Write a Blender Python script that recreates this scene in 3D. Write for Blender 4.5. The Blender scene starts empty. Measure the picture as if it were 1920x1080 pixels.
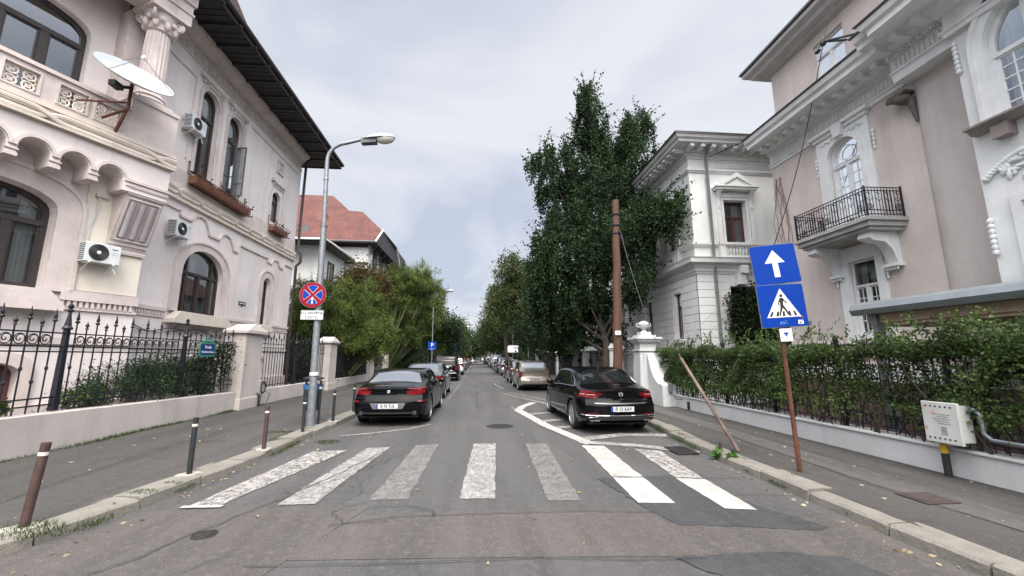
import bpy, math, random
import numpy as np
from mathutils import Matrix, Vector, geometry, noise
from mathutils.bvhtree import BVHTree
R=math.radians; PI=math.pi
sc=bpy.context.scene
col=sc.collection
# ---------------- camera
CAMH=1.72; FPX=760.0
PIT=math.atan(129/FPX); YAW=math.atan(67*math.cos(PIT)/FPX)
cd=bpy.data.cameras.new('camera'); cam=bpy.data.objects.new('camera',cd); col.objects.link(cam); sc.camera=cam
cd.sensor_width=36; cd.lens=FPX/1920*36; cd.clip_start=.05; cd.clip_end=3000
cam.location=(0,0,CAMH); cam.rotation_euler=(PI/2+PIT,0,-YAW)
# ---------------- sky and sun (overcast)
SUN_EL=R(58); SUN_AZ=R(175)      # azimuth clockwise from +Y
sdir=Vector((math.sin(SUN_AZ)*math.cos(SUN_EL),math.cos(SUN_AZ)*math.cos(SUN_EL),math.sin(SUN_EL)))
w=bpy.data.worlds.new('World'); sc.world=w; w.use_nodes=True
nt=w.node_tree; nt.nodes.clear()
def N(nt,t,**k):
    n=nt.nodes.new(t)
    for a,b in k.items():
        if a[0]=='_': n.inputs[int(a[1:])].default_value=b
        else: setattr(n,a,b)
    return n
def L(nt,a,b): nt.links.new(a,b)
out=N(nt,'ShaderNodeOutputWorld'); bg=N(nt,'ShaderNodeBackground'); L(nt,bg.outputs[0],out.inputs[0])
sky=N(nt,'ShaderNodeTexSky'); sky.sky_type='NISHITA'; sky.sun_disc=False; sky.sun_elevation=SUN_EL; sky.sun_rotation=SUN_AZ; sky.dust_density=2.0; sky.air_density=1.2
bg.inputs[1].default_value=0.10
tc=N(nt,'ShaderNodeTexCoord'); sep=N(nt,'ShaderNodeSeparateXYZ'); L(nt,tc.outputs['Generated'],sep.inputs[0])
# project the view direction on a cloud layer
zc=N(nt,'ShaderNodeMath',operation='ADD',_1=0.22); L(nt,sep.outputs[2],zc.inputs[0])
zm=N(nt,'ShaderNodeMath',operation='MAXIMUM',_1=0.12); L(nt,zc.outputs[0],zm.inputs[0])
dx=N(nt,'ShaderNodeMath',operation='DIVIDE'); L(nt,sep.outputs[0],dx.inputs[0]); L(nt,zm.outputs[0],dx.inputs[1])
dy=N(nt,'ShaderNodeMath',operation='DIVIDE'); L(nt,sep.outputs[1],dy.inputs[0]); L(nt,zm.outputs[0],dy.inputs[1])
cb=N(nt,'ShaderNodeCombineXYZ'); L(nt,dx.outputs[0],cb.inputs[0]); L(nt,dy.outputs[0],cb.inputs[1]); cb.inputs[2].default_value=3.7
n1=N(nt,'ShaderNodeTexNoise'); n1.inputs['Scale'].default_value=1.25; n1.inputs['Detail'].default_value=7; n1.inputs['Roughness'].default_value=.5; n1.inputs['Distortion'].default_value=.5
L(nt,cb.outputs[0],n1.inputs['Vector'])
rp=N(nt,'ShaderNodeValToRGB'); L(nt,n1.outputs[0],rp.inputs[0])
e=rp.color_ramp.elements; e[0].position=.36; e[0].color=(3.15,3.4,4.1,1); e[1].position=.62; e[1].color=(4.7,4.8,5.05,1)
mx=N(nt,'ShaderNodeMix',data_type='RGBA'); mx.inputs[0].default_value=.90
L(nt,sky.outputs[0],mx.inputs[6]); L(nt,rp.outputs[0],mx.inputs[7])
# the cloud cover is brightest round the hidden sun, behind and above the camera
dt=N(nt,'ShaderNodeVectorMath',operation='DOT_PRODUCT'); L(nt,tc.outputs['Generated'],dt.inputs[0]); dt.inputs[1].default_value=sdir
mr=N(nt,'ShaderNodeMapRange',interpolation_type='SMOOTHSTEP'); L(nt,dt.outputs['Value'],mr.inputs[0])
mr.inputs[1].default_value=.32; mr.inputs[2].default_value=1.0; mr.inputs[3].default_value=1.0; mr.inputs[4].default_value=8.0
ml=N(nt,'ShaderNodeVectorMath',operation='SCALE'); wm=N(nt,'ShaderNodeMix',data_type='RGBA',blend_type='MULTIPLY'); wf=N(nt,'ShaderNodeMapRange'); L(nt,dt.outputs['Value'],wf.inputs[0]); wf.inputs[1].default_value=.45; wf.inputs[2].default_value=.9; L(nt,wf.outputs[0],wm.inputs[0]); L(nt,mx.outputs[2],wm.inputs[6]); wm.inputs[7].default_value=(1.10,1.0,.86,1); L(nt,wm.outputs[2],ml.inputs[0]); L(nt,mr.outputs[0],ml.inputs['Scale'])
L(nt,ml.outputs[0],bg.inputs[0])
sl=bpy.data.lights.new('sun','SUN'); sl.energy=1.5; sl.angle=R(20); sl.color=(1,.965,.92)
so=bpy.data.objects.new('sun',sl); col.objects.link(so); so.rotation_euler=(-sdir).to_track_quat('-Z','Y').to_euler(); so.location=(0,-20,30)
sc.view_settings.view_transform='Standard'; sc.view_settings.look='None'; sc.view_settings.gamma=1; sc.view_settings.exposure=0.9
sc.view_settings.use_curve_mapping=False
# ---------------- mesh helpers
class Frm:
    """facade frame: u along the wall, w outward, z up"""
    def __init__(s,ox,oy,az,nsign,oz=0):
        a=R(az); d=(math.sin(a),math.cos(a)); n=(d[1]*nsign,-d[0]*nsign)
        s.M=Matrix(((d[0],n[0],0,ox),(d[1],n[1],0,oy),(0,0,1,oz),(0,0,0,1)))
    def p(s,u,w,z): return s.M@Vector((u,w,z))
def outl(u0,u1,z0,z1,rise=0,n=14,ex=2.0):
    if rise<=0: return [(u0,z0),(u1,z0),(u1,z1),(u0,z1)]
    zs=z1-rise; uc=(u0+u1)/2; a=(u1-u0)/2
    pts=[(u0,z0),(u1,z0)]
    for i in range(n+1):
        t=PI*i/n; c=math.cos(t); s_=math.sin(t)
        pts.append((uc+a*math.copysign(abs(c)**(2/ex),c),zs+rise*abs(s_)**(2/ex)))
    return pts
def archz(u,u0,u1,z1,rise,ex=2.0):
    if rise<=0: return z1
    a=(u1-u0)/2; t=min(1,abs((u-(u0+u1)/2)/a)); return z1-rise+rise*(1-t**ex)**(1/ex)
class MB:
    def __init__(s,M=None): s.v=[]; s.f=[]; s.mi=[]; s.M=M
    def add(s,vs,fs,m=0,M=None):
        b=len(s.v)
        if M is not None: vs=[M@Vector(v) for v in vs]
        if s.M is not None: vs=[s.M@Vector(v) for v in vs]
        s.v+=[tuple(v) for v in vs]
        for f in fs: s.f.append([i+b for i in f]); s.mi.append(m)
        return s
    def box(s,x0,y0,z0,x1,y1,z1,m=0,M=None):
        return s.add([(x0,y0,z0),(x1,y0,z0),(x1,y1,z0),(x0,y1,z0),(x0,y0,z1),(x1,y0,z1),(x1,y1,z1),(x0,y1,z1)],
            [(0,3,2,1),(4,5,6,7),(0,1,5,4),(1,2,6,5),(2,3,7,6),(3,0,4,7)],m,M)
    def frus(s,x0,y0,x1,y1,z0,X0,Y0,X1,Y1,z1,m=0,M=None):
        return s.add([(x0,y0,z0),(x1,y0,z0),(x1,y1,z0),(x0,y1,z0),(X0,Y0,z1),(X1,Y0,z1),(X1,Y1,z1),(X0,Y1,z1)],
            [(0,3,2,1),(4,5,6,7),(0,1,5,4),(1,2,6,5),(2,3,7,6),(3,0,4,7)],m,M)
    def prism(s,poly,w0,w1,m=0,M=None):
        n=len(poly); vs=[(u,w0,z) for u,z in poly]+[(u,w1,z) for u,z in poly]
        fs=[list(range(n)),list(range(2*n-1,n-1,-1))]+[(i,(i+1)%n,n+(i+1)%n,n+i) for i in range(n)]
        return s.add(vs,fs,m,M)
    def slab(s,poly,z0,z1,m=0,M=None):
        n=len(poly); vs=[(x,y,z0) for x,y in poly]+[(x,y,z1) for x,y in poly]
        fs=[list(range(n)),list(range(2*n-1,n-1,-1))]+[(i,(i+1)%n,n+(i+1)%n,n+i) for i in range(n)]
        return s.add(vs,fs,m,M)
    def wall(s,outer,holes,w0=0,dep=.3,m=0,mr=None):
        loops=[[Vector((u,z,0)) for u,z in outer]]+[[Vector((u,z,0)) for u,z in h] for h in holes]
        tri=geometry.tessellate_polygon(loops); flat=[v for l in loops for v in l]
        s.add([(v.x,w0,v.y) for v in flat],[tuple(t) for t in tri],m)
        for h in holes:
            n=len(h); s.add([(u,w0,z) for u,z in h]+[(u,w0-dep,z) for u,z in h],[(i,(i+1)%n,n+(i+1)%n,n+i) for i in range(n)],m if mr is None else mr)
        return s
    def ring(s,o,i,w0,w1,m=0,M=None):
        n=len(o); vs=[(u,w0,z) for u,z in o]+[(u,w0,z) for u,z in i]+[(u,w1,z) for u,z in o]+[(u,w1,z) for u,z in i]; fs=[]
        for k in range(n):
            j=(k+1)%n; fs+=[(k,j,n+j,n+k),(2*n+k,3*n+k,3*n+j,2*n+j),(k,2*n+k,2*n+j,j),(n+k,n+j,3*n+j,3*n+k)]
        return s.add(vs,fs,m,M)
    def tube(s,pts,r,n=8,m=0,M=None,closed=False,cap=True,square=False):
        P=[Vector(p) for p in pts]; k=len(P)
        rr=r if isinstance(r,(list,tuple)) else [r]*k
        up=None; vs=[]; 
        for i in range(k):
            a=P[i-1] if (i>0 or closed) else P[i]; b=P[(i+1)%k] if (i<k-1 or closed) else P[i]
            t=(b-a)
            if t.length<1e-9: t=Vector((0,0,1))
            t.normalize()
            if up is None: up=Vector((0,0,1)) if abs(t.z)<.9 else Vector((1,0,0))
            x=up-t*up.dot(t)
            if x.length<1e-6: x=t.orthogonal()
            x.normalize(); y=t.cross(x); up=x
            for j in range(n):
                an=2*PI*(j+(.5 if square else 0))/n; vs.append(P[i]+(x*math.cos(an)+y*math.sin(an))*rr[i])
        fs=[]
        for i in range(k if closed else k-1):
            a=i*n; b=((i+1)%k)*n
            for j in range(n): fs.append((a+j,a+(j+1)%n,b+(j+1)%n,b+j))
        if cap and not closed: fs+=[list(range(n-1,-1,-1)),list(range((k-1)*n,k*n))]
        return s.add(vs,fs,m,M)
    def lathe(s,prof,n=16,c=(0,0,0),m=0,M=None,flute=0,fl=0):
        vs=[]; k=len(prof)
        for r,z in prof:
            for j in range(n):
                a=2*PI*j/n; q=r
                if fl and r>0: q=r*(1-fl*(.5-.5*math.cos(a*flute)))
                vs.append((c[0]+q*math.cos(a),c[1]+q*math.sin(a),c[2]+z))
        fs=[(i*n+j,i*n+(j+1)%n,(i+1)*n+(j+1)%n,(i+1)*n+j) for i in range(k-1) for j in range(n)]
        fs+=[list(range(n-1,-1,-1)),list(range((k-1)*n,k*n))]
        return s.add(vs,fs,m,M)
    def sweep(s,path,prof,m=0,closed=False,side=1,capends=True):
        """mitred moulding: prof = closed list of (outward, z) swept along plan path [(x,y)]"""
        k=len(path); n=len(prof); vs=[]
        for i in range(k):
            p=Vector(path[i])
            a=Vector(path[i-1]) if (i>0 or closed) else None; b=Vector(path[(i+1)%k]) if (i<k-1 or closed) else None
            def nr(d): d=d.normalized(); return Vector((d.y,-d.x))*side
            if a is None: nn=nr(b-p)
            elif b is None: nn=nr(p-a)
            else:
                n1=nr(p-a); n2=nr(b-p); nn=(n1+n2); nn=nn/max(.2,nn.dot(n1)) if nn.length>1e-6 else n1
            for o,z in prof: vs.append((p.x+nn.x*o,p.y+nn.y*o,z))
        fs=[]
        for i in range(k if closed else k-1):
            a=i*n; b=((i+1)%k)*n
            for j in range(n): fs.append((a+j,b+j,b+(j+1)%n,a+(j+1)%n))
        if not closed and capends: fs+=[list(range(n)),list(range(k*n-1,(k-1)*n-1,-1))]
        return s.add(vs,fs,m)
    def sph(s,c,r,n=10,k=6,m=0,M=None):
        r=r if isinstance(r,(tuple,list)) else (r,r,r); vs=[]
        for i in range(k+1):
            t=PI*i/k
            for j in range(n):
                a=2*PI*j/n; vs.append((c[0]+r[0]*math.sin(t)*math.cos(a),c[1]+r[1]*math.sin(t)*math.sin(a),c[2]+r[2]*math.cos(t)))
        return s.add(vs,[(i*n+j,(i+1)*n+j,(i+1)*n+(j+1)%n,i*n+(j+1)%n) for i in range(k) for j in range(n)],m,M)
    def build(s,name,mat,parent=None,smooth=0,bevel=0,local=False,recalc=True,**tg):
        mats=mat if isinstance(mat,(list,tuple)) else [mat]
        V=[Vector(v) for v in s.v]; loc=None
        if parent is not None:
            if not local:
                I=ROOT[parent.name].inverted(); V=[I@v for v in V]
        elif not local:
            a=np.array(s.v); lo=a.min(0); hi=a.max(0); loc=Vector(((lo[0]+hi[0])/2,(lo[1]+hi[1])/2,lo[2])); V=[v-loc for v in V]
        me=bpy.data.meshes.new(name); me.from_pydata([tuple(v) for v in V],[],s.f)
        for q in mats: me.materials.append(q)
        if len(mats)>1: me.polygons.foreach_set('material_index',s.mi)
        me.validate()
        if recalc:
            import bmesh
            bm=bmesh.new(); bm.from_mesh(me); bmesh.ops.recalc_face_normals(bm,faces=bm.faces); bm.to_mesh(me); bm.free()
        if smooth:
            me.polygons.foreach_set('use_smooth',[True]*len(me.polygons)); me.set_sharp_from_angle(angle=R(smooth))
        o=bpy.data.objects.new(name,me); col.objects.link(o)
        if parent is not None: o.parent=parent; ROOT[o.name]=ROOT[parent.name]
        else:
            if loc is not None: o.location=loc
            ROOT[o.name]=Matrix.Translation(loc if loc is not None else Vector())
        if bevel:
            b=o.modifiers.new('bevel','BEVEL'); b.width=bevel; b.segments=2; b.limit_method='ANGLE'; b.angle_limit=R(40)
        tag(o,**tg)
        return o
ROOT={}
def each(name,m,root,items,M=None,**k):
    for it in items:
        b=MB(M)
        for q in (it if isinstance(it[0],(tuple,list)) else [it]): b.box(*q)
        b.build(name,m,root,**k)
def tag(o,label=None,cat=None,group=None,kind=None):
    if label: o['label']=label
    if cat: o['category']=cat
    if group: o['group']=group
    if kind: o['kind']=kind
    return o
def thing(name,label,cat,loc=(0,0,0),rz=0,group=None):
    o=bpy.data.objects.new(name,None); col.objects.link(o); o.empty_display_size=.2
    o.location=loc; o.rotation_euler=(0,0,rz); ROOT[o.name]=Matrix.Translation(Vector(loc))@Matrix.Rotation(rz,4,'Z')
    return tag(o,label,cat,group)
def copy_tree(o,loc=None,rz=None,label=None,parent=None,scale=None):
    c=o.copy(); col.objects.link(c)
    if parent is not None: c.parent=parent
    if loc is not None: c.location=loc
    if rz is not None: c.rotation_euler=(0,0,rz)
    if scale is not None: c.scale=scale
    if label: c['label']=label
    for ch in o.children: copy_tree(ch,parent=c)
    return c
def text(s,size,name,mat,M,parent,ext=.002,align='CENTER',sx=1,offset=0):
    cu=bpy.data.curves.new('t','FONT'); cu.body=s; cu.size=size; cu.align_x=align; cu.align_y='CENTER'; cu.extrude=ext; cu.offset=offset
    t=bpy.data.objects.new('t',cu); me=bpy.data.meshes.new_from_object(t)
    me.transform(Matrix.Diagonal((sx,1,1,1))); me.transform(M)
    if parent is not None: me.transform(ROOT[parent.name].inverted())
    me.materials.clear(); me.materials.append(mat)
    o=bpy.data.objects.new(name,me); o.data.name=name; col.objects.link(o); o.parent=parent; ROOT[o.name]=ROOT[parent.name]
    bpy.data.objects.remove(t); bpy.data.curves.remove(cu)
    return o
def basis(o,x,z=(0,0,1)):
    """matrix whose local x,y lie in a vertical plane (x dir, up) : for text and emblems; local z = outward"""
    X=Vector(x).normalized(); Y=Vector(z).normalized(); Z=X.cross(Y)
    return Matrix(((X.x,Y.x,Z.x,o[0]),(X.y,Y.y,Z.y,o[1]),(X.z,Y.z,Z.z,o[2]),(0,0,0,1)))
# ---------------- materials
MT={}
def mat(name,c,rough=.6,metal=0,var=0,vs=3,bump=0,bs=40,spec=.5,coat=0,fine=0,fs=60,stain=0,stcol=(.12,.11,.10),transm=0,island=0):
    if name in MT: return MT[name]
    m=bpy.data.materials.new(name); m.use_nodes=True; nt=m.node_tree; b=nt.nodes['Principled BSDF']
    b.inputs['Base Color'].default_value=(*c,1); b.inputs['Roughness'].default_value=rough; b.inputs['Metallic'].default_value=metal
    b.inputs['Specular IOR Level'].default_value=spec; b.inputs['Coat Weight'].default_value=coat; b.inputs['Coat Roughness'].default_value=.03
    geo=N(nt,'ShaderNodeNewGeometry'); cur=None
    def blend(fac,ca,typ='MIX'):
        nonlocal cur
        q=N(nt,'ShaderNodeMix',data_type='RGBA',blend_type=typ)
        L(nt,fac,q.inputs[0])
        if cur is None: q.inputs[6].default_value=(*c,1)
        else: L(nt,cur,q.inputs[6])
        q.inputs[7].default_value=(*ca,1); cur=q.outputs[2]
    def nz(scale,detail=5,lo=.35,hi=.65,vec=None,rgh=.55):
        t=N(nt,'ShaderNodeTexNoise'); t.inputs['Scale'].default_value=scale; t.inputs['Detail'].default_value=detail; t.inputs['Roughness'].default_value=rgh
        L(nt,vec if vec else geo.outputs['Position'],t.inputs['Vector'])
        r=N(nt,'ShaderNodeMapRange'); L(nt,t.outputs[0],r.inputs[0]); r.inputs[1].default_value=lo; r.inputs[2].default_value=hi
        return r.outputs[0]
    def sc_(f,k):
        q=N(nt,'ShaderNodeMath',operation='MULTIPLY',_1=k); L(nt,f,q.inputs[0]); return q.outputs[0]
    if var: blend(sc_(nz(vs),1.0),tuple(x*(1-var) for x in c))
    if fine: blend(sc_(nz(fs,3,.4,.75),1.0),tuple(x*(1-fine) for x in c))
    if island: 
        blend(sc_(geo.outputs['Random Per Island'],1.0),tuple(x*(1-island) for x in c))
    if stain:
        mp=N(nt,'ShaderNodeMapping'); mp.inputs['Scale'].default_value=(1.6,1.6,.22); L(nt,geo.outputs['Position'],mp.inputs[0])
        a=nz(1.3,8,.5,.78,mp.outputs[0],.65); bb=nz(7,6,.52,.8,None,.7)
        q=N(nt,'ShaderNodeMath',operation='MAXIMUM'); L(nt,a,q.inputs[0]); L(nt,sc_(bb,.7),q.inputs[1])
        blend(sc_(q.outputs[0],stain),stcol)
    if cur is not None: L(nt,cur,b.inputs['Base Color'])
    if bump:
        t=N(nt,'ShaderNodeTexNoise'); t.inputs['Scale'].default_value=bs; t.inputs['Detail'].default_value=4; L(nt,geo.outputs['Position'],t.inputs['Vector'])
        bp=N(nt,'ShaderNodeBump'); bp.inputs['Strength'].default_value=bump; bp.inputs['Distance'].default_value=.02; L(nt,t.outputs[0],bp.inputs['Height']); L(nt,bp.outputs[0],b.inputs['Normal'])
    MT[name]=m; return m
def glassmat(name,tint,rough=.02,base=.10):
    m=bpy.data.materials.new(name); m.use_nodes=True; nt=m.node_tree; nt.nodes.clear()
    o=N(nt,'ShaderNodeOutputMaterial'); tr=N(nt,'ShaderNodeBsdfTransparent'); tr.inputs[0].default_value=(*tint,1)
    g=N(nt,'ShaderNodeBsdfGlossy'); g.inputs[0].default_value=(.9,.93,.95,1); g.inputs['Roughness'].default_value=rough
    fr=N(nt,'ShaderNodeFresnel'); fr.inputs[0].default_value=1.5
    a=N(nt,'ShaderNodeMath',operation='MULTIPLY_ADD'); a.inputs[1].default_value=1.3; a.inputs[2].default_value=base; a.use_clamp=True; L(nt,fr.outputs[0],a.inputs[0])
    mx=N(nt,'ShaderNodeMixShader'); L(nt,a.outputs[0],mx.inputs[0]); L(nt,tr.outputs[0],mx.inputs[1]); L(nt,g.outputs[0],mx.inputs[2]); L(nt,mx.outputs[0],o.inputs[0])
    return m
GL=glassmat('window_glass',(.72,.76,.76))
GLD=glassmat('dark_glass',(.35,.38,.40),base=.06)
M_cream=mat('cream_stucco',(.70,.645,.62),.85,var=.15,vs=.6,bump=.2,bs=50,stain=.5,stcol=(.36,.32,.295))
M_crtrim=mat('cream_trim',(.60,.53,.50),.8,var=.2,vs=2,bump=.2,bs=40,stain=.45,stcol=(.30,.265,.24))
M_yellow=mat('yellowish_stucco',(.68,.63,.54),.85,var=.12,vs=1.5,bump=.1,stain=.15)
M_pink=mat('rose_stucco',(.59,.525,.49),.9,var=.2,vs=.6,bump=.3,bs=50,stain=.55,stcol=(.30,.27,.255))
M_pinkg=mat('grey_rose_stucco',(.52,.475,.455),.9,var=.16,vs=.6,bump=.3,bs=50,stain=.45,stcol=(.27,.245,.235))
M_wtrim=mat('white_trim',(.70,.715,.71),.8,var=.12,vs=2,bump=.2,bs=40,stain=.4,stcol=(.36,.36,.345))
M_villa=mat('villa_white',(.66,.67,.655),.85,var=.1,vs=1,bump=.15,bs=50,stain=.42,stcol=(.34,.34,.325))
M_darkwood=mat('dark_brown_wood',(.035,.026,.024),.5,var=.3,vs=8,bump=.1)
M_soffit=mat('soffit_wood',(.030,.026,.030),.6,var=.4,vs=5)
M_whitewood=mat('white_painted_wood',(.66,.68,.68),.45,var=.08,vs=6)
M_iron=mat('black_iron',(.018,.019,.028),.42,.3,var=.2,vs=10)
M_rust=mat('rusty_iron',(.16,.06,.04),.75,.2,var=.5,vs=9,bump=.2)
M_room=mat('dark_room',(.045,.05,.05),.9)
M_curt=mat('curtain_cloth',(.50,.53,.52),.9,var=.15,vs=5)
M_pipe=mat('brown_downpipe',(.05,.035,.035),.4,.2)
M_grey=mat('grey_pipe',(.20,.21,.22),.45,.4,var=.15)
M_galv=mat('galvanised_steel',(.22,.24,.26),.45,.45,var=.25,vs=12,bump=.05)
M_tile=None
M_white=mat('white_paint',(.74,.75,.75),.4,var=.05)
M_rubber=mat('rubber',(.015,.015,.015),.75)
M_black=mat('matt_black',(.012,.012,.013),.6)
M_chrome=mat('chrome',(.75,.76,.78),.12,1.0)
M_tin=mat('roof_sheet',(.13,.13,.135),.45,.4,var=.2)
# ---------------- ground, road, pavements
def asphalt(name,c1,c2,crack=False,speck=.5):
    m=bpy.data.materials.new(name); m.use_nodes=True; nt=m.node_tree; b=nt.nodes['Principled BSDF']; b.inputs['Roughness'].default_value=.82
    b.inputs['Specular IOR Level'].default_value=.35
    geo=N(nt,'ShaderNodeNewGeometry'); P=geo.outputs['Position']
    def noi(s,d,lo,hi,r=.55,vec=None):
        t=N(nt,'ShaderNodeTexNoise'); t.inputs['Scale'].default_value=s; t.inputs['Detail'].default_value=d; t.inputs['Roughness'].default_value=r; L(nt,vec or P,t.inputs['Vector'])
        q=N(nt,'ShaderNodeMapRange'); L(nt,t.outputs[0],q.inputs[0]); q.inputs[1].default_value=lo; q.inputs[2].default_value=hi; return q.outputs[0]
    def mixc(f,a,bb):
        q=N(nt,'ShaderNodeMix',data_type='RGBA'); 
        if hasattr(f,'links') or not isinstance(f,float): L(nt,f,q.inputs[0])
        else: q.inputs[0].default_value=f
        for k,x in ((6,a),(7,bb)):
            if isinstance(x,tuple): q.inputs[k].default_value=(*x,1)
            else: L(nt,x,q.inputs[k])
        return q.outputs[2]
    base=mixc(noi(.35,6,.38,.62,.6),c1,c2)
    mp=N(nt,'ShaderNodeMapping'); mp.inputs['Scale'].default_value=(1.2,.12,1); L(nt,P,mp.inputs[0])
    base=mixc(noi(1.6,6,.42,.7,.6,mp.outputs[0]),base,tuple(x*.58 for x in c1)); base=mixc(noi(2.6,7,.6,.74,.65),base,tuple(x*.55 for x in c1)); base=mixc(noi(11,6,.5,.72,.6),base,tuple(x*1.35 for x in c1))
    base=mixc(noi(130,2,.42,.72,.5),base,tuple(x*.6 for x in c1))
    v=N(nt,'ShaderNodeTexVoronoi'); v.inputs['Scale'].default_value=48; L(nt,P,v.inputs['Vector'])
    q=N(nt,'ShaderNodeMapRange'); L(nt,v.outputs['Distance'],q.inputs[0]); q.inputs[1].default_value=.26; q.inputs[2].default_value=.10; q.inputs[4].default_value=speck
    base=mixc(q.outputs[0],base,(.2,.195,.19))
    L(nt,base,b.inputs['Base Color'])
    t=N(nt,'ShaderNodeTexNoise'); t.inputs['Scale'].default_value=90; t.inputs['Detail'].default_value=4; t.inputs['Roughness'].default_value=.7; L(nt,P,t.inputs['Vector'])
    bp=N(nt,'ShaderNodeBump'); bp.inputs['Strength'].default_value=.6; bp.inputs['Distance'].default_value=.012; L(nt,t.outputs[0],bp.inputs['Height']); L(nt,bp.outputs[0],b.inputs['Normal'])
    return m
A_road=asphalt('road_asphalt',(.070,.070,.071),(.082,.081,.081))
A_brown=asphalt('old_asphalt',(.080,.074,.070),(.094,.086,.081),speck=.7)
A_dark=asphalt('patch_asphalt',(.046,.048,.051),(.056,.058,.060),speck=.3)
A_pave=asphalt('pavement_asphalt',(.056,.054,.052),(.074,.070,.067),speck=.5)
M_soil=mat('garden_soil',(.055,.05,.032),.95,var=.5,vs=2,bump=.4,bs=20)
def paint(name,k0,k1,c=(.50,.49,.475)):
    m=bpy.data.materials.new(name); m.use_nodes=True; nt=m.node_tree; b=nt.nodes['Principled BSDF']; b.inputs['Roughness'].default_value=.7; b.inputs['Base Color'].default_value=(*c,1)
    geo=N(nt,'ShaderNodeNewGeometry'); o=nt.nodes['Material Output']
    mp=N(nt,'ShaderNodeMapping'); mp.inputs['Scale'].default_value=(1,.6,1); L(nt,geo.outputs['Position'],mp.inputs[0])
    t=N(nt,'ShaderNodeTexNoise'); t.inputs['Scale'].default_value=14; t.inputs['Detail'].default_value=14; t.inputs['Roughness'].default_value=.85; L(nt,mp.outputs[0],t.inputs['Vector'])
    q=N(nt,'ShaderNodeMapRange'); L(nt,t.outputs[0],q.inputs[0]); q.inputs[1].default_value=k0; q.inputs[2].default_value=k1
    tr=N(nt,'ShaderNodeBsdfTransparent'); mx=N(nt,'ShaderNodeMixShader'); L(nt,q.outputs[0],mx.inputs[0]); L(nt,tr.outputs[0],mx.inputs[1]); L(nt,b.outputs[0],mx.inputs[2]); L(nt,mx.outputs[0],o.inputs[0])
    t2=N(nt,'ShaderNodeTexNoise'); t2.inputs['Scale'].default_value=3; t2.inputs['Detail'].default_value=5; L(nt,geo.outputs['Position'],t2.inputs['Vector'])
    r2=N(nt,'ShaderNodeMapRange'); L(nt,t2.outputs[0],r2.inputs[0]); r2.inputs[1].default_value=.4; r2.inputs[2].default_value=.62
    mc=N(nt,'ShaderNodeMix',data_type='RGBA'); L(nt,r2.outputs[0],mc.inputs[0]); mc.inputs[6].default_value=(*c,1); mc.inputs[7].default_value=(c[0]*.78,c[1]*.77,c[2]*.75,1); L(nt,mc.outputs[2],b.inputs['Base Color'])
    return m
PT_new=paint('road_paint',.24,.36,(.35,.345,.335))
PT_mid=paint('worn_road_paint',.30,.66,(.36,.355,.345))
PT_old=paint('faded_road_paint',.34,.86,(.31,.305,.30))
PT_good=paint('light_wear_paint',.30,.46,(.34,.335,.32))
PT_worn=paint('patchy_road_paint',.40,.56,(.34,.33,.318))
def sheet(name,polys,z,m,th=.003):
    b=MB()
    for p in polys:
        if p[0]=='S':      # a ribbon: two edges joined by quads
            n=len(p[1]); b.add([(x,y,z) for x,y in p[1]+p[2]],[(i,i+1,n+i+1,n+i) for i in range(n-1)])
        elif th: b.slab(p,z-th,z)
        else: b.add([(x,y,z) for x,y in p],[list(range(len(p)))])
    return b.build(name,m,kind='structure')
KL=-3.55; KR=4.2                       # road edges beyond the corner
g=MB(); g.add([(-400,-60,-.03),(400,-60,-.03),(400,900,-.03),(-400,900,-.03)],[(0,1,2,3)]); g.build('ground',M_soil,kind='structure')
leftk=[(-5.6,1.6),(-4.75,2.9),(-4.25,3.9),(-3.98,4.7),(-3.8,5.6),(-3.66,6.8),(-3.55,8.4),(-3.5,10),(-3.42,12),(-3.42,300)]
rightk=[(4.02,-3),(4.04,3),(4.06,5),(4.08,7),(4.22,8.6),(4.36,10.2),(4.36,300)]
road=[(x-.02,y) for x,y in leftk[::-1]]+[(-9,-.5),(-60,-4),(-60,-30),(4,-30)]+[(x+.02,y) for x,y in rightk]
sheet('road',[road],0,A_road,th=0)
sheet('old_asphalt_band',[[(-3.6,5.28),(-4.3,3.9),(-9,-1.5),(-9,-9),(-3,-9),(-1.9,3.0),(-1.2,5.2)],[(-1.25,4.98),(2.35,4.85),(3.0,4.45),(4.0,4.45),(4.0,3.0),(2.1,3.72),(.2,3.86),(-1.6,3.96)]],.004,A_brown,th=0)
def _R_(q,j=.022,st=.07):
    out=[]
    for a,c in zip(q,q[1:]+q[:1]):
        L_=math.hypot(c[0]-a[0],c[1]-a[1]); n=max(1,int(L_/st))
        for k in range(n): t=k/n; out.append((a[0]+(c[0]-a[0])*t+random.uniform(-j,j),a[1]+(c[1]-a[1])*t+random.uniform(-j,j)))
    return out
random.seed(21)
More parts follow.
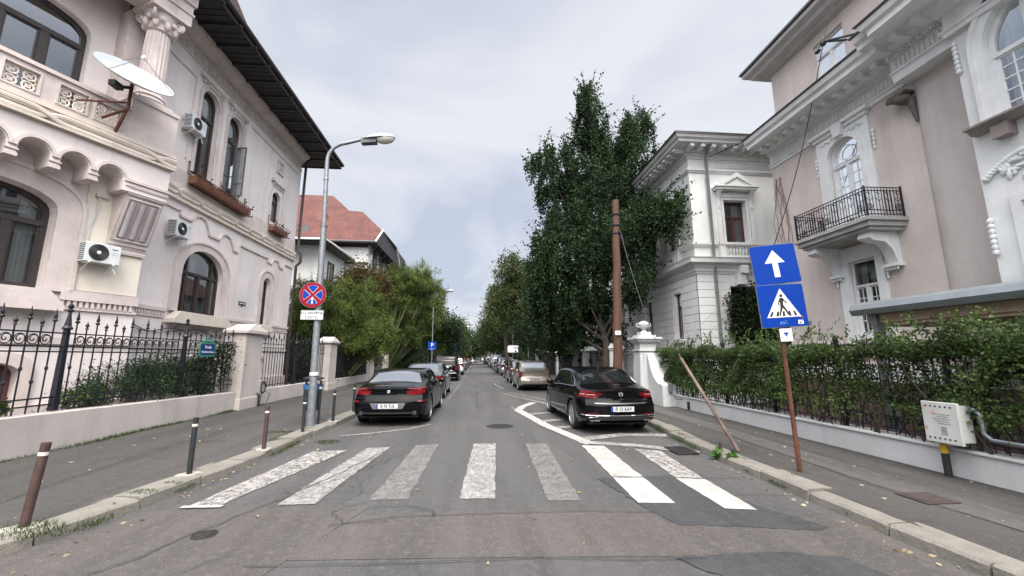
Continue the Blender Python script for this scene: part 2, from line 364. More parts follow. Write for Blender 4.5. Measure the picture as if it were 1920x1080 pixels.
# darker repair patches (photo: right of the crossing, and bottom right)
sheet('asphalt_patch',[_R_([(1.75,6.05),(1.95,5.0),(2.02,4.55),(2.1,4.38),(2.6,4.3),(3.45,4.12),(3.62,4.16),(3.35,4.7),(3.05,5.5),(2.85,6.1)]),
  _R_([(1.75,3.72),(1.85,3.5),(2.0,3.35),(2.1,3.2),(2.2,2.6),(3.3,2.4),(3.35,3.1),(3.2,3.6),(2.7,3.74),(2.2,3.75)])],.008,A_dark,th=0)
zs=[ # crossing stripes: quads near->far
 ([(-3.3,5.38),(-2.95,5.36),(-2.35,8.15),(-2.95,8.10)],PT_worn),([(-2.3,5.32),(-1.88,5.31),(-1.62,8.35),(-2.04,8.3)],PT_mid),([(-1.26,5.4),(-.81,5.38),(-.72,8.5),(-1.15,8.5)],PT_old),
 ([(-.18,5.34),(.25,5.32),(.41,8.5),(-.03,8.52)],PT_mid),([(.89,5.2),(1.28,5.17),(1.42,8.42),(1.0,8.45)],PT_old),
 ([(1.94,5.02),(2.37,4.98),(2.42,6.02),(1.98,6.05)],PT_new),([(1.98,6.08),(2.42,6.05),(2.5,8.1),(2.08,8.2)],PT_good),
 ([(2.86,4.76),(3.2,4.68),(3.25,5.85),(2.86,5.95)],PT_new),([(2.87,5.98),(3.25,5.88),(3.4,7.6),(3.0,7.8)],PT_worn)]
def ragged(q,j=.012,st=.09):
    out=[]
    for a,c in zip(q,q[1:]+q[:1]):
        L_=math.hypot(c[0]-a[0],c[1]-a[1]); n=max(1,int(L_/st))
        for k in range(n): t=k/n; out.append((a[0]+(c[0]-a[0])*t+random.uniform(-j,j),a[1]+(c[1]-a[1])*t+random.uniform(-j,j)))
    return out
random.seed(12)
for i,(q,m_) in enumerate(zs): sheet('crossing_stripe',[ragged(q,.006 if m_ is PT_new else .013)],.013,m_,th=0)
sheet('crossing_stripe',[[(-3.36,5.30),(-2.9,5.29),(-2.9,5.36),(-3.36,5.37)]],.0172,PT_new)
def strip(pts,wd):
    P=[Vector(p) for p in pts]; l=[];r=[]
    for i,p in enumerate(P):
        a=P[max(0,i-1)]; b_=P[min(len(P)-1,i+1)]; d=(b_-a).normalized(); n=Vector((-d.y,d.x))*wd/2; l.append(tuple(p+n)); r.append(tuple(p-n))
    return ('S',l,r)
sheet('parking_line',[strip([(-2.95,9.6),(-2.35,9.85),(-1.6,10.35),(-1.15,11.0)],.10)],.012,PT_mid)
sheet('parking_line',[strip([(-1.1,17.2),(-1.05,24.0)],.1),strip([(-1.05,24.6),(-1.0,27.0),(-1.9,28.2)],.12),strip([(-1.0,29),(-1.0,90)],.1)],.0125,PT_old)
sheet('parking_line',[strip([(2.3,8.3),(1.78,10.6),(1.38,13.6),(1.62,14.5),(2.2,15.8)],.27)],.012,PT_new)
sheet('parking_line',[strip([(2.12,8.5),(3.2,8.05),(4.05,7.4)],.27),strip([(2.3,8.8),(3.3,9.2),(4.3,9.0)],.32),strip([(1.95,10.2),(2.6,10.4)],.3),strip([(1.75,11.2),(2.4,11.5)],.3),strip([(1.6,12.6),(2.3,12.9)],.3),strip([(1.5,13.6),(1.2,14.2)],.1)],.016,PT_mid)
sheet('parking_line',[strip([(1.3,19.6),(2.6,15.4)],.12),strip([(1.62,20.4),(2.9,16.2)],.09),strip([(1.5,22.5),(1.2,26),(1.2,27)],.1)],.0125,PT_mid)
sheet('parking_line',[strip([(1.25,y),(1.25,y+1.0)],.09) for y in range(28,110,3)],.0128,PT_old)
# tar cracks
random.seed(4)
def crack(pts,wd,jit=.035,sub=9):
    wd*=.72
    P=[]
    for a,b_ in zip(pts[:-1],pts[1:]):
        for k in range(sub): t=k/sub; P.append((a[0]+(b_[0]-a[0])*t+random.uniform(-jit,jit),a[1]+(b_[1]-a[1])*t+random.uniform(-jit,jit)))
    P.append(pts[-1]); return strip(P,wd)
M_tar=mat('crack_tar',(.02,.02,.02),.7)
cr=[crack([(-1.65,8.0),(-2.0,6.6),(-2.3,5.7),(-2.9,4.1),(-3.3,3.3)],.018),crack([(-1.35,7.6),(-1.9,6.3),(-2.6,5.6)],.010),crack([(-1.9,6.6),(-1.55,6.2),(-1.45,5.6),(-1.6,5.3)],.009),
 crack([(-2.15,6.1),(-1.75,5.75),(-1.3,5.7)],.009),crack([(-1.95,7.4),(-1.7,7.1),(-1.75,6.7)],.008),crack([(-2.5,5.9),(-2.1,5.5),(-1.7,5.5)],.009),crack([(-1.3,5.35),(-1.6,5.0),(-1.35,4.7),(-.9,4.72)],.012),
 crack([(-1.2,5.15),(-.75,5.15),(-.5,5.0),(-.42,4.82)],.014),crack([(-1.5,4.65),(-.9,4.82),(0,4.84),(1.2,4.82),(2.0,4.72)],.013,.008),
 crack([(-1.9,3.86),(-.5,3.80),(.6,3.80),(1.3,3.70),(2.0,3.66)],.013,.008),crack([(-2.1,4.1),(-2.7,3.4),(-3.2,2.8)],.012),crack([(.05,14.2),(.02,22),(.08,34)],.02,.02),crack([(-.9,21),(.2,21.2),(1.6,21)],.05,.02),
 crack([(2.05,6.02),(2.3,6.0),(3.2,5.9),(3.9,5.88)],.012,.01),crack([(3.3,5.2),(3.9,5.12)],.01,.01)]
for k in range(26):
    x=random.uniform(-2.6,-1.3); y=random.uniform(5.5,7.6); a=random.uniform(0,PI); l=random.uniform(.12,.35)
    cr.append(crack([(x,y),(x+l*math.cos(a)*.6,y+l*math.sin(a))],.007,.015,4))
sheet('road_cracks',cr,.0195,M_tar,th=0)
M_castiron=mat('cast_iron',(.045,.043,.042),.6,.5,var=.4,vs=20,bump=.4)
def manhole(x,y,r,label,z=.006):
    b=MB(); b.lathe([(r*1.12,0),(r*1.12,.004),(r*1.02,.008),(r,.003),(r*.96,.006)],28,(x,y,z))
    for k in range(-3,4):
        h=math.sqrt(max(.01,.8-(k/4)**2))*r*.9; b.box(x-h,y+k*r*.24-.012,z+.006,x+h,y+k*r*.24+.012,z+.011)
    b.build('manhole_cover',M_castiron,None,label=label,cat='manhole cover')
manhole(.62,10.6,.30,'round iron manhole cover in the road beyond the crossing')
manhole(-2.62,4.55,.10,'small round iron valve cover in the road left of the crossing')
b=MB()
b.box(-.2,-.28,0,.2,-.24,.02);b.box(-.2,.24,0,.2,.28,.02);b.box(-.2,-.24,0,-.17,.24,.02);b.box(.17,-.24,0,.2,.24,.02)
for k in range(9): b.box(-.17,-.22+k*.052,0,.17,-.195+k*.052,.017)
for v in range(len(b.v)): x,y,z=b.v[v]; b.v[v]=(3.78+x,7.55+y,.016+z)
b.build('drain_grate',M_castiron,label='rectangular cast iron drain grate in the gutter by the kerb',cat='drain grate')
b=MB(); b.box(4.95,4.35,.122,5.35,4.72,.135); b.box(5.0,4.4,.135,5.3,4.67,.14)
b.build('service_cover',mat('rust_cover',(.06,.045,.042),.8,.2,var=.4,vs=8),label='square rusty service cover set in the right pavement',cat='manhole cover')
# pavements
def pave(name,poly): MB().slab(poly,-.02,.12).build(name,A_pave,kind='structure')
pave('pavement',[(x-.3,y) for x,y in leftk]+[(-7.55,300),(-7.55,1.0),(-7.0,.4)])
pave('pavement',[(x+.2,y) for x,y in rightk]+[(6.75,300),(6.75,-3)])
# darker/lighter repair bands on the pavements
sheet('pavement_repair',[strip([(5.6,14),(5.5,9),(5.35,6),(5.3,4),(5.5,1)],.5)],.124,asphalt('pave_light',(.085,.080,.077),(.10,.095,.09)),th=0)
sheet('pavement_cracks',[crack([(5.25,13),(5.2,8),(5.0,5),(5.15,2)],.012,.03),crack([(5.8,10),(5.75,6),(5.9,3.5)],.01,.03),crack([(-5.2,5),(-5.6,8),(-5.3,12),(-5.6,16)],.012,.05),crack([(-4.3,7),(-5.2,7.4),(-6.2,7.3)],.01,.03)],.1275,M_tar,th=0)
M_kerb=mat('granite_kerb',(.20,.188,.165),.85,var=.3,vs=5,bump=.5,bs=35,fine=.25,fs=70,stain=.35,stcol=(.13,.12,.09))
def resample(pts,st):
    P=[Vector(p) for p in pts]; out=[]; i=0; 
    tot=sum((b_-a).length for a,b_ in zip(P[:-1],P[1:])); s_=0
    while s_<tot:
        q=s_
        for a,b_ in zip(P[:-1],P[1:]):
            l=(b_-a).length
            if q<=l: out.append(a+(b_-a)*(q/l)); break
            q-=l
        s_+=st() if callable(st) else st
    return out
def kerb(pts,wd,side,seed,ymax):
    random.seed(seed); K=resample(pts,lambda:random.uniform(.62,1.0))
    b=MB()
    for a,c in zip(K[:-1],K[1:]):
        if a.y>ymax: break
        d=(c-a).normalized(); n=Vector((d.y,-d.x))*side; g_=.012 if a.y<20 else .01
        a2=a+d*g_; c2=c-d*g_; off=random.uniform(-.02,.02) if a.y<14 else 0; z=.125+random.uniform(-.012,.018); tl=random.uniform(-.012,.012)
        ww=wd+random.uniform(-.03,.04)
        p=[a2+n*off,c2+n*(off+random.uniform(-.015,.015)),c2+n*ww,a2+n*ww]
        seg=6; vs=[];
        for i in range(seg+1):
            t=i/seg; q0=p[0].lerp(p[1],t); q1=p[3].lerp(p[2],t); j=random.uniform(-.007,.007)*(1 if a.y<16 else 0)
            q0=q0+n*j; qi=q0+n*.03
            vs+=[(q0.x-n.x*.015,q0.y-n.y*.015,-.02),(q0.x,q0.y,z-.025+tl*t),(qi.x,qi.y,z+tl*t+random.uniform(-.003,.003)),(q1.x,q1.y,z+.002+random.uniform(-.003,.003)),(q1.x,q1.y,-.02)]
        fs=[]
        for i in range(seg):
            for j in range(4): fs.append((i*5+j,i*5+j+1,(i+1)*5+j+1,(i+1)*5+j))
        fs+=[(0,1,2,3,4),tuple(seg*5+j for j in (4,3,2,1,0))]
        b.add(vs,fs)
    b.build('kerb',M_kerb,kind='structure',smooth=35)
kerb(leftk,.34,-1,2,130); kerb(rightk,.27,1,5,130)
# ---------------- facade pieces
def backbox(b,u0,u1,z0,z1,w,dep=.5,m=0):
    b.add([(u0,w,z0),(u1,w,z0),(u1,w,z1),(u0,w,z1),(u0,w-dep,z0),(u1,w-dep,z0),(u1,w-dep,z1),(u0,w-dep,z1)],[(4,5,6,7),(0,1,5,4),(1,2,6,5),(2,3,7,6),(3,0,4,7)],m)
def window(fr,root,u0,u1,z0,z1,rise=0,ex=2.0,rev=.12,fm=None,t=.07,mull=(.5,),trans=None,bars=0,curtain=True,glass=None,arcmull=(),name='window',botrail=.0,subv=0,tw=.05,cw=.22):
    fm=fm or M_darkwood; o=outl(u0,u1,z0,z1,rise,16,ex); i=outl(u0+t,u1-t,z0+t,z1-t,max(0,rise-t*.3) if rise else 0,16,ex)
    b=MB(fr.M); W=-rev
    b.ring(o,i,W-.07,W,0)
    zt=z1-rise if trans is None else trans
    wid=u1-u0
    if trans: b.box(u0+t*.6,W-.06,trans-tw*.8,u1-t*.6,W+.025,trans+tw*.8)
    top=lambda u: archz(u,u0+t,u1-t,z1-t,rise,ex)
    for f in mull:
        u=u0+wid*f; b.box(u-tw,W-.06,z0+t*.5,u+tw,W+.018,(trans if trans else top(u)))
    for f in arcmull:
        u=u0+wid*f; b.box(u-tw*.7,W-.06,trans,u+tw*.7,W+.012,top(u)+.01)
    # sash frames round each light below the transom
    ed=[0]+list(mull)+[1]
    for a,c in zip(ed[:-1],ed[1:]):
        a0=u0+wid*a+(t if a==0 else tw); c0=u0+wid*c-(t if c==1 else tw); s=.035
        ze=(trans-tw*.8) if trans else (z1-rise if rise else z1-t)
        b.ring([(a0,z0+t),(c0,z0+t),(c0,ze),(a0,ze)],[(a0+s,z0+t+s),(c0-s,z0+t+s),(c0-s,ze-s),(a0+s,ze-s)],W-.05,W-.012)
        if bars:
            nb=bars; 
            for k in range(1,nb): zz=z0+t+(ze-z0-t)*k/nb; b.box(a0,W-.045,zz-.012,c0,W-.02,zz+.012)
            for k in range(1,subv+1): uu=a0+(c0-a0)*k/(subv+1); b.box(uu-.011,W-.043,z0+t,uu+.011,W-.022,ze)
        if botrail: zz=z0+botrail; b.box(a0,W-.045,zz-.015,c0,W-.02,zz+.015)
    f=b.build(name,fm,root)
    g=MB(fr.M); oo=outl(u0+t*.5,u1-t*.5,z0+t*.5,z1-t*.5,rise*.98,16,ex); g.add([(u,W-.035,z) for u,z in oo],[list(range(len(oo)))]); g.build('pane',glass or GL,f)
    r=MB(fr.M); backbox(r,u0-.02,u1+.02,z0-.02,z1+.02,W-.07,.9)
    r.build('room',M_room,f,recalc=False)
    if curtain:
        c=MB(fr.M)
        for a,bb in ((u0+t,u0+t+wid*cw),(u1-t-wid*cw,u1-t),) + (((u0+wid*.5-wid*cw*.45,u0+wid*.5+wid*cw*.45),) if curtain==3 else ()):
            n=int((bb-a)/.03)+2; vs=[]
            for k in range(n+1):
                u=a+(bb-a)*k/n; w_=W-.22+.018*math.sin(k*2.1); vs+=[(u,w_,z0+.03),(u,w_,top(min(max(u,u0+t),u1-t)))]
            c.add(vs,[(2*k,2*k+2,2*k+3,2*k+1) for k in range(n)])
        c.build('curtain',M_curt,f,recalc=False)
    return f
def plait(b,u0,u1,zc,w,per=.95,h=.075,r=.045,m=0):
    """plaited double rope moulding: parallel cords that cross once per period"""
    for s_ in (-1,1):
        for off in (0,.6):
            pts=[]; u=u0; k=0
            n=int((u1-u0)/.05)
            for i in range(n+1):
                u=u0+(u1-u0)*i/n; ph=(u-u0)/per; q=ph-math.floor(ph); par=1 if int(math.floor(ph))%2==0 else -1
                x=max(-1,min(1,(q-.5)/.14)); v=-x if True else 0
                sg=math.sin(v*PI/2)*par*s_
                pts.append((u,w+(.018*s_*par*(1-abs(v)) if abs(v)<1 else 0),zc+sg*h*(1 if off==0 else .42)))
            b.tube(pts,r if off==0 else r*.6,6,m)
    return b
def pathline(b,pts,w,r=.03,m=0):
    for a,c in zip(pts[:-1],pts[1:]): 
        b.tube([(a[0],w,a[1]),(c[0],w,c[1])],r,4,m,square=True)
def dentils(b,u0,u1,z0,z1,w0,w1,step,duty=.5,m=0):
    n=max(1,int((u1-u0)/step))
    for k in range(n): u=u0+(k+.5)*step; b.box(u-step*duty/2,w0,z0,u+step*duty/2,w1,z1,m)
# ================= left mansion
LM=thing('mansion','cream stuccoed mansion with wide dark eaves, rope mouldings and a column on its balcony','house',(-9.5,12,0))
F=Frm(-8.8,0,0,1)            # main facade: u = y
hol=[outl(12.52,13.36,7.32,10.28,.42,16,2.2),outl(13.92,14.76,7.32,10.24,.42,16,2.2),outl(17.3,18.0,7.42,8.8,.35,16,2.2),outl(12.62,14.58,3.03,5.05,.85,16,2.2),outl(17.22,17.8,3.0,4.97,.3,16),outl(13.5,14.5,.5,1.7,.2,16),outl(17.1,17.8,.5,1.7,.2,16)]
b=MB(F.M); b.wall([(10.2,0),(19.75,0),(19.75,11.6),(10.2,11.6)],hol,0,.22)
b.add([(19.75,0,0),(19.75,-12,0),(19.75,-12,11.6),(19.75,0,11.6)],[(0,1,2,3)])
b.build('wall',M_cream,LM,recalc=False)
for (u0,u1,z0,z1,ri,kw) in [(12.52,13.36,7.32,10.28,.42,dict(trans=9.35,botrail=.5,ex=2.2,curtain=True)),(13.92,14.76,7.32,10.24,.42,dict(trans=9.35,mull=(),ex=2.2,botrail=0)),
   (17.3,18.0,7.42,8.8,.35,dict(trans=8.35,mull=(),ex=2.2,curtain=False)),(12.62,14.58,3.03,5.05,.85,dict(trans=4.28,mull=(.2,.5,.8),arcmull=(.2,.8),ex=2.2,curtain=3,cw=.16)),
   (17.22,17.8,3.0,4.97,.3,dict(trans=4.2,mull=(),cw=.3)),(13.5,14.5,.5,1.7,.2,dict(mull=(.33,.66),curtain=False)),(17.1,17.8,.5,1.7,.2,dict(mull=(.5,),curtain=False))]:
    window(F,LM,u0,u1,z0,z1,ri,**kw)
# open casement leaves of the second upper window
for (u,a,w_,hn) in ((14.72,78,.42,1),(13.96,70,.40,-1)):
    M=F.M@Matrix.Translation((u,-.12,7.42))@Matrix.Rotation(R(a if hn<0 else 180-a),4,'Z')
    b=MB(M); o=[(0,0),(w_,0),(w_,1.9),(0,1.9)]; i=[(.045,.045),(w_-.045,.045),(w_-.045,1.855),(.045,1.855)]
    b.ring(o,i,-.02,.02); b.box(.04,-.012,.47,w_-.04,.012,.5)
    f=b.build('casement_leaf',M_darkwood if hn<0 else M_grey,LM); g=MB(M); g.add([(.04,0,.04),(w_-.04,0,.04),(w_-.04,0,1.86),(.04,0,1.86)],[(0,1,2,3)]); g.build('pane',GL,f)
# surrounds, bands
b=MB(F.M)
def sur(u0,u1,z0,z1,ri,e,ez,pr=.05,ex=2.2,peak=0):
    o=outl(u0-e,u1+e,z0,z1+ez,ri+ez*.6,16,ex); i=outl(u0,u1,z0,z1,ri,16,ex); b.ring(o,i,0,pr)
    o2=outl(u0-e-.05,u1+e+.05,z0,z1+ez+.06,ri+ez*.7,16,ex); b.ring(o2,o,0,pr+.03)
sur(12.62,14.58,3.03,5.05,.85,.30,.22); sur(17.22,17.8,3.0,4.97,.3,.28,.25,.05,2.0)
sur(12.52,13.36,7.32,10.28,.42,.10,.10,.03); sur(13.92,14.76,7.32,10.24,.42,.10,.10,.03)
for (u0,u1,z) in ((12.35,13.5,10.48),(13.8,14.95,10.48),(17.12,18.2,9.12)):
    b.box(u0,0,z,u1,.10,z+.08); b.box(u0+.06,0,z-.05,u1-.06,.06,z); 
    for k in range(5): uu=u0+.1+(u1-u0-.2)*k/4; b.box(uu-.035,0,z-.12,uu+.035,.08,z-.05)
    b.box(u0-.06,0,z+.02,u0+.08,.13,z+.16)
pathline(b,[(17.08,7.3),(17.08,8.6),(17.2,8.85),(17.2,9.05)],.02,.03); pathline(b,[(18.2,7.3),(18.2,8.6),(18.12,8.85),(18.12,9.05)],.02,.03)
# medallion
b.ring([(17.4,9.68),(17.98,9.68),(17.98,10.26),(17.4,10.26)],[(17.47,9.75),(17.91,9.75),(17.91,10.19),(17.47,10.19)],0,.06)
b.lathe([(.17,0),(.19,.03),(.14,.05),(.13,.02),(.09,.03),(.06,.07),(0.001,.08)],16,M=Matrix.Translation((17.69,0,9.97))@Matrix.Rotation(-PI/2,4,'X'))
# panel mouldings
pathline(b,[(11.0,8.2),(11.0,10.3),(12.15,10.3),(12.15,7.6)],.015,.03); pathline(b,[(15.3,10.5),(19.4,10.5)],.015,.03)
b.box(15.1,0,6.72,19.74,.02,7.2); b.box(10.4,0,6.72,12.3,.02,7.2); b.box(12.3,0,6.72,15.1,.022,7.26)
# frieze and cornice below the eaves
b.box(10.2,0,10.78,19.75,.035,10.84); b.box(10.2,0,11.22,19.75,.06,11.3); b.sweep([(10.2,.0),(19.75,.0)],[(0,11.3),(.10,11.3),(.2,11.42),(.34,11.46),(.36,11.6),(0,11.6)],side=-1)
for k in range(27):
    u=10.35+k*.35
    b.lathe([(.13,0),(.15,.03),(.11,.045),(.10,.01),(.06,.01),(.045,.04),(0.001,.045)],10,M=Matrix.Translation((u,0,11.03))@Matrix.Rotation(-PI/2,4,'X'))
    b.box(u+.165,0,10.88,u+.185,.03,11.18)
dentils(b,10.2,19.75,10.86,10.9,0,.035,.08)
# dado with small dentils
for u0,u1 in ((10.4,12.2),(15.0,16.9),(18.15,19.75)):
    b.box(u0,0,2.98,u1,.07,3.08); b.box(u0,0,2.80,u1,.035,2.86); dentils(b,u0,u1,2.86,2.98,0,.05,.085)
b.box(10.4,0,0,19.74,.10,.9); b.box(10.4,0,1.95,19.76,.05,2.1); b.box(10.4,0,.9,13.2,.05,.95)
for (u0,u1) in ((13.5,14.5),(17.1,17.8)): b.ring(outl(u0-.14,u1+.14,.5,1.88,.3,16),outl(u0,u1,.5,1.7,.2,16),0,.06)
b.build('stucco_trim',M_crtrim,LM,smooth=35)
for q_ in (0,1):
  b=MB(F.M)
  if q_==0: b.prism([(12.25,2.68),(14.98,2.68),(14.98,2.80),(14.72,3.03),(12.48,3.03),(12.25,2.8)],0,.26)
  else: b.prism([(16.95,2.72),(18.1,2.72),(18.1,2.82),(17.9,3.0),(17.12,3.0),(16.95,2.82)],0,.2)
  b.build('window_sill',mat('sill_stone',(.62,.56,.48),.8,var=.1),LM,bevel=.01)
b=MB(F.M)
plait(b,10.6,19.8,6.5,.06,.94,.085,.05); b.box(10.4,0,6.3,19.76,.05,6.72); b.box(10.4,0,6.24,19.78,.10,6.31)
b.build('rope_moulding',mat('rope_stucco',(.62,.55,.48),.8,var=.14,vs=3,stain=.2),LM,smooth=40)
b=MB(F.M); Z=6.0
for pth in ([(10.6,Z+.0),(12.25,Z),(12.25,Z-.16),(12.75,Z-.16),(12.9,Z+.04),(13.1,Z+.12),(13.35,Z+.08),(13.55,Z-.18),(13.6,Z-.36),(14.15,Z-.36),(14.3,Z-.12),(14.5,Z-.06),(14.75,Z-.12),(14.95,Z-.38),(15.0,Z-.5),(15.3,Z-.5)],[(15.42,Z-.2),(17.4,Z-.2),(17.4,Z-.36),(17.75,Z-.36),(17.9,Z-.16),(18.1,Z-.1),(18.3,Z-.16),(18.45,Z-.36),(18.8,Z-.36)],[(18.95,Z-.12),(19.7,Z-.12)]):
    pathline(b,pth,.02,.045)
b.build('drip_moulding',M_crtrim,LM)
# eaves, soffit, brackets, gutter, roof
b=MB(); EX=-7.35; ZE=11.72
b.slab([(-8.8,10.2),(-8.8,20.9),(EX,20.9),(EX,9.7),(-7.3,9.0),(-8.8,6.0),(-11,4),(-12,4),(-12,10.2)],11.62,11.70)
b.slab([(-8.8,20.9),(-22,20.9),(-22,19.6),(-8.8,19.6)],11.62,11.70)
for k in range(12):
    y=10.6+k*.86; b.add([(-8.8,y-.05,11.52),(-8.8,y+.05,11.52),(-8.8,y+.06,11.62),(-8.8,y-.06,11.62),(-8.45,y-.05,11.55),(-8.45,y+.05,11.55),(EX+.12,y+.06,11.62),(EX+.12,y-.06,11.62),(EX+.12,y-.06,11.57),(EX+.12,y+.06,11.57)],[(0,1,2,3),(0,4,5,1),(4,8,9,5),(8,7,6,9),(3,2,6,7),(0,3,7,8,4),(1,5,9,6,2)])
for y in np.arange(9.8,20.8,.22): b.box(-8.8,y,11.60,EX,y+.012,11.62)
b.box(EX,9.7,11.56,EX+.05,20.9,11.8); b.box(-22,20.9,11.56,EX+.05,20.95,11.8)
b.build('eaves',M_soffit,LM)
b=MB(); b.tube([(EX+.11,9.5,11.77),(EX+.11,20.95,11.77)],.085,10); b.build('gutter',M_pipe,LM,smooth=40)
def tiles(name,c,c2):
    m=bpy.data.materials.new(name); m.use_nodes=True; nt=m.node_tree; bs=nt.nodes['Principled BSDF']; bs.inputs['Roughness'].default_value=.8
    geo=N(nt,'ShaderNodeNewGeometry'); 
    s_=N(nt,'ShaderNodeSeparateXYZ'); L(nt,geo.outputs['Position'],s_.inputs[0])
    xy=N(nt,'ShaderNodeMath',operation='ADD'); L(nt,s_.outputs[0],xy.inputs[0]); L(nt,s_.outputs[1],xy.inputs[1])
    cbb=N(nt,'ShaderNodeCombineXYZ'); L(nt,xy.outputs[0],cbb.inputs[0]); L(nt,s_.outputs[2],cbb.inputs[1])
    br=N(nt,'ShaderNodeTexBrick'); br.inputs['Scale'].default_value=1; br.inputs['Brick Width'].default_value=.2; br.inputs['Row Height'].default_value=.14; br.inputs['Mortar Size'].default_value=.012
    br.inputs['Color1'].default_value=(*c,1); br.inputs['Color2'].default_value=(*c2,1); br.inputs['Mortar'].default_value=(c[0]*.35,c[1]*.35,c[2]*.35,1); L(nt,cbb.outputs[0],br.inputs['Vector'])
    t=N(nt,'ShaderNodeTexNoise'); t.inputs['Scale'].default_value=.9; t.inputs['Detail'].default_value=8; t.inputs['Roughness'].default_value=.65; L(nt,geo.outputs['Position'],t.inputs['Vector'])
    r=N(nt,'ShaderNodeMapRange'); L(nt,t.outputs[0],r.inputs[0]); r.inputs[1].default_value=.4; r.inputs[2].default_value=.7
    mx=N(nt,'ShaderNodeMix',data_type='RGBA',blend_type='MULTIPLY'); L(nt,r.outputs[0],mx.inputs[0]); L(nt,br.outputs[0],mx.inputs[6]); mx.inputs[7].default_value=(.55,.5,.5,1); L(nt,mx.outputs[2],bs.inputs['Base Color'])
    bp=N(nt,'ShaderNodeBump'); bp.inputs['Strength'].default_value=.8; bp.inputs['Distance'].default_value=.03; L(nt,br.outputs['Fac'],bp.inputs['Height']); bp.invert=True; L(nt,bp.outputs[0],bs.inputs['Normal'])
    return m
M_tile=tiles('clay_tiles',(.14,.040,.028),(.10,.034,.026)); M_tiled=tiles('dark_clay_tiles',(.12,.06,.05),(.09,.05,.045))
b=MB(); b.add([(EX+.02,9.7,11.8),(EX+.02,20.9,11.8),(-12,17,15.5),(-12,9,15.5),(-22,20.9,11.8),(-18,17,15.5),(-13,4,11.8),(-18,9,15.5),(-22,4,11.8),(-7.3,9,11.8)],[(0,1,2,3),(1,4,5,2),(3,2,5,7),(9,0,3),(6,9,3,7),(8,6,7),(4,8,7,5)]); b.build('roof',M_tiled,LM)
# small dormer seen over the eave
b=MB(); b.box(-9.4,12.2,12.2,-8.4,13.2,13.3); b.build('dormer',mat('dormer_clad',(.22,.15,.14),.8,var=.2),LM)
b=MB(); b.add([(-8.2,12.0,13.2),(-8.2,13.4,13.2),(-8.3,12.7,13.75),(-10.2,12.0,13.2),(-10.2,13.4,13.2),(-10.2,12.7,13.75)],[(0,1,2),(0,2,5,3),(1,4,5,2),(3,5,4),(0,3,4,1)]); b.build('dormer_roof',M_tiled,LM)
# downpipe
b=MB(); X=-8.62; b.tube([(X,20.1,11.6),(X-.02,19.85,11.3),(X-.04,19.82,6.8),(X+.12,19.83,6.55),(X+.12,19.83,6.2),(X-.06,19.82,6.0),(X-.06,19.82,.2)],.065,8)
for z in (9.5,8,5,3.2,1.5): b.lathe([(.08,0),(.085,.03),(.08,.06)],8,(X-.05,19.82,z))
b.build('downpipe',M_pipe,LM,smooth=40)
# ---- angled bay with the arcaded balcony
AZ=24.6; G=Frm(-8.3,10.56,AZ,1)
b=MB(G.M)
wo=outl(-4.35,-1.63,3.08,5.22,.5,16,2.6)
bw=outl(-2.6,-1.72,.3,1.62,.25,12)
b.wall([(-7,0),(0,0),(0,6.3),(-7,6.3)],[wo,bw],0,.25)
b.add([(0,0,0),(0,-1.4,0),(0,-1.4,7),(0,0,7)],[(0,1,2,3)])
lw=outl(-4.1,-1.34,7.2,9.88,.5,16,2.6)
b.wall([(-7,6.6),(-.75,6.6),(-.75,11.6),(-7,11.6)],[lw],-.72,.2)
b.build('bay_wall',M_cream,LM,recalc=False)
window(G,LM,-4.35,-1.63,3.08,5.22,.5,2.6,rev=.25,trans=4.5,mull=(.22,.5,.785),t=.10,tw=.07,curtain=True,cw=.1)
window(G,LM,-2.6,-1.72,.3,1.62,.25,rev=.25,mull=(.5,),curtain=False,fm=mat('redbrown_wood',(.09,.03,.025),.5))
G2=Frm(*( (G.M@Vector((0,-.72,0)))[:2]),AZ,1)
window(G2,LM,-4.1,-1.34,7.2,9.88,.5,2.6,rev=.2,trans=9.15,mull=(.25,.5,.75),t=.10,tw=.075,curtain=False)
b=MB(G.M) # panel wall in yellow stucco between window surround and pilaster
b.box(-1.2,0,3.16,-.02,.03,5.6)
b.build('bay_panel',M_yellow,LM)
b=MB(G.M)
b.ring(outl(-4.75,-1.25,3.08,5.55,.75,16,2.6),outl(-4.35,-1.63,3.08,5.22,.5,16,2.6),0,.06)
b.ring(outl(-4.82,-1.18,3.08,5.62,.8,16,2.6),outl(-4.75,-1.25,3.08,5.55,.75,16,2.6),0,.09)
b.prism([(-4.6,2.66),(-1.36,2.66),(-1.36,2.78),(-1.62,3.08),(-4.4,3.08)],0,.3)
b.box(-1.36,0,2.92,0.02,.09,3.14); b.box(-1.36,0,2.72,0.02,.05,2.78); dentils(b,-1.36,0,2.78,2.92,0,.07,.1)
b.box(-7,0,0,.03,.12,.75); b.box(-7,0,1.98,.02,.06,2.12); b.ring(outl(-2.8,-1.54,.3,1.85,.35,12),bw,0,.07)
# pilaster bracket: recessed fluted panel flaring out to carry the balcony
prof=[(0,4.12),(.09,4.12),(.10,4.18),(.06,4.22),(.10,4.3),(.14,4.32),(.14,4.38),(.16,4.4),(.52,5.42),(.58,5.46),(.58,5.56),(.62,5.6),(.62,5.76),(0,5.76)]
b.add([(u,w_,z) for u in (-.76,0.0) for w_,z in prof],[tuple(range(len(prof))),tuple(range(2*len(prof)-1,len(prof)-1,-1))]+[(k,(k+1)%len(prof),len(prof)+(k+1)%len(prof),len(prof)+k) for k in range(len(prof))])
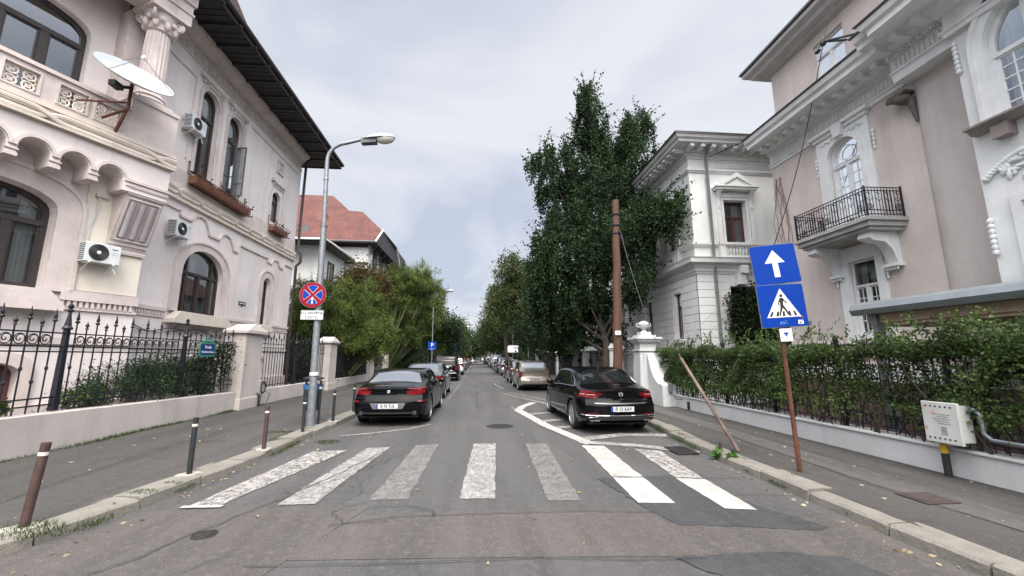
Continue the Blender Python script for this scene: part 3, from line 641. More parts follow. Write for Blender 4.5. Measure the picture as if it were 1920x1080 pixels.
# raised frame of the fluted panel (on the slanting face)
def sl(u,t,h=0): return (u,.16+.36*t+h,4.4+1.02*t-h*.35)
for a,c in (((-.7,.04),(-.7,.96)),((-.06,.04),(-.06,.96)),((-.7,.04),(-.06,.04)),((-.7,.96),(-.06,.96))): b.tube([sl(*a,.015),sl(*c,.015)],.025,4,square=True)
b.build('bay_trim',M_crtrim,LM,smooth=30)
b=MB(G.M)
for k in range(3):
    u=-.58+k*.2; b.tube([sl(u,.1,.0),sl(u,.5,.0),sl(u,.9,.0)],.075,8)
b.build('fluted_panel',mat('grey_stucco',(.36,.33,.335),.85,var=.1),LM,smooth=50)
# scalloped arcade
def scall(zb,zt,u0,u1,cs,r,rz,ztop):
    pts=[(u1,ztop),(u0,ztop)]; 
    pts.append((u0,zb))
    for c in cs:
        for i in range(13):
            t=PI-PI*i/12; pts.append((c+r*math.cos(t),zt-rz+rz*math.sin(t)))
        pts.append((c+r,zb)) if False else None
    pts.append((u1,zb)); return pts
cs=[-6.52+.6*k for k in range(10)]; cs=[c for c in cs]
b=MB(G.M)
pts=[(0,6.32),(-7,6.32),(-7,5.5)]
for c in cs:
    pts.append((c-.225,5.5))
    for i in range(13):
        t=PI-PI*i/12; pts.append((c+.225*math.cos(t),5.72+.24*math.sin(t)))
    pts.append((c+.225,5.5))
pts+=[(0,5.5)]; pts=[p for i,p in enumerate(pts) if i==0 or p!=pts[i-1]]
b.prism(pts,0,.6)
b.build('arcade',M_cream,LM,recalc=True)
b=MB(G.M)
for c in cs:
    o=[(c+.30*math.cos(PI-PI*i/14),5.72+.325*math.sin(PI*i/14)) for i in range(15)]; i_=[(c+.245*math.cos(PI-PI*i/14),5.72+.262*math.sin(PI*i/14)) for i in range(15)]
    n=15
    b.add([(u,.6,z) for u,z in o]+[(u,.6,z) for u,z in i_]+[(u,.64,z) for u,z in o]+[(u,.64,z) for u,z in i_],
      [(k,k+1,2*n+k+1,2*n+k) for k in range(14)]+[(2*n+k,2*n+k+1,3*n+k+1,3*n+k) for k in range(14)]+[(n+k,3*n+k,3*n+k+1,n+k+1) for k in range(14)])
    if c>cs[0]: b.box(c-.387,.003,5.494,c-.213,.62,5.56); b.box(c-.39,.58,5.62,c-.21,.63,5.65)
b.box(-.84,0.55,5.62,.02,.63,5.68); b.box(-.82,.55,5.72,.03,.66,5.78)
b.build('arcade_moulding',M_crtrim,LM,smooth=40)
b=MB(G.M); plait(b,-7,0.06,6.5,.66,1.9,.085,.055); b.box(-7,0,6.32,0.03,.62,6.72); b.tube([(-7,.67,6.36),(.05,.67,6.36)],.04,6)
b.box(-7,.1,6.66,0.05,.66,6.74)
b.build('balcony_moulding',mat('rope_stucco',(.62,.55,.48)),LM,smooth=40)
# parapet with pierced panels
ph=[(-1.56,-1.12),(-2.15,-1.70),(-2.92,-2.44),(-3.7,-3.22),(-4.5,-4.02)]
b=MB(G.M); hs=[[(a,6.88),(c,6.88),(c,7.3),(a,7.3)] for a,c in ph]
b.wall([(-7,6.72),(-.96,6.72),(-.96,7.42),(-7,7.42)],hs,.58,.14); b.wall([(-7,6.72),(-.96,6.72),(-.96,7.42),(-7,7.42)],hs,.44,.0)
b.box(-7,.40,7.42,-.96,.63,7.5); b.box(-.97,-.2,6.72,-.0,.60,7.83); b.box(-1.0,-.25,7.76,.02,.63,7.86)
for a,c in ph: b.ring([(a-.03,6.85),(c+.03,6.85),(c+.03,7.33),(a-.03,7.33)],[(a,6.88),(c,6.88),(c,7.3),(a,7.3)],.58,.60)
b.build('balcony_parapet',M_crtrim,LM,recalc=False)
for a,c in ph:
    b=MB(G.M)
    for i in range(2):
        for j in range(2):
            uu=a+(c-a)*(.25+.5*i); zz=6.88+.42*(.25+.5*j)
            b.tube([(uu+.085*math.cos(t*PI/6),.52,zz+.085*math.sin(t*PI/6)) for t in range(12)],.018,5,closed=True)
            b.tube([(uu+.035*math.cos(t*PI/3),.52,zz+.035*math.sin(t*PI/3)) for t in range(6)],.013,4,closed=True)
            b.tube([(uu-.1,.52,zz-.1),(uu+.1,.52,zz+.1)],.011,4); b.tube([(uu-.1,.52,zz+.1),(uu+.1,.52,zz-.1)],.011,4)
    b.build('pierced_panel',mat('lattice_stucco',(.68,.62,.55),.8),LM,smooth=50)
# column
cx=-.50; cw=.22
b=MB(G.M); b.box(cx-.36,cw-.36,7.86,cx+.36,cw+.36,7.93)
b.lathe([(.35,0),(.37,.05),(.33,.1),(.30,.13),(.33,.17),(.31,.22),(.27,.26)],28,(cx,cw,7.93)); b.build('column_base',M_crtrim,LM,smooth=40)
b=MB(G.M); b.lathe([(.265,0),(.27,.5),(.262,1.2),(.245,1.72)],96,(cx,cw,8.19),flute=20,fl=.10); b.build('column_shaft',M_crtrim,LM,smooth=60)
b=MB(G.M); b.lathe([(.25,0),(.29,.03),(.27,.07),(.26,.1),(.28,.25),(.34,.42),(.36,.5)],24,(cx,cw,9.91))
for a in range(4):
    t=PI/4+a*PI/2
    for s_ in (0,1,2):
        rr=.12-.035*s_
        b.tube([(cx+.36*math.cos(t)+rr*math.cos(q*PI/5)*math.cos(t),cw+.36*math.sin(t)+rr*math.cos(q*PI/5)*math.sin(t),10.28+rr*math.sin(q*PI/5)) for q in range(10)],.04,5,closed=True)
for a in range(8):
    t=a*PI/4; b.sph((cx+.31*math.cos(t),cw+.31*math.sin(t),10.08),(.07,.07,.12),8,6); b.sph((cx+.35*math.cos(t+.39),cw+.35*math.sin(t+.39),10.2),(.05,.05,.07),6,5)
b.box(cx-.42,cw-.42,10.41,cx+.42,cw+.42,10.5); b.build('column_capital',M_crtrim,LM,smooth=50)
b=MB(G.M); b.box(-7,-.1,10.5,0,.55,11.1); b.box(-.9,-.72,7.86,-.55,-.3,10.5,0); b.box(-7,-.2,11.1,.05,.62,11.62); b.box(-7,-.2,10.8,.03,.59,10.86)
b.build('loggia_beam',M_crtrim,LM)
# flower boxes (rusty iron racks fixed under the sills)
def fbox(u0,u1,z,hgt=.30):
    b=MB(F.M); w0,w1=.05,.32
    for zz in (z,z+hgt): b.ring([(u0,w0),(u1,w0),(u1,w1),(u0,w1)],[(u0+.02,w0+.02),(u1-.02,w0+.02),(u1-.02,w1-.02),(u0+.02,w1-.02)],zz-.01,zz+.01,0,Matrix(((1,0,0,0),(0,0,1,0),(0,1,0,0),(0,0,0,1))))
    n=int((u1-u0)/.13)
    for k in range(n):
        u=u0+.065+k*(u1-u0-.02)/n
        b.tube([(u+.055*math.cos(t*PI/4),w1-.01,z+hgt/2+.12*math.sin(t*PI/4)) for t in range(8)],.012,4,closed=True)
        b.tube([(u-.06,w1-.01,z+.02),(u+.06,w1-.01,z+hgt-.02)],.009,4)
    for u in (u0,(u0+u1)/2,u1): b.tube([(u,w0,z+hgt),(u,w0,z+hgt+.35)],.016,5); b.sph((u,w0,z+hgt+.38),.035,6,4)
    for u in np.linspace(u0+.1,u1,7): b.tube([(u,w1,z+hgt),(u,w1+.05,z+hgt+.07)],.012,4); b.sph((u,w1+.05,z+hgt+.09),.03,6,4)
    b.sph((u1+.05,w1,z+.02),.035,6,4); b.sph((u1+.05,w1,z+hgt),.035,6,4)
    f=b.build('flower_rack',M_rust,LM); c=MB(F.M); c.box(u0+.03,w0+.02,z+.02,u1-.03,w1-.04,z+hgt-.04); c.build('trough',mat('terracotta',(.22,.10,.06),.85,var=.3,vs=6),f)
fbox(12.3,15.3,6.88); fbox(17.1,18.35,6.95,.24)
# ---- things fixed on the mansion
def aircon(M,label,fan=True,brand=True):
    """outdoor unit: M maps (u,w,z) with back at w=0"""
    M=M@Matrix.Diagonal((.76,.8,.78,1))
    t=thing('air_conditioner',label,'air conditioner',tuple(M.to_translation()),0,'air conditioning units on the cream mansion')
    b=MB(M); b.box(0,.10,0,.82,.42,.56); b.build('casing',mat('ac_casing',(.58,.61,.61),.45,var=.06,vs=6,stain=.15),t,bevel=.012)
    b=MB(M@Matrix.Translation((.30,.42,.29))@Matrix.Rotation(-PI/2,4,'X')); 
    b.lathe([(.23,0),(.235,.012),(.22,.014),(.215,.004)],28)
    for k in range(5): r_=.06+k*.035; b.tube([(r_*math.cos(q*PI/10),r_*math.sin(q*PI/10),.012) for q in range(20)],.006,4,closed=True)
    g=b.build('fan_grille',mat('grille_black',(.03,.033,.035),.5),t,smooth=40)
    b=MB(M@Matrix.Translation((.30,.425,.29))@Matrix.Rotation(-PI/2,4,'X')); b.lathe([(.05,0),(.05,.016),(.03,.02)],16); b.build('fan_hub',M_white,g)
    b=MB(M); 
    for k in range(9): b.box(-.004,.13,.05+k*.055,.0,.39,.08+k*.055)
    b.box(.60,.42,.43,.74,.425,.455,0) ; b.box(.60,.42,.34,.76,.424,.345); b.box(.60,.42,.28,.76,.424,.285)
    b.build('side_louvres',mat('louvre_grey',(.09,.095,.1),.6),t)
    for u in (.1,.66):
     b=MB(M); b.box(u,0,-.03,u+.035,.45,0); b.box(u,0,-.03,u+.035,.03,.3) ; b.tube([(u+.017,.03,-.26),(u+.017,.40,-.03)],.014,4); b.build('mounting_bracket',M_white,t)
    b=MB(M); b.tube([(.7,.3,-.02),(.72,.33,-.1),(.80,.34,-.26)],.014,6); b.build('drain_hose',M_white,t)
    return t
aircon(G.M@Matrix.Translation((-1.22,.02,3.78)),'white air conditioner with a big black round fan under the arcade of the bay')
aircon(F.M@Matrix.Translation((11.75,.0,5.12)),'weathered air conditioner above the large arched ground floor window')
aircon(F.M@Matrix.Translation((11.78,.0,8.42)),'air conditioner left of the tall pair of upstairs windows')
# plaque
b=MB(F.M); b.box(15.7,.0,3.62,16.15,.02,3.76); b.box(15.9,0,3.55,15.95,.015,3.62); tq=b.build('wall_plaque',mat('plaque_blue',(.03,.05,.09),.5),label='small dark blue plaque on the cream wall between two arched windows',cat='plaque')
b=MB(F.M); [b.box(15.75+k*.05,.02,3.675,15.785+k*.05,.023,3.705) for k in range(7)]; b.build('lettering',M_white,tq)
# cable down the bay wall
b=MB(G.M); b.tube([(-1.0,.06,5.35),(-1.02,.05,4.9),(-1.08,.05,4.6),(-1.1,.06,4.28)],.022,6); b.box(-1.08,.03,5.33,-.86,.1,5.4); b.build('pipe_run',mat('pale_conduit',(.5,.48,.46),.6),LM)
b=MB(F.M); pts=[]
for k in range(40): u=10.6+k*.2; pts.append((u,.06,2.55+.05*math.sin(k*.9)-.10*math.sin(k*PI/13)**2))
b.tube(pts,.012,5); b.tube([(p[0]+.05,.08,p[2]-.06+.03*math.sin(p[0]*5)) for p in pts],.009,5); b.build('cable',M_black,LM)
# ---- satellite dish
DC=Vector((-7.75,8.92,8.0)); dxv=Vector((.56,.83,0)).normalized(); dn=Vector((dxv.y*math.cos(R(46)),-dxv.x*math.cos(R(46)),math.sin(R(46)))); dyv=dn.cross(dxv)
DM=Matrix(((dxv.x,dyv.x,dn.x,DC.x),(dxv.y,dyv.y,dn.y,DC.y),(dxv.z,dyv.z,dn.z,DC.z),(0,0,0,1)))
T=thing('satellite_dish','large white satellite dish bolted to the balcony of the cream mansion','satellite dish',(-8.0,9.25,6.9))
b=MB(DM); b.lathe([(.0001,-.13),(.2,-.122),(.4,-.095),(.58,-.05),(.68,.0),(.70,.004),(.695,-.012),(.58,-.066),(.4,-.11),(.2,-.137),(.0001,-.145)],40)
b.build('dish',mat('dish_white',(.40,.43,.46),.35,var=.08,vs=5,stain=.15),T,smooth=50)
b=MB(DM)
for k in range(3): a=R(90+k*120+12); b.tube([(.68*math.cos(a),.68*math.sin(a),0),(0,0,.42)],.008,5)
b.build('feed_strut',M_grey,T); b=MB(DM); b.lathe([(.03,.38),(.045,.42),(.03,.47),(.001,.49)],10); b.build('feed_horn',M_white,T,smooth=40)
q=G.M@Vector((-1.45,.6,6.95)); q2=G.M@Vector((-1.2,.62,6.72)); bc=DM@Vector((0,0,-.16)); el=bc+Vector((-.02,.02,-.28))
b=MB(); b.tube([bc,el,Vector((el.x,el.y,7.25)),q2],.034,8); b.tube([Vector((el.x,el.y,7.2)),q],.03,6); b.tube([Vector((el.x,el.y,7.35)),G.M@Vector((-1.9,.6,7.1))],.025,6)
b.build('mast',M_rust,T,smooth=40)
b=MB(); b.tube([el+Vector((0,0,.12)),el+Vector((-.05,-.22,-.02))],.035,6); b.box(el.x-.12,el.y-.42,el.z-.1,el.x+.02,el.y-.2,el.z+.02); b.build('actuator',M_black,T)
# ================= rose coloured house on the right
PH=thing('corner_house','grey rose house with white surrounds, round arched balcony door and wrought iron balcony','house',(10.5,8,0))
P_=Frm(10,0,0,-1)
door=outl(9.05,10.0,5.1,7.66,.46,18); lw_=outl(9.11,9.85,2.3,4.22,0)
b=MB(P_.M)
b.wall([(7.65,0),(12.2,0),(12.2,9.1),(7.65,9.1)],[door,lw_],0,.3)
b.add([(12.2,0,0),(12.2,-10,0),(12.2,-10,9.1),(12.2,0,9.1)],[(0,1,2,3)])
b.build('wall',M_pink,PH,recalc=False)
b=MB(P_.M)
pts=[(7.66,0),(7.60,.05),(7.5,.1),(7.3,.12),(6.45,.12)]
b.add([(u,w_,z) for z in (0,9.0) for u,w_ in pts],[(k,k+1,6+k,5+k) for k in range(4)])
b.build('side_wall',M_pinkg,PH,recalc=False,smooth=60)
bwn=outl(4.15,6.0,5.98,8.35,.92,24); blw=outl(4.2,5.92,1.2,4.42,0)
b=MB(P_.M); b.wall([(-3,0),(6.45,0),(6.45,9.05),(-3,9.05)],[bwn,blw,outl(.6,2.4,5.98,8.35,.92,24),outl(.6,2.4,1.2,4.42,0)],.5,.25); b.add([(6.45,0,0),(6.45,.5,0),(6.45,.5,9.05),(6.45,0,9.05)],[(0,1,2,3)]); b.build('bay_wall',M_wtrim,PH,recalc=False)
PB=Frm(9.5,0,0,-1)
wd=dict(fm=M_whitewood)
window(P_,PH,9.05,10.0,5.1,7.66,.46,rev=.05,trans=6.95,mull=(.5,),bars=6,subv=1,tw=.035,t=.05,curtain=True,**wd)
window(P_,PH,9.11,9.85,2.3,4.22,0,rev=.05,trans=3.55,mull=(.5,),bars=4,subv=1,tw=.035,t=.05,**wd)
window(PB,PH,4.15,6.0,5.98,8.35,.92,rev=.08,trans=7.25,mull=(.30,.70),arcmull=(.30,.70),bars=5,subv=1,tw=.05,t=.07,curtain=3,**wd)
window(PB,PH,4.2,5.92,1.2,4.42,0,rev=.08,trans=3.4,mull=(.33,.66),bars=5,subv=1,tw=.04,**wd)
window(PB,PH,.6,2.4,5.98,8.35,.92,rev=.08,trans=7.25,mull=(.30,.70),arcmull=(.30,.70),bars=5,subv=1,tw=.05,t=.07,curtain=3,**wd)
window(PB,PH,.6,2.4,1.2,4.42,0,rev=.2,trans=3.4,mull=(.33,.66),bars=5,subv=1,tw=.04,**wd)
b=MB(P_.M)
for (uc,zc,fr_) in ((9.515,7.26,-.03),): b.tube([(uc+.22*math.cos(k*PI/10),fr_,zc+.2*math.sin(k*PI/10)) for k in range(20)],.014,5,closed=True); b.tube([(9.1,fr_,6.98),(9.3,fr_,7.02),(9.515,fr_,7.0),(9.73,fr_,7.02),(9.93,fr_,6.98)],.02,5)
b.build('fanlight_ring',M_whitewood,PH,smooth=50)
for uc in (5.075,1.5): b=MB(P_.M); b.tube([(uc+.3*math.cos(k*PI/10),.5-.05,7.8+.34*math.sin(k*PI/10)) for k in range(20)],.018,5,closed=True); b.build('fanlight_ring',M_whitewood,PH,smooth=50)
# white surrounds
b=MB(P_.M)
def surh(out,ins,w0,w1):
    lo=[Vector((u,z,0)) for u,z in out]; li=[Vector((u,z,0)) for u,z in ins]; t=geometry.tessellate_polygon([lo,li]); fl=lo+li
    b.add([(v.x,w1,v.y) for v in fl],[tuple(q) for q in t])
    for Lp in (lo,li):
        n=len(Lp); b.add([(v.x,w0,v.y) for v in Lp]+[(v.x,w1,v.y) for v in Lp],[(k,(k+1)%n,n+(k+1)%n,n+k) for k in range(n)])
surh([(8.74,4.9),(10.34,4.9),(10.34,8.02),(8.74,8.02)],door,0,.06)
surh([(8.9,2.05),(10.16,2.05),(10.16,4.6),(8.9,4.6)],lw_,0,.06)
b.ring(outl(8.95,10.1,5.1,7.78,.58,18),outl(9.05,10.0,5.1,7.66,.46,18),.06,.10)
b.box(8.62,0,8.02,10.46,.20,8.10); b.box(8.7,0,7.92,10.38,.12,8.02)
b.prism([(9.40,7.72),(9.62,7.72),(9.68,8.02),(9.34,8.02)],.06,.2)
b.box(8.9,0,2.05,10.16,.14,2.12); b.box(7.65,0,1.9,12.22,.08,2.06); b.box(7.65,0,.0,12.21,.05,1.5)
for s_ in (-1,1):      # drops of husks beside the door and the lower window
    for k in range(5): b.sph((9.54+s_*.86,.03,7.4-k*.11),(.05-.006*k,.045,.06),7,5); b.sph((9.53+s_*.70,.05,4.0-k*.09),(.045-.005*k,.04,.05),7,5)
    for k in range(7): b.sph((9.515+s_*(.2+.07*k),.07,7.78+.03*math.sin(k*2)),(.05,.03,.04),6,4)
b.build('white_surround',M_wtrim,PH,recalc=False,smooth=30)
# bay trims
b=MB(PB.M)
for uc in (5.075,1.5):
    b.ring(outl(uc-1.06,uc+1.06,5.98,8.52,1.05,24),outl(uc-.925,uc+.925,5.98,8.35,.92,24),0,.07); b.ring(outl(uc-1.13,uc+1.13,5.98,8.6,1.1,24),outl(uc-1.06,uc+1.06,5.98,8.52,1.05,24),0,.11)
    b2=MB(PB.M); b2.sweep([(uc-1.3,0),(uc+1.3,0)],[(0,5.86),(.14,5.86),(.2,5.93),(.30,5.95),(.30,5.99),(0,5.99)],side=-1)
    for q in (-.85,.85): b2.box(uc+q-.12,0,5.62,uc+q+.12,.2,5.86)
    b2.build('window_sill',mat('brown_stone',(.27,.235,.22),.85,var=.2,vs=3),PH)
    b.ring([(uc-1.0,1.2),(uc+1.0,1.2),(uc+1.0,4.56),(uc-1.0,4.56)],[(uc-.86,1.2),(uc+.86,1.2),(uc+.86,4.42),(uc-.86,4.42)],0,.06)
    b.ring([(uc-.95,4.75),(uc+.55,4.75),(uc+.55,5.6),(uc-.95,5.6)],[(uc-.88,4.82),(uc+.48,4.82),(uc+.48,5.53),(uc-.88,5.53)],0,.03)
random.seed(11)
def relief(uc,zc,ru,rz,n):
    for k in range(n):
        a=random.uniform(0,2*PI); r_=math.sqrt(random.random()); u=uc+ru*r_*math.cos(a); z=zc+rz*r_*math.sin(a)
        if abs(u-uc)<ru*.35 and abs(z-zc)<rz*.3: continue
        t=random.uniform(0,PI); s1=random.uniform(.03,.07); M=Matrix.Translation((u,.02,z))@Matrix.Rotation(t,4,'Y')
        b.sph((0,0,0),(s1*1.9,.045,s1*.8),7,5,0,M)
for uc in (5.7,4.5,2.1,.9): relief(uc,5.1,.42,.26,46)
for uc in (6.1,): relief(uc,8.55,.28,.3,30)
for k in range(26):
    t=k/25; b.sph((6.35-1.2*t,.03,5.0+.3*math.sin(t*PI)),(.07,.05,.05),7,5)
for k in range(7): b.sph((6.42,.03,4.2-k*.1),(.05,.05,.06),7,5); b.sph((6.42,.03,7.9-k*.1),(.05,.05,.06),7,5)
b.box(-3,0,.0,6.47,.06,1.1); b.box(-3,0,1.96,4.1,.08,2.1)
b.build('bay_ornament',M_wtrim,PH,smooth=40)
# entablature
b=MB()
PR_=[(-.3,8.04),(.04,8.04),(.06,8.12),(.10,8.14),(.10,8.18),(.03,8.20),(.03,8.50),(.10,8.52),(.14,8.6),(.36,8.62),(.36,8.7),(.82,8.72),(.82,8.86),(.9,8.9),(.94,9.02),(-.3,9.1)]
b.sweep([(10,12.2),(10,7.6)],PR_,side=1); b.sweep([(9.62,7.72),(9.62,6.45),(9.42,6.45),(9.42,-3)],[(o_,z_+.05) for o_,z_ in PR_],side=1)
b.build('cornice',M_wtrim,PH,smooth=20)
b=MB(); b.box(9.53,6.46,7.95,10,7.66,8.1); b.build('cornice_block',M_wtrim,PH)
each('modillion',M_wtrim,PH,[(9.42,y-.07,8.58,9.7,y+.07,8.71) for y in np.arange(7.95,12.1,.36)]+[(8.98,y-.08,8.6,9.4,y+.08,8.76) for y in (6.65,7.1,7.55)])
b=MB()
for y in np.arange(6.6,7.65,.1): b.box(9.56,y-.02,8.28,9.60,y+.02,8.5)
b.build('dentil_band',M_wtrim,PH); b=MB(); b.box(9.958,7.7,8.26,9.985,12.12,8.44)
for y in np.arange(7.75,12.1,.1): b.box(9.94,y-.02,8.24,9.975,y+.02,8.46)
for y in np.arange(6.5,7.65,.06): b.box(9.47,y-.017,8.54,9.56,y+.017,8.6)
for y in np.arange(7.75,12.1,.06): b.box(9.86,y-.017,8.54,9.92,y+.017,8.6)
b.build('dentil_band',M_wtrim,PH)
b=MB(); b.sweep([(10,12.2),(10,7.6)],[(.1,9.08),(.97,9.03),(.99,9.06),(.1,9.16)],side=1); b.sweep([(9.62,7.75),(9.62,6.45),(9.42,6.45),(9.42,-3)],[(.1,9.13),(.97,9.08),(.99,9.11),(.1,9.21)],side=1); b.build('cornice_flashing',M_tin,PH)
b=MB(P_.M)   # carved corbel under the break
b.prism([(7.62,7.75),(7.95,7.62),(8.05,7.72),(7.98,7.8),(7.62,7.8)],.0,.3); b.sph((7.75,.18,7.62),(.16,.18,.12),8,6); b.sph((7.95,.25,7.70),(.14,.08,.06),8,6); b.tube([(7.66,.12,7.6),(7.64,.1,7.3),(7.63,.06,7.0)],[.10,.06,.03],7)
b.build('corbel',mat('weathered_stone',(.15,.12,.11),.9,var=.4,vs=8),PH,smooth=50)
# upper storey
U_=Frm(10.3,0,0,-1); uw=outl(9.34,10.35,9.84,11.2,0)
b=MB(U_.M); b.wall([(-3,9.0),(12.12,9.0),(12.12,11.7),(-3,11.7)],[uw,outl(5.5,6.6,9.84,11.2,0)],0,.22); b.add([(12.12,0,9),(12.12,-10,9),(12.12,-10,11.7),(12.12,0,11.7)],[(0,1,2,3)]); b.build('upper_wall',M_pink,PH,recalc=False)
window(U_,PH,9.34,10.35,9.84,11.2,0,rev=.08,trans=10.75,mull=(.5,),fm=M_whitewood,t=.055,tw=.04,curtain=False)
window(U_,PH,5.5,6.6,9.84,11.2,0,rev=.16,trans=10.75,mull=(.5,),fm=M_whitewood,t=.055,tw=.04,curtain=False)
b=MB(); b.sweep([(20,12.12),(10.3,12.12),(10.3,-3)],[(0,11.52),(.18,11.55),(.2,11.62),(.42,11.66),(.46,11.78),(.62,11.84),(.64,11.95),(0,12.0)],side=-1 if False else 1); b.build('upper_cornice',mat('grey_cornice',(.42,.41,.40),.8,var=.1,stain=.3),PH,smooth=20)
b=MB(); b.slab([(9.6,12.8),(22,12.8),(22,-3),(9.6,-3)],11.99,12.06); b.build('roof_sheet',M_tin,PH)
b=MB(); b.slab([(9.2,12.3),(10.4,12.3),(10.4,-3),(9.2,-3)],9.1,9.12); b.build('ledge_sheet',M_tin,PH)
# balcony
b=MB()
b.slab([(10.0,10.55),(9.0,10.48),(8.98,8.22),(10.0,8.2)],4.86,4.95); b.slab([(10.0,10.48),(9.06,10.42),(9.04,8.28),(10.0,8.26)],4.74,4.86); b.slab([(10,10.4),(9.14,10.35),(9.12,8.34),(10,8.32)],4.66,4.74)
b.build('balcony_slab',mat('grey_stone',(.36,.355,.34),.85,var=.2,vs=3,stain=.4),PH,bevel=.008)
for y in (8.62,10.15):
    b=MB(); 
    pf=[(10,4.66),(9.22,4.66),(9.2,4.52),(9.3,4.46),(9.62,4.42),(9.78,4.25),(9.84,4.05),(9.9,3.92),(10,3.9)]
    b.add([(x,yy,z) for yy in (y-.13,y+.13) for x,z in pf],[tuple(range(9)),tuple(range(17,8,-1))]+[(k,(k+1)%9,9+(k+1)%9,9+k) for k in range(9)])
    b.tube([(9.28,y-.15,4.56),(9.28,y+.15,4.56)],.08,10); b.box(9.80,y-.17,3.84,10.0,y+.17,3.92)
    for k in range(5): b.sph((9.86,y-.12+.06*k,3.80),(.03,.025,.05),6,4)
    b.build('balcony_console',M_wtrim,PH,smooth=40)
b=MB(); BR=[(9.98,8.27),(9.06,8.3),(9.07,10.42),(9.98,10.46)]
for z in (5.02,5.12,5.60,5.68): b.tube([(x,y,z) for x,y in BR],.013,6)
def bar(x,y,z0=4.95,z1=5.68,r=.008): b.tube([(x,y,z0),(x,y,z1)],r,5)
def at(s_):
    for (x0,y0),(x1,y1) in zip(BR[:-1],BR[1:]):
        l=math.hypot(x1-x0,y1-y0)
        if s_<=l: return (x0+(x1-x0)*s_/l,y0+(y1-y0)*s_/l),((x1-x0)/l,(y1-y0)/l)
        s_-=l
    return BR[-1],(1,0)
tot=sum(math.hypot(c[0]-a[0],c[1]-a[1]) for a,c in zip(BR[:-1],BR[1:]))
k=0; s_=.03
while s_<tot:
    (x,y),d=at(s_)
    if k%9 in (3,4,5): bar(x,y,5.05,5.6,.006); bar(x+d[0]*.02,y+d[1]*.02,5.05,5.6,.006)
    bar(x,y)
    if k%3==1: b.tube([(x+d[0]*.06*math.cos(q*PI/5),y+d[1]*.06*math.cos(q*PI/5),5.42+.07*math.sin(q*PI/5)) for q in range(-5,1)],.007,4); b.tube([(x-d[0]*.03,y-d[1]*.03,5.52),(x+d[0]*.05,y+d[1]*.05,5.56)],.012,4)
    k+=1; s_+=.078
for s0 in (.84,1.06,1.98,2.2,.12,3.3):
    (x,y),d=at(s0)
    for rr in (.085,.055,.028): b.tube([(x+d[0]*rr*math.cos(q*PI/7),y+d[1]*rr*math.cos(q*PI/7),5.2+rr*math.sin(q*PI/7)) for q in range(14)],.009,4,closed=True)
for x,y in BR: bar(x,y,4.95,5.72,.018)
b.build('balcony_railing',M_iron,PH,smooth=50)
# ================= white villa
VL=thing('white_villa','white two storey villa with heavy bracketed cornice, pedimented window and rusticated ground floor','house',(10,17,0))
S=Frm(8.7,0,0,-1)           # street face u=y
Cc=Frm(0,15.15,90,1)        # face toward the camera: u=x, outward -y
w1=outl(10.08,11.05,6.3,8.12); gar=outl(10.05,13.2,0,4.5)
w2=outl(16.55,17.32,6.15,8.0); w3=outl(16.5,17.12,2.47,4.44); w4=outl(19.4,20.2,6.15,8.0); w5=outl(22.4,23.2,6.15,8.0); w6=outl(25.6,26.4,6.15,8.0); w7=outl(19.4,20.1,2.47,4.44); w8=outl(26.0,26.8,2.3,4.5)
b=MB(Cc.M); b.wall([(8.7,0),(15,0),(15,10.3),(8.7,10.3)],[w1,gar],0,.3); b.M=S.M; b.wall([(15.15,0),(31,0),(31,10.3),(15.15,10.3)],[w2,w3,w4,w5,w6,w7,w8],0,.3)
b.M=None; b.add([(8.7,31,0),(16,31,0),(16,31,10.3),(8.7,31,10.3)],[(0,1,2,3)]); b.build('wall',M_villa,VL,recalc=False)
dk=mat('redbrown_frame',(.07,.028,.025),.45)
window(Cc,VL,10.08,11.05,6.3,8.12,trans=7.45,fm=dk,rev=.22,t=.06,cw=.3)
for (a,c,z0,z1) in ((16.55,17.32,6.15,8.0),(19.4,20.2,6.15,8.0),(22.4,23.2,6.15,8.0),(25.6,26.4,6.15,8.0)): window(S,VL,a,c,z0,z1,trans=7.35,fm=dk,rev=.16,t=.06,cw=.3)
for (a,c,z0,z1) in ((16.5,17.12,2.47,4.44),(19.4,20.1,2.47,4.44),(26,26.8,2.3,4.5)): window(S,VL,a,c,z0,z1,trans=3.85,fm=dk,rev=.16,t=.06,cw=.3)
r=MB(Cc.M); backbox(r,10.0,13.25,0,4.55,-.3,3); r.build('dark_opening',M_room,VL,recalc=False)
# rustication courses
b=MB(); 
def cours(fr,u0,u1,holes,z0=1.2,z1=4.98,st=.315):
    z=z0
    while z<z1-.1:
        zz=min(z+st-.022,z1); sp=[(u0,u1)]
        for (a,c,h0,h1) in holes:
            if h1>z+.02 and h0<zz-.02:
                sp=[q for s0,s1 in sp for q in ((s0,min(s1,a)),(max(s0,c),s1)) if q[1]-q[0]>.02]
        for s0,s1 in sp: b.box(s0,0,z,s1,.03,zz,0,fr.M)
        z+=st
cours(Cc,8.67,14.6,[(10.0,13.25,0,4.6)]); b.build('rusticated_courses',M_villa,VL,bevel=.006); b=MB(); cours(S,15.12,22.7,[(16.4,17.22,2.4,4.5),(19.3,20.2,2.4,4.5),(21.0,24.5,0,5)]); b.build('rusticated_courses',M_villa,VL,bevel=.006); b=MB(); cours(S,24.5,31,[(16.4,17.22,2.4,4.5),(19.3,20.2,2.4,4.5),(21.0,24.5,0,5),(25.9,26.9,2.2,4.56)])
b.build('rusticated_courses',M_villa,VL,bevel=.006)
b=MB(); VP=[(16,15.15),(8.7,15.15),(8.7,31)]
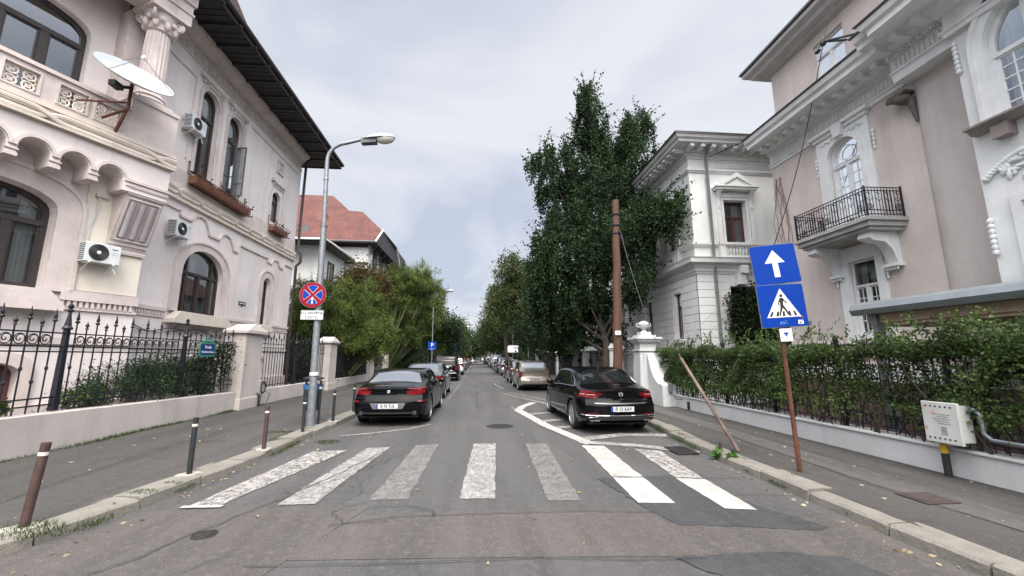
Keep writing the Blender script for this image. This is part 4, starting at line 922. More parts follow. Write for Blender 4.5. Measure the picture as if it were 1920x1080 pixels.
# sweep side: outward is -y on first leg, -x on second
b.sweep(VP,[(-.05,4.98),(.05,4.98),(.07,5.06),(.11,5.08),(.11,5.2),(.16,5.24),(.2,5.34),(.42,5.38),(.44,5.52),(.48,5.58),(0,5.66)],side=-1)
b.sweep(VP,[(-.05,6.1),(.06,6.1),(.09,6.16),(.13,6.18),(.13,6.26),(0,6.28)],side=-1)
b.sweep(VP,[(-.05,9.28),(.04,9.28),(.06,9.34),(.11,9.36),(.12,9.44),(.04,9.46),(0,9.47)],side=-1)
b.sweep(VP,[(-.05,9.90),(.05,9.90),(.08,9.97),(.12,9.99),(.12,10.08),(.2,10.10),(.2,10.26),(.72,10.29),(.74,10.38),(.84,10.42),(.90,10.53),(0,10.6)],side=-1)
b.sweep(VP,[(0,0),(.07,0),(.07,1.1),(.04,1.16),(0,1.16)],side=-1)
b.build('cornice',mat('villa_cornice',(.60,.61,.60),.8,var=.1,stain=.25,stcol=(.2,.2,.2)),VL,smooth=20)
each('bracket',MT['villa_cornice'],VL,[[(x,14.5,10.14,x+.16,14.98,10.28),(x+.03,14.6,10.09,x+.13,14.9,10.14)] for x in np.arange(8.5,15,.46)]+[[(8.05,y,10.14,8.53,y+.16,10.28),(8.13,y+.03,10.09,8.45,y+.13,10.14)] for y in np.arange(15.0,31,.46)])
b=MB(); b.box(8.6,15.02,9.995,15,15.05,10.065)
for x in np.arange(8.6,15,.12): b.box(x,14.98,9.99,x+.07,15.04,10.07)
b.build('dentil_band',MT['villa_cornice'],VL); b=MB(); b.box(8.572,15.05,9.995,8.60,31,10.065)
for y in np.arange(15.1,31,.12): b.box(8.53,y,9.99,8.59,y+.07,10.07)
b.build('dentil_band',MT['villa_cornice'],VL)
b=MB(); b.add([(7.72,14.2,10.57),(16,14.2,10.57),(16,19,11.2),(12.5,19,11.2),(7.72,31.5,10.57),(12.5,28,11.2)],[(0,1,2,3),(0,3,5,4)]); b.slab([(7.76,14.22),(16,14.22),(16,14.3),(7.84,14.3),(7.84,31.5),(7.76,31.5)],10.52,10.61); b.build('roof',M_tin,VL)
b=MB(Cc.M) # window dressing on camera side
b.ring([(9.98,6.3),(11.15,6.3),(11.15,8.22),(9.98,8.22)],[(10.08,6.3),(11.05,6.3),(11.05,8.12),(10.08,8.12)],0,.05)
for u in (9.86,11.27): 
    b.box(u-.09,0,6.28,u+.09,.06,8.2); b.add([(uu,w_,z) for uu in (u-.07,u+.07) for w_,z in ((0,7.75),(.08,7.75),(.1,7.85),(.07,8.0),(.14,8.3),(.24,8.42),(.24,8.5),(0,8.5))],[tuple(range(8)),tuple(range(15,7,-1))]+[(k,(k+1)%8,8+(k+1)%8,8+k) for k in range(8)])
b.box(9.95,0,8.25,11.18,.05,8.48); b.box(9.68,0,8.5,11.45,.3,8.6)
b.prism([(9.68,8.6),(11.45,8.6),(11.45,8.66),(10.565,9.16),(9.68,8.66)],0,.30)
b.prism([(9.98,8.66),(11.15,8.66),(10.565,8.99)],.28,.285)
b.ring([(9.62,8.6),(11.51,8.6),(10.565,9.22)],[(9.95,8.66),(11.18,8.66),(10.565,9.02)],.0,.36)
b.ring([(9.75,9.54),(11.35,9.54),(11.35,9.84),(9.75,9.84)],[(9.79,9.58),(11.31,9.58),(11.31,9.80),(9.79,9.80)],0,.025)
b.box(9.7,0,5.64,9.95,.16,6.28); b.box(11.2,0,5.64,11.45,.16,6.28); b.box(9.7,0,6.18,11.45,.19,6.28); b.box(9.95,0,5.64,11.2,.14,5.74)
for k in range(9): b.lathe([(.03,0),(.035,.03),(.02,.06),(.045,.16),(.05,.24),(.02,.36),(.035,.42),(.03,.44)],8,(10.05+k*.132,.08,5.74))
b.box(10.3,.0,4.55,10.6,.28,4.98) ; b.box(10.35,.0,4.98,10.65,.4,5.3)
# frame round the garage opening
b.ring([(9.9,0),(13.35,0),(13.35,4.72),(9.9,4.72)],[(10.05,0),(13.2,0),(13.2,4.5),(10.05,4.5)],0,.05)
b.build('window_dressing',M_villa,VL,smooth=30)
for (a,c) in ((16.55,17.32),(19.4,20.2),(22.4,23.2),(25.6,26.4)):
    b=MB(S.M); b.ring([(a-.12,6.28),(c+.12,6.28),(c+.12,8.12),(a-.12,8.12)],[(a,6.28),(c,6.28),(c,8.0),(a,8.0)],0,.05); b.box(a-.35,0,8.42,c+.35,.25,8.52); b.prism([(a-.35,8.52),(c+.35,8.52),((a+c)/2,8.98)],0,.28)
    for u in (a-.24,c+.24): b.box(u-.07,0,7.9,u+.07,.14,8.42); b.box(u-.09,0,6.28,u+.09,.05,7.9)
    b.box(a-.35,0,5.64,c+.35,.16,6.28); b.box(a-.1,.16,5.75,c+.1,.175,6.08); b.build('window_dressing',M_villa,VL,smooth=30)
for (a,c) in ((16.5,17.12),(19.4,20.1),(26,26.8)): b=MB(S.M); b.box(a-.15,0,2.32,c+.15,.16,2.44); b.build('window_sill',M_villa,VL)
b=MB(); b.tube([(9.35,14.35,10.5),(9.4,14.9,10.05),(9.42,15.0,9.9),(9.43,15.03,.3)],.055,8)
for z in (8.9,7.4,6,4.2,2.6): b.lathe([(.07,0),(.075,.03),(.07,.06)],8,(9.43,15.03,z))
b.build('downpipe',M_grey,VL,smooth=40)
# porch with banded columns on the street face
b=MB()
for y in (21.2,22.5,23.9):
    b=MB(); prof=[]; z=1.0
    for k in range(9):
        r_=.27 if k%2==0 else .22; prof+=[(r_,z),(r_,z+.40)]; z+=.42
    b.lathe(prof,20,(8.25,y,0)); b.box(7.9,y-.35,.0,8.6,y+.35,1.0); b.box(7.92,y-.33,4.75,8.58,y+.33,4.98); b.build('porch_column',M_villa,VL,smooth=40)
b=MB(); b.box(7.85,20.8,4.98,8.7,24.3,5.3); b.build('porch_beam',M_villa,VL)
b=MB(); b.box(8.2,28.0,0,8.7,31.0,5.0); b.box(8.15,27.95,5.0,8.7,31.1,5.6); b.box(7.9,28.0,5.6,8.7,31,8.6)
z=1.2
while z<4.9: b.box(8.17,27.97,z,8.7,31.03,z+.29); z+=.315
b.build('wing',M_villa,VL)
# ================= red roofed house beyond the left mansion
RH=thing('red_roof_house','white house with steep red tiled roof, dark eaves and a wooden balcony above the bamboo','house',(-10,34,0))
b=MB(); b.slab([(-16.5,31.8),(-8.55,31.8),(-8.3,44),(-16.5,44)],0,10.5); b.slab([(-14.5,27),(-10.45,27),(-10.3,31.8),(-14.5,31.8)],0,9.0)
b.build('wall',mat('old_white_stucco',(.66,.68,.66),.9,var=.1,vs=1.2,bump=.1,stain=.25),RH)
b=MB(); b.box(-8.6,31.75,10.45,-16.5,31.7,10.2); b.box(-16.5,31.72,8.85,-8.5,31.8,9.0); b.slab([(-14.4,31.0),(-7.85,31.0),(-7.6,44),(-8.5,44),(-8.6,31.8),(-14.4,31.8)],10.42,10.52)
b.slab([(-14.4,26.0),(-9.75,26.0),(-9.5,31.8),(-14.4,31.8)],9.0,9.1); 
b.add([(-7.85,31,10.5),(-7.9,44,10.5),(-7.85,44,12),(-7.85,33,12)],[(0,1,2,3)])
for y in (31.5,33,34.5,36,37.5,39): b.box(-8.4,y,9.6,-8.25,y+.15,10.42); b.tube([(-8.35,y+.07,9.7),(-7.8,y+.07,10.4)],.06,4)
b.build('eaves',M_soffit,RH)
b=MB()
b.add([(-14.4,31.0,10.55),(-7.85,31.0,10.55),(-7.9,33,12.0),(-9.98,34.5,14.1),(-11.27,35,14.35),(-13.45,37,16.47),(-17.5,37,16.47),(-17.5,31,10.55),(-7.6,38,11.9),(-8.2,44,12),(-13,44,16.4),(-14.4,31.3,10.55)],
 [(7,1,2,3,4,5,6),(2,8,9,10,5,4,3)])
b.add([(-14.4,25.9,9.15),(-9.7,25.9,9.15),(-9.45,30.9,9.15),(-11.5,30.9,10.7),(-14.4,30.9,10.9),],[(0,1,3,4),(1,2,3)])
b.build('roof',M_tile,RH,recalc=False)
b=MB(); b.tube([(-7.85,30.98,10.5),(-7.82,33,12.0),(-7.65,38,11.95),(-7.62,40,10.3)],.07,6); b.tube([(-14.4,25.85,9.12),(-9.66,25.85,9.12),(-9.4,31,9.12)],.07,6); b.build('gutter',M_white,RH)
b=MB(); b.box(-13.3,33.3,12.3,-12.6,33.9,13.5); b.build('chimney',mat('brick_old',(.25,.12,.09),.9,var=.4,vs=9),RH)
b=MB(); b.add([(-14.2,31.9,11.6),(-13.4,32.3,12.2),(-13.2,31.95,11.45),(-13.6,31.7,11.2)],[(0,1,2,3)]); b.build('roof_hole',M_black,RH,recalc=False)
b=MB(); b.box(-8.4,34,8.3,-7.6,37.6,8.42); 
for y in np.arange(34,37.7,.3): b.box(-7.66,y,8.42,-7.6,y+.07,9.3)
b.box(-7.7,33.95,9.3,-7.56,37.7,9.38); b.box(-8.4,33.95,9.3,-7.6,34.0,9.38)
for y in (34.1,35.7,37.3): b.tube([(-8.3,y,7.6),(-7.7,y,8.3)],.07,4)
b.build('wooden_balcony',M_darkwood,RH)
RS=Frm(-8.42,0,0,1); RC=Frm(0,31.8,90,1); R2=Frm(-10.38,0,0,1)
for fr,u0,u1,z0,z1 in ((RS,33,33.8,8.9,10.2),(RS,35.2,36.0,8.5,10.2),(RS,37,37.8,8.9,10.2),(R2,28.6,29.6,6.0,8.2)):
    b=MB(fr.M); b.ring([(u0-.08,z0-.08),(u1+.08,z0-.08),(u1+.08,z1+.08),(u0-.08,z1+.08)],[(u0,z0),(u1,z0),(u1,z1),(u0,z1)],0,.05); b.box((u0+u1)/2-.04,0,z0,(u0+u1)/2+.04,.04,z1); f=b.build('window',M_darkwood,RH); b=MB(fr.M); b.box(u0,-.01,z0,u1,.012,z1); b.build('pane',mat('pane_dark',(.05,.06,.065),.08,spec=.8),f)
for u0,u1,z0,z1 in ((-10.9,-10.2,6.4,8.4),):
    b=MB(RC.M); b.box(u0,-.01,z0,u1,.03,z1); b.build('window',M_darkwood,RH)
# distant blocks at the end of the street
def block(x0,x1,y,h,dep,label,c,rows,cols_):
    t=thing('apartment_block',label,'building',((x0+x1)/2,y,0)); b=MB(); b.box(x0,y,0,x1,y+dep,h); b.box(x0-.3,y-.3,h-.6,x1+.3,y+dep+.3,h); b.build('wall',mat('block_'+cat_(label),c,.9,var=.1,vs=.1),t)
    b=MB()
    for r_ in range(rows):
        for k in range(cols_):
            u=x0+(x1-x0)*(k+.3)/cols_; z=h*(r_+.35)/rows; b.box(u,y-.05,z,u+(x1-x0)/cols_*.4,y+.05,z+h/rows*.45)
            if x0<0: v=y+dep*(k+.3)/cols_; b.box(x1-.05,v,z,x1+.05,v+dep/cols_*.4,z+h/rows*.45)
    b.build('window_rows',mat('far_pane',(.10,.11,.12),.2),t)
def cat_(s_): return s_.split()[0]
block(-13,-5.2,260,21,30,'pale apartment block rising over the trees left of the vanishing point',(.58,.57,.56),7,5)
block(3.3,6.0,260,21,20,'cream tower block just right of the vanishing point behind the trees',(.62,.58,.52),9,4)
block(-9,-4.5,160,9,20,'pinkish low house at the far end of the left side of the street',(.50,.34,.28),3,4)
block(-4,4.5,330,9,20,'grey far building closing the end of the street',(.3,.3,.31),3,6)

def plainhouse(x0,x1,y0,y1,h,label,c):
    t=thing('house',label,'house',((x0+x1)/2,y0,0)); b=MB(); b.box(x0,y0,0,x1,y1,h); b.build('wall',mat('ph_'+label.split()[0],c,.9,var=.12,vs=1,stain=.25),t)
    b=MB(); b.frus(x0-.5,y0-.5,x1+.5,y1+.5,h,x0+3,y0+3,x1-3,y1-3,h+2.6); b.build('roof',M_tiled,t)
    fx=x0 if x0>0 else x1
    for r_ in range(2):
        for k in range(4):
            v=y0+1.5+(y1-y0-3)*k/3.2; b=MB(); b.box(fx-.04,v,1.6+r_*3.2,fx+.04,v+1.0,3.4+r_*3.2); b.build('window',CGX,t)
CGX=mat('far_window',(.05,.06,.065),.15,spec=.8)
plainhouse(9.6,19,35,48,7.4,'pale house half hidden behind the dark trees past the white villa',(.55,.55,.52))
plainhouse(9.4,19,58,75,8.2,'cream house far down the right side behind the street trees',(.58,.54,.46))
plainhouse(-19,-9.4,52,70,8.0,'grey house far down the left side behind the street trees',(.48,.48,.47))
# ================= walls and fences
M_gwall=mat('garden_wall_plaster',(.50,.46,.43),.88,var=.15,vs=1.2,bump=.2,bs=40,stain=.4,stcol=(.2,.185,.17))
M_rwall=mat('grey_wall_plaster',(.52,.53,.535),.88,var=.12,vs=1.5,bump=.2,bs=40,stain=.3,stcol=(.22,.22,.21))
XL=-7.45
GW=thing('garden_wall','pale plastered low garden wall with pointed pillars in front of the left mansion','wall',(XL,12,.1))
def wl(y0,y1,z0a,z1a,cap=True):
    b=MB(); T=.16
    b.add([(XL-T,y0,0),(XL+T,y0,0),(XL+T,y1,0),(XL-T,y1,0),(XL-T,y0,z0a),(XL+T,y0,z0a),(XL+T,y1,z1a),(XL-T,y1,z1a)],[(0,1,5,4),(1,2,6,5),(2,3,7,6),(3,0,4,7),(4,5,6,7)])
    b.build('low_wall',M_gwall,GW,bevel=.012)
wl(1.5,13.4,.88,.66); wl(14.4,20.9,.64,.60); wl(21.9,28.9,.58,.55)
def pil(y0,y1,h,x0=XL-.28,x1=XL+.28,name='pillar'):
    b=MB(); b.box(x0,y0,0,x1,y1,h-.33); b.box(x0-.03,y0-.03,0,x1+.03,y1+.03,.45)
    ym=(y0+y1)/2
    b.add([(x0-.1,y0-.1,h-.33),(x1+.1,y0-.1,h-.33),(x1+.1,y1+.1,h-.33),(x0-.1,y1+.1,h-.33),(x0-.1,y0-.1,h-.24),(x1+.1,y0-.1,h-.24),(x1+.1,y1+.1,h-.24),(x0-.1,y1+.1,h-.24),(x0+.0,ym,h),(x1-.0,ym,h)],
      [(0,3,2,1),(0,1,5,4),(1,2,6,5),(2,3,7,6),(3,0,4,7),(4,5,9,8),(6,7,8,9),(5,6,9),(7,4,8)])
    b.build(name,M_gwall,GW,bevel=.01)
pil(13.42,14.45,2.78); pil(20.9,21.9,2.72); pil(28.9,29.8,2.68)
b=MB(); b.box(XL-.35,33.5,0,XL+.35,34.2,2.35); b.frus(XL-.45,33.4,XL+.45,34.3,2.35,XL-.1,33.75,XL+.1,33.95,2.7); b.build('gate_pillar',M_gwall,GW)
def spikefence(y0,y1,zb,zt,label,step=.206,posts=(),big=True,scroll=True,x=XL):
    t=thing('iron_fence',label,'fence',(x,(y0+y1)/2,zb),0,'black iron fences along the left pavement')
    zr1=zt-.22 if big else zt-.3; zr2=zr1-.24; 
    b=MB()
    for z in (zr1,zr2,zr2-.09,zb+.22,zb+.10) if scroll else (zr1,zr1-.14,zr1-.3,zb+.1): b.box(x-.014,y0,z-.012,x+.014,y1,z+.012)
    b.build('rail',M_iron,t)
    b=MB(); k=0; y=y0+.08
    while y<y1-.03:
        if not any(abs(y-p)<.09 for p in posts):
            tall=(k%2==0); top=zt+(.09 if tall else -.03)
            b.tube([(x,y,zb-.02),(x,y,top-.1)],.0125,6)
            if tall: b.lathe([(.013,-.12),(.035,-.10),(.036,-.08),(.014,-.06),(.03,-.035),(.022,.0),(.003,.12)],7,(x,y,top))
            else: b.lathe([(.013,-.1),(.03,-.085),(.013,-.06),(.03,-.035),(.03,-.01),(.01,.02),(.006,.05)],7,(x,y,top))
            if scroll: b.lathe([(.012,-.04),(.026,-.015),(.026,.015),(.012,.04)],6,(x,y,zb+(zr2-zb)*.55+(.12 if tall else -.1)))
        k+=1; y+=step
    b.build('picket',M_iron,t,smooth=50)
    if scroll:
        b=MB(); y=y0+.08+step/2; 
        while y<y1:
            if not any(abs(y-p)<.16 for p in posts):
                c=zr2+.12
                b.tube([(x,y+(.078-.0095*q)*math.cos(q*PI/4+1),c+(.078-.0095*q)*math.sin(q*PI/4+1)) for q in range(8)],.010,5)
                b.tube([(x,y+.085*math.cos(q*PI/7),c+.085*math.sin(q*PI/7)) for q in range(14)],.009,5,closed=True)
            if any(y<p<=y+step for p in posts) and b.v: b.build('scrollwork',M_iron,t,smooth=50); b=MB()
            y+=step
        if b.v: b.build('scrollwork',M_iron,t,smooth=50)
    for p in posts:
        b=MB(); b.frus(x-.05,p-.05,x+.05,p+.05,zb-.02,x-.034,p-.034,x+.034,p+.034,zt-.15); b.lathe([(.07,-.15),(.075,-.12),(.05,-.08),(.03,.08),(.02,.16),(.05,.19),(.05,.21),(.025,.23),(.04,.27),(.04,.30),(.012,.33)],8,(x,p,zt)); b.build('post',M_iron,t)
    return t
spikefence(1.6,13.42,.80,2.36,'black iron fence with spikes and a band of scrolls nearest the camera on the left',posts=(5.03,8.1,11.18))
spikefence(14.5,20.88,.62,2.4,'dense black iron fence between the first two pointed pillars',step=.2,posts=(17.7,),scroll=False)
spikefence(21.95,28.88,.56,2.4,'dense black iron fence behind the parked black coupe',step=.2,posts=(25.4,),scroll=False)
spikefence(29.85,33.5,.15,2.35,'narrow black iron gate at the far end of the pale garden wall',step=.16,scroll=False)
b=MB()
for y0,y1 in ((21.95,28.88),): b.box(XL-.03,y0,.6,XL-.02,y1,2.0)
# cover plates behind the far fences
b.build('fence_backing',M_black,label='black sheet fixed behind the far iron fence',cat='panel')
# street nameplate on the fence
t=thing('street_nameplate','blue street nameplate with green scalloped frame wired to the spiked fence','sign',(XL+.03,12.0,1.7))
fr=Frm(XL+.03,0,0,1)
b=MB(fr.M); o=[]
pl=[(11.72,1.72),(12.32,1.72),(12.36,1.78),(12.36,2.04),(12.3,2.12),(12.2,2.14),(12.16,2.24),(11.88,2.24),(11.84,2.14),(11.74,2.12),(11.68,2.04),(11.68,1.78)]
b.prism(pl,0,.02); b.build('frame',mat('sign_green',(.04,.22,.12),.4),t,bevel=.004)
b=MB(fr.M); b.box(11.73,.02,1.77,12.31,.026,2.07); b.box(11.92,.02,2.13,12.12,.026,2.2); b.build('plate',mat('sign_navy',(.01,.035,.16),.35),t)
MX=fr.M@Matrix(((1,0,0,0),(0,0,1,0),(0,1,0,0),(0,0,0,1)))
for s_,z,h in (('Strada',1.98,.11),('Dumbrava Rosie',1.85,.075),('SECTOR 2',2.165,.04)): text(s_,h,'lettering',M_white,MX@Matrix.Translation((12.02,z,.03)),t)
# --- right low wall and iron fence
XR=6.65
RW=thing('low_wall','low grey plastered wall under the ivy covered fence on the right','wall',(XR,8,0))
b=MB(); b.box(XR-.13,-2,0,XR+.2,13.3,.46); b.box(XR-.16,-2,.46,XR+.23,13.3,.5); b.build('low_wall',M_rwall,RW,bevel=.01)
t=thing('iron_fence','black iron railing on the low grey wall behind the hedge on the right','fence',(XR,8,.5))
b=MB()
for z in (.60,.78,1.75,1.92): b.box(XR-.012,-2,z-.01,XR+.012,13.3,z+.01)
b.build('rail',M_iron,t)
b=MB()
for k in range(110): y=-1.9+k*.139; b.tube([(XR,y,.5),(XR,y,1.98)],.008,5)
for k in range(9): y=-1.7+k*1.75; b.box(XR-.03,y-.03,.5,XR+.03,y+.03,2.1)
for k in range(36): y=-1.8+k*.42; b.ring([(y-.06,.62),(y+.06,.62),(y+.06,.76),(y-.06,.76)],[(y-.035,.645),(y+.035,.645),(y+.035,.735),(y-.035,.735)],-.01,.01,0,Frm(XR,0,0,-1).M)
b.build('picket',M_iron,t)
# scroll pier
SP=thing('gate_pier','grey gate pier with stepped cap, urn and scroll sweeping down to the low wall','gate pier',(6.2,14.5,0))
b=MB(); b.box(5.75,14.2,0,6.6,15.0,.42); b.frus(5.80,14.25,6.56,14.95,.42,5.86,14.3,6.5,14.92,1.92); 
for (e,z0,z1) in ((.05,1.92,1.98),(-.02,1.98,2.2),(.03,2.2,2.26),(.10,2.26,2.34),(.16,2.34,2.42),(.0,2.42,2.5),(-.12,2.5,2.62)): b.box(5.86-e,14.3-e,z0,6.5+e,14.92+e,z1)
for x in (5.98,6.12,6.26): b.box(x,14.245,.5,x+.05,14.3,1.85)
b.build('pier',M_rwall,SP,bevel=.012)
b=MB(); pf=[(14.3,1.85)]+[(14.3-1.05*(1-math.cos(a)),1.85-1.2*math.sin(a)) for a in [k*PI/2/12 for k in range(1,13)]]
pf=[(14.3,1.85),(14.2,1.75),(14.12,1.55),(14.02,1.32),(13.86,1.1),(13.66,.92),(13.42,.82),(13.28,.84),(13.18,.78),(13.18,.0),(14.3,.0)]
b.add([(x,y,z) for x in (6.1,6.56) for y,z in pf],[tuple(range(11)),tuple(range(21,10,-1))]+[(k,(k+1)%11,11+(k+1)%11,11+k) for k in range(11)])
b.build('scroll',M_rwall,SP,smooth=50)
b=MB(); b.lathe([(.12,2.62),(.07,2.68),(.06,2.72),(.16,2.8),(.2,2.9),(.2,2.94),(.12,3.0),(.03,3.03)],14,(6.18,14.61,0))
for s_ in (-1,1): b.tube([(6.18+s_*.18,14.61,2.8),(6.18+s_*.27,14.61,2.84),(6.18+s_*.26,14.61,2.93),(6.18+s_*.17,14.61,2.92)],.02,5)
b.build('urn',M_rwall,SP,smooth=50)
# gates and pillars further along
def gatep(y0,y1,h,label,x0=6.3,x1=6.95):
    t=thing('gate_pillar',label,'gate pillar',((x0+x1)/2,(y0+y1)/2,0),0,'white gate pillars along the right pavement'); b=MB(); b.box(x0,y0,0,x1,y1,h-.3); b.build('shaft',M_rwall,t)
    b=MB(); b.box(x0-.06,y0-.06,h-.3,x1+.06,y1+.06,h-.22); b.frus(x0-.1,y0-.1,x1+.1,y1+.1,h-.22,x0+.1,y0+.1,x1-.1,y1-.1,h); b.build('cap',M_rwall,t); b=MB(); b.box(x0+.2,y0-.02,h-.95,x0+.4,y0,h-.7); b.build('bell_panel',M_iron,t); return t
gatep(19.0,19.5,2.35,'white gate pillar just behind the wooden pole'); gatep(23.4,24.1,2.3,'wide white gate pillar behind the roof of the black sedan, right of a pair'); gatep(26.0,26.7,2.3,'wide white gate pillar with dark bell panel, left of the pair')
gatep(32.5,32.9,2.2,'slim white gate pillar right of the beige sedan',6.4,6.8); gatep(37.5,38,2.2,'slim white gate pillar behind the beige sedan',6.4,6.8); gatep(43,43.6,2.6,'pointed white gate pillar furthest along the right pavement',6.3,6.8)
def railf(y0,y1,label,x=6.6,top=2.0,step=.12,arch=False):
    t=thing('iron_gate',label,'gate',(x,(y0+y1)/2,.12),0,'black iron gates along the right pavement'); b=MB(); 
    for z in (.3,.7,top-.1): b.box(x-.02,y0,z-.015,x+.02,y1,z+.015)
    b.box(x-.03,y0,.15,x+.03,y0+.06,top+.1); b.box(x-.03,y1-.06,.15,x+.03,y1,top+.1); b.build('gate_frame',M_iron,t)
    b=MB(); y=y0+step
    while y<y1: b.tube([(x,y,.2),(x,y,top+.08)],.011,5); y+=step
    b.build('bars',M_iron,t)
    if arch:
        b=MB(); c=(y0+y1)/2
        for (dy,dz,r_) in ((0,.38,.26),(0,.38,.14),(-.5,.2,.18),(.5,.2,.18),(-.95,.1,.12),(.95,.1,.12)): b.tube([(x,c+dy+r_*math.cos(q*PI/9),top+dz+r_*math.sin(q*PI/9)) for q in range(18)],.018,5,closed=True)
        for q in range(4): a=q*PI/4; b.tube([(x,c+.24*math.cos(a),top+.38+.24*math.sin(a)),(x,c-.24*math.cos(a),top+.38-.24*math.sin(a))],.012,4)
        b.tube([(x,y0,top+.0),(x,c-.6,top+.15),(x,c,top+.66),(x,c+.6,top+.15),(x,y1,top)],.016,5); b.build('gate_crest',M_iron,t,smooth=50)
    return t
railf(15.05,19.0,'tall black iron gate with scrolled crest behind the black sedan',arch=True,top=1.9); railf(19.5,23.4,'black iron fence between the wooden pole and the white pillars',top=2.0); railf(26.7,32.5,'black iron fence left of the paired white pillars'); railf(32.9,37.5,'black iron fence panel behind the beige sedan'); railf(38,43,'black iron fence panel furthest along the right pavement'); railf(24.1,26.0,'narrow black iron gate between the two wide white pillars',top=2.0)
# canopy over the driveway, right
CN=thing('canopy','long flat canopy with grey sheet edge and tan boarded underside behind the hedge','canopy',(8,5,0))
b=MB()
pf=[(7.45,2.52),(7.40,2.62),(7.45,2.72),(7.6,2.78),(9.3,2.98),(9.3,2.93),(7.65,2.72),(7.6,2.52)]
b.add([(x,y,z) for y in (7.45,-2) for x,z in pf],[tuple(range(8)),tuple(range(15,7,-1))]+[(k,(k+1)%8,8+(k+1)%8,8+k) for k in range(8)]); b.build('roof_edge',mat('grey_sheet',(.25,.28,.30),.4,.4,var=.15),CN,smooth=40)
b=MB(); b.box(7.62,-2,2.36,7.68,7.3,2.62); b.box(7.66,-2,2.30,9.3,7.3,2.36); b.build('boarding',mat('tan_board',(.42,.31,.22),.7,var=.15,vs=6),CN)
for y in (7.1,1.5):
    b=MB(); b.box(7.55,y-.045,.1,7.64,y+.045,2.62); b.box(7.64,y-.08,.1,7.68,y-.05,2.5); b.build('post',mat('grey_post',(.14,.15,.16),.5,.2),CN)
# brown plinth seen through the fence
b=MB(); b.box(9.3,-2,0,9.42,12.2,1.15); b.build('plinth_wall',mat('brown_plinth',(.14,.085,.075),.9,var=.25,vs=3),label='reddish brown plinth of the rose house seen through the fence',cat='wall')
# ================= street furniture
SB=mat('sign_blue',(.002,.035,.26),.4,spec=.2); SW=mat('sign_white',(.6,.61,.62),.35); SR=mat('sign_red',(.22,.006,.015),.4,spec=.2); SK=mat('sign_black',(.012,.012,.012),.5)
M_bolk=mat('bollard_black',(.022,.028,.032),.45,var=.3,vs=12); M_bolb=mat('bollard_brown',(.075,.042,.036),.6,var=.4,vs=14,bump=.1); M_mortar=mat('old_mortar',(.36,.34,.30),.95,var=.3,vs=9,bump=.4)
def bollard(x,y,h,m,label,lean=(0,0),r=.034,foot=True):
    t=thing('bollard',label,'bollard',(x,y,.12),0,'steel bollards along the left kerb'); tx=(x+lean[0]*h,y+lean[1]*h,.12+h)
    b=MB(); b.tube([(x,y,.1),tx],r,16); b.build('post',m,t,smooth=40,bevel=.003)
    k=.84; p=Vector((x,y,.12)).lerp(Vector(tx),k); p2=Vector((x,y,.12)).lerp(Vector(tx),k+.045); b=MB(); b.tube([p,p2],r+.0015,16); b.build('reflective_band',mat('band_white',(.62,.60,.55),.5,var=.2,vs=30),t,smooth=40)
    if foot:
        b=MB(); random.seed(int(x*99+y*7)); n=14; v=[(x+random.uniform(.10,.17)*math.cos(2*PI*k/n),y+random.uniform(.10,.17)*math.sin(2*PI*k/n)) for k in range(n)]; b.slab(v,.10,.132); b.build('mortar_foot',M_mortar,t)
bollard(-4.26,4.56,.77,M_bolb,'leaning rusty brown bollard nearest the camera in torn kerb mortar',(.06,.03),.038)
bollard(-3.92,6.3,.76,M_bolk,'black bollard second from the camera on a pale mortar foot')
bollard(-3.68,7.81,.74,M_bolb,'brown bollard third from the camera at the crossing')
bollard(-3.66,9.37,.72,M_bolk,'black bollard standing right in front of the lamp post')
bollard(-3.57,10.96,.77,M_bolk,'black bollard behind the rubbish bin, left of the last one')
bollard(-3.6,12.78,.78,M_bolk,'black bollard beside the rear corner of the black coupe',foot=False)
# lamp post with signs
LP=thing('street_lamp','galvanised street lamp with curved arm and cobra head, carrying a no stopping sign','street lamp',(-3.84,10.2,.12))
b=MB(); b.tube([(-3.82,10.2,.1),(-3.83,10.2,1.2),(-3.84,10.2,1.3),(-3.88,10.2,5.0)],[.095,.09,.08,.07],14); b.build('lower_pole',M_galv,LP,smooth=50)
b=MB(); pts=[(-3.88,10.2,4.95),(-3.93,10.2,6.7)]+[(-3.93+.5*(1-math.cos(a)),10.2,6.75+.5*math.sin(a)) for a in [k*PI/2/8*.9 for k in range(1,9)]]+[(-3.1,10.2,7.37)]
b.tube(pts,[.055,.05]+[.045]*8+[.04],12); b.lathe([(.08,0),(.085,.05),(.07,.06)],12,(-3.88,10.2,4.95)); b.lathe([(.06,0),(.066,.06),(.06,.07)],12,(-3.92,10.2,6.2))
b.build('arm',M_galv,LP,smooth=50)
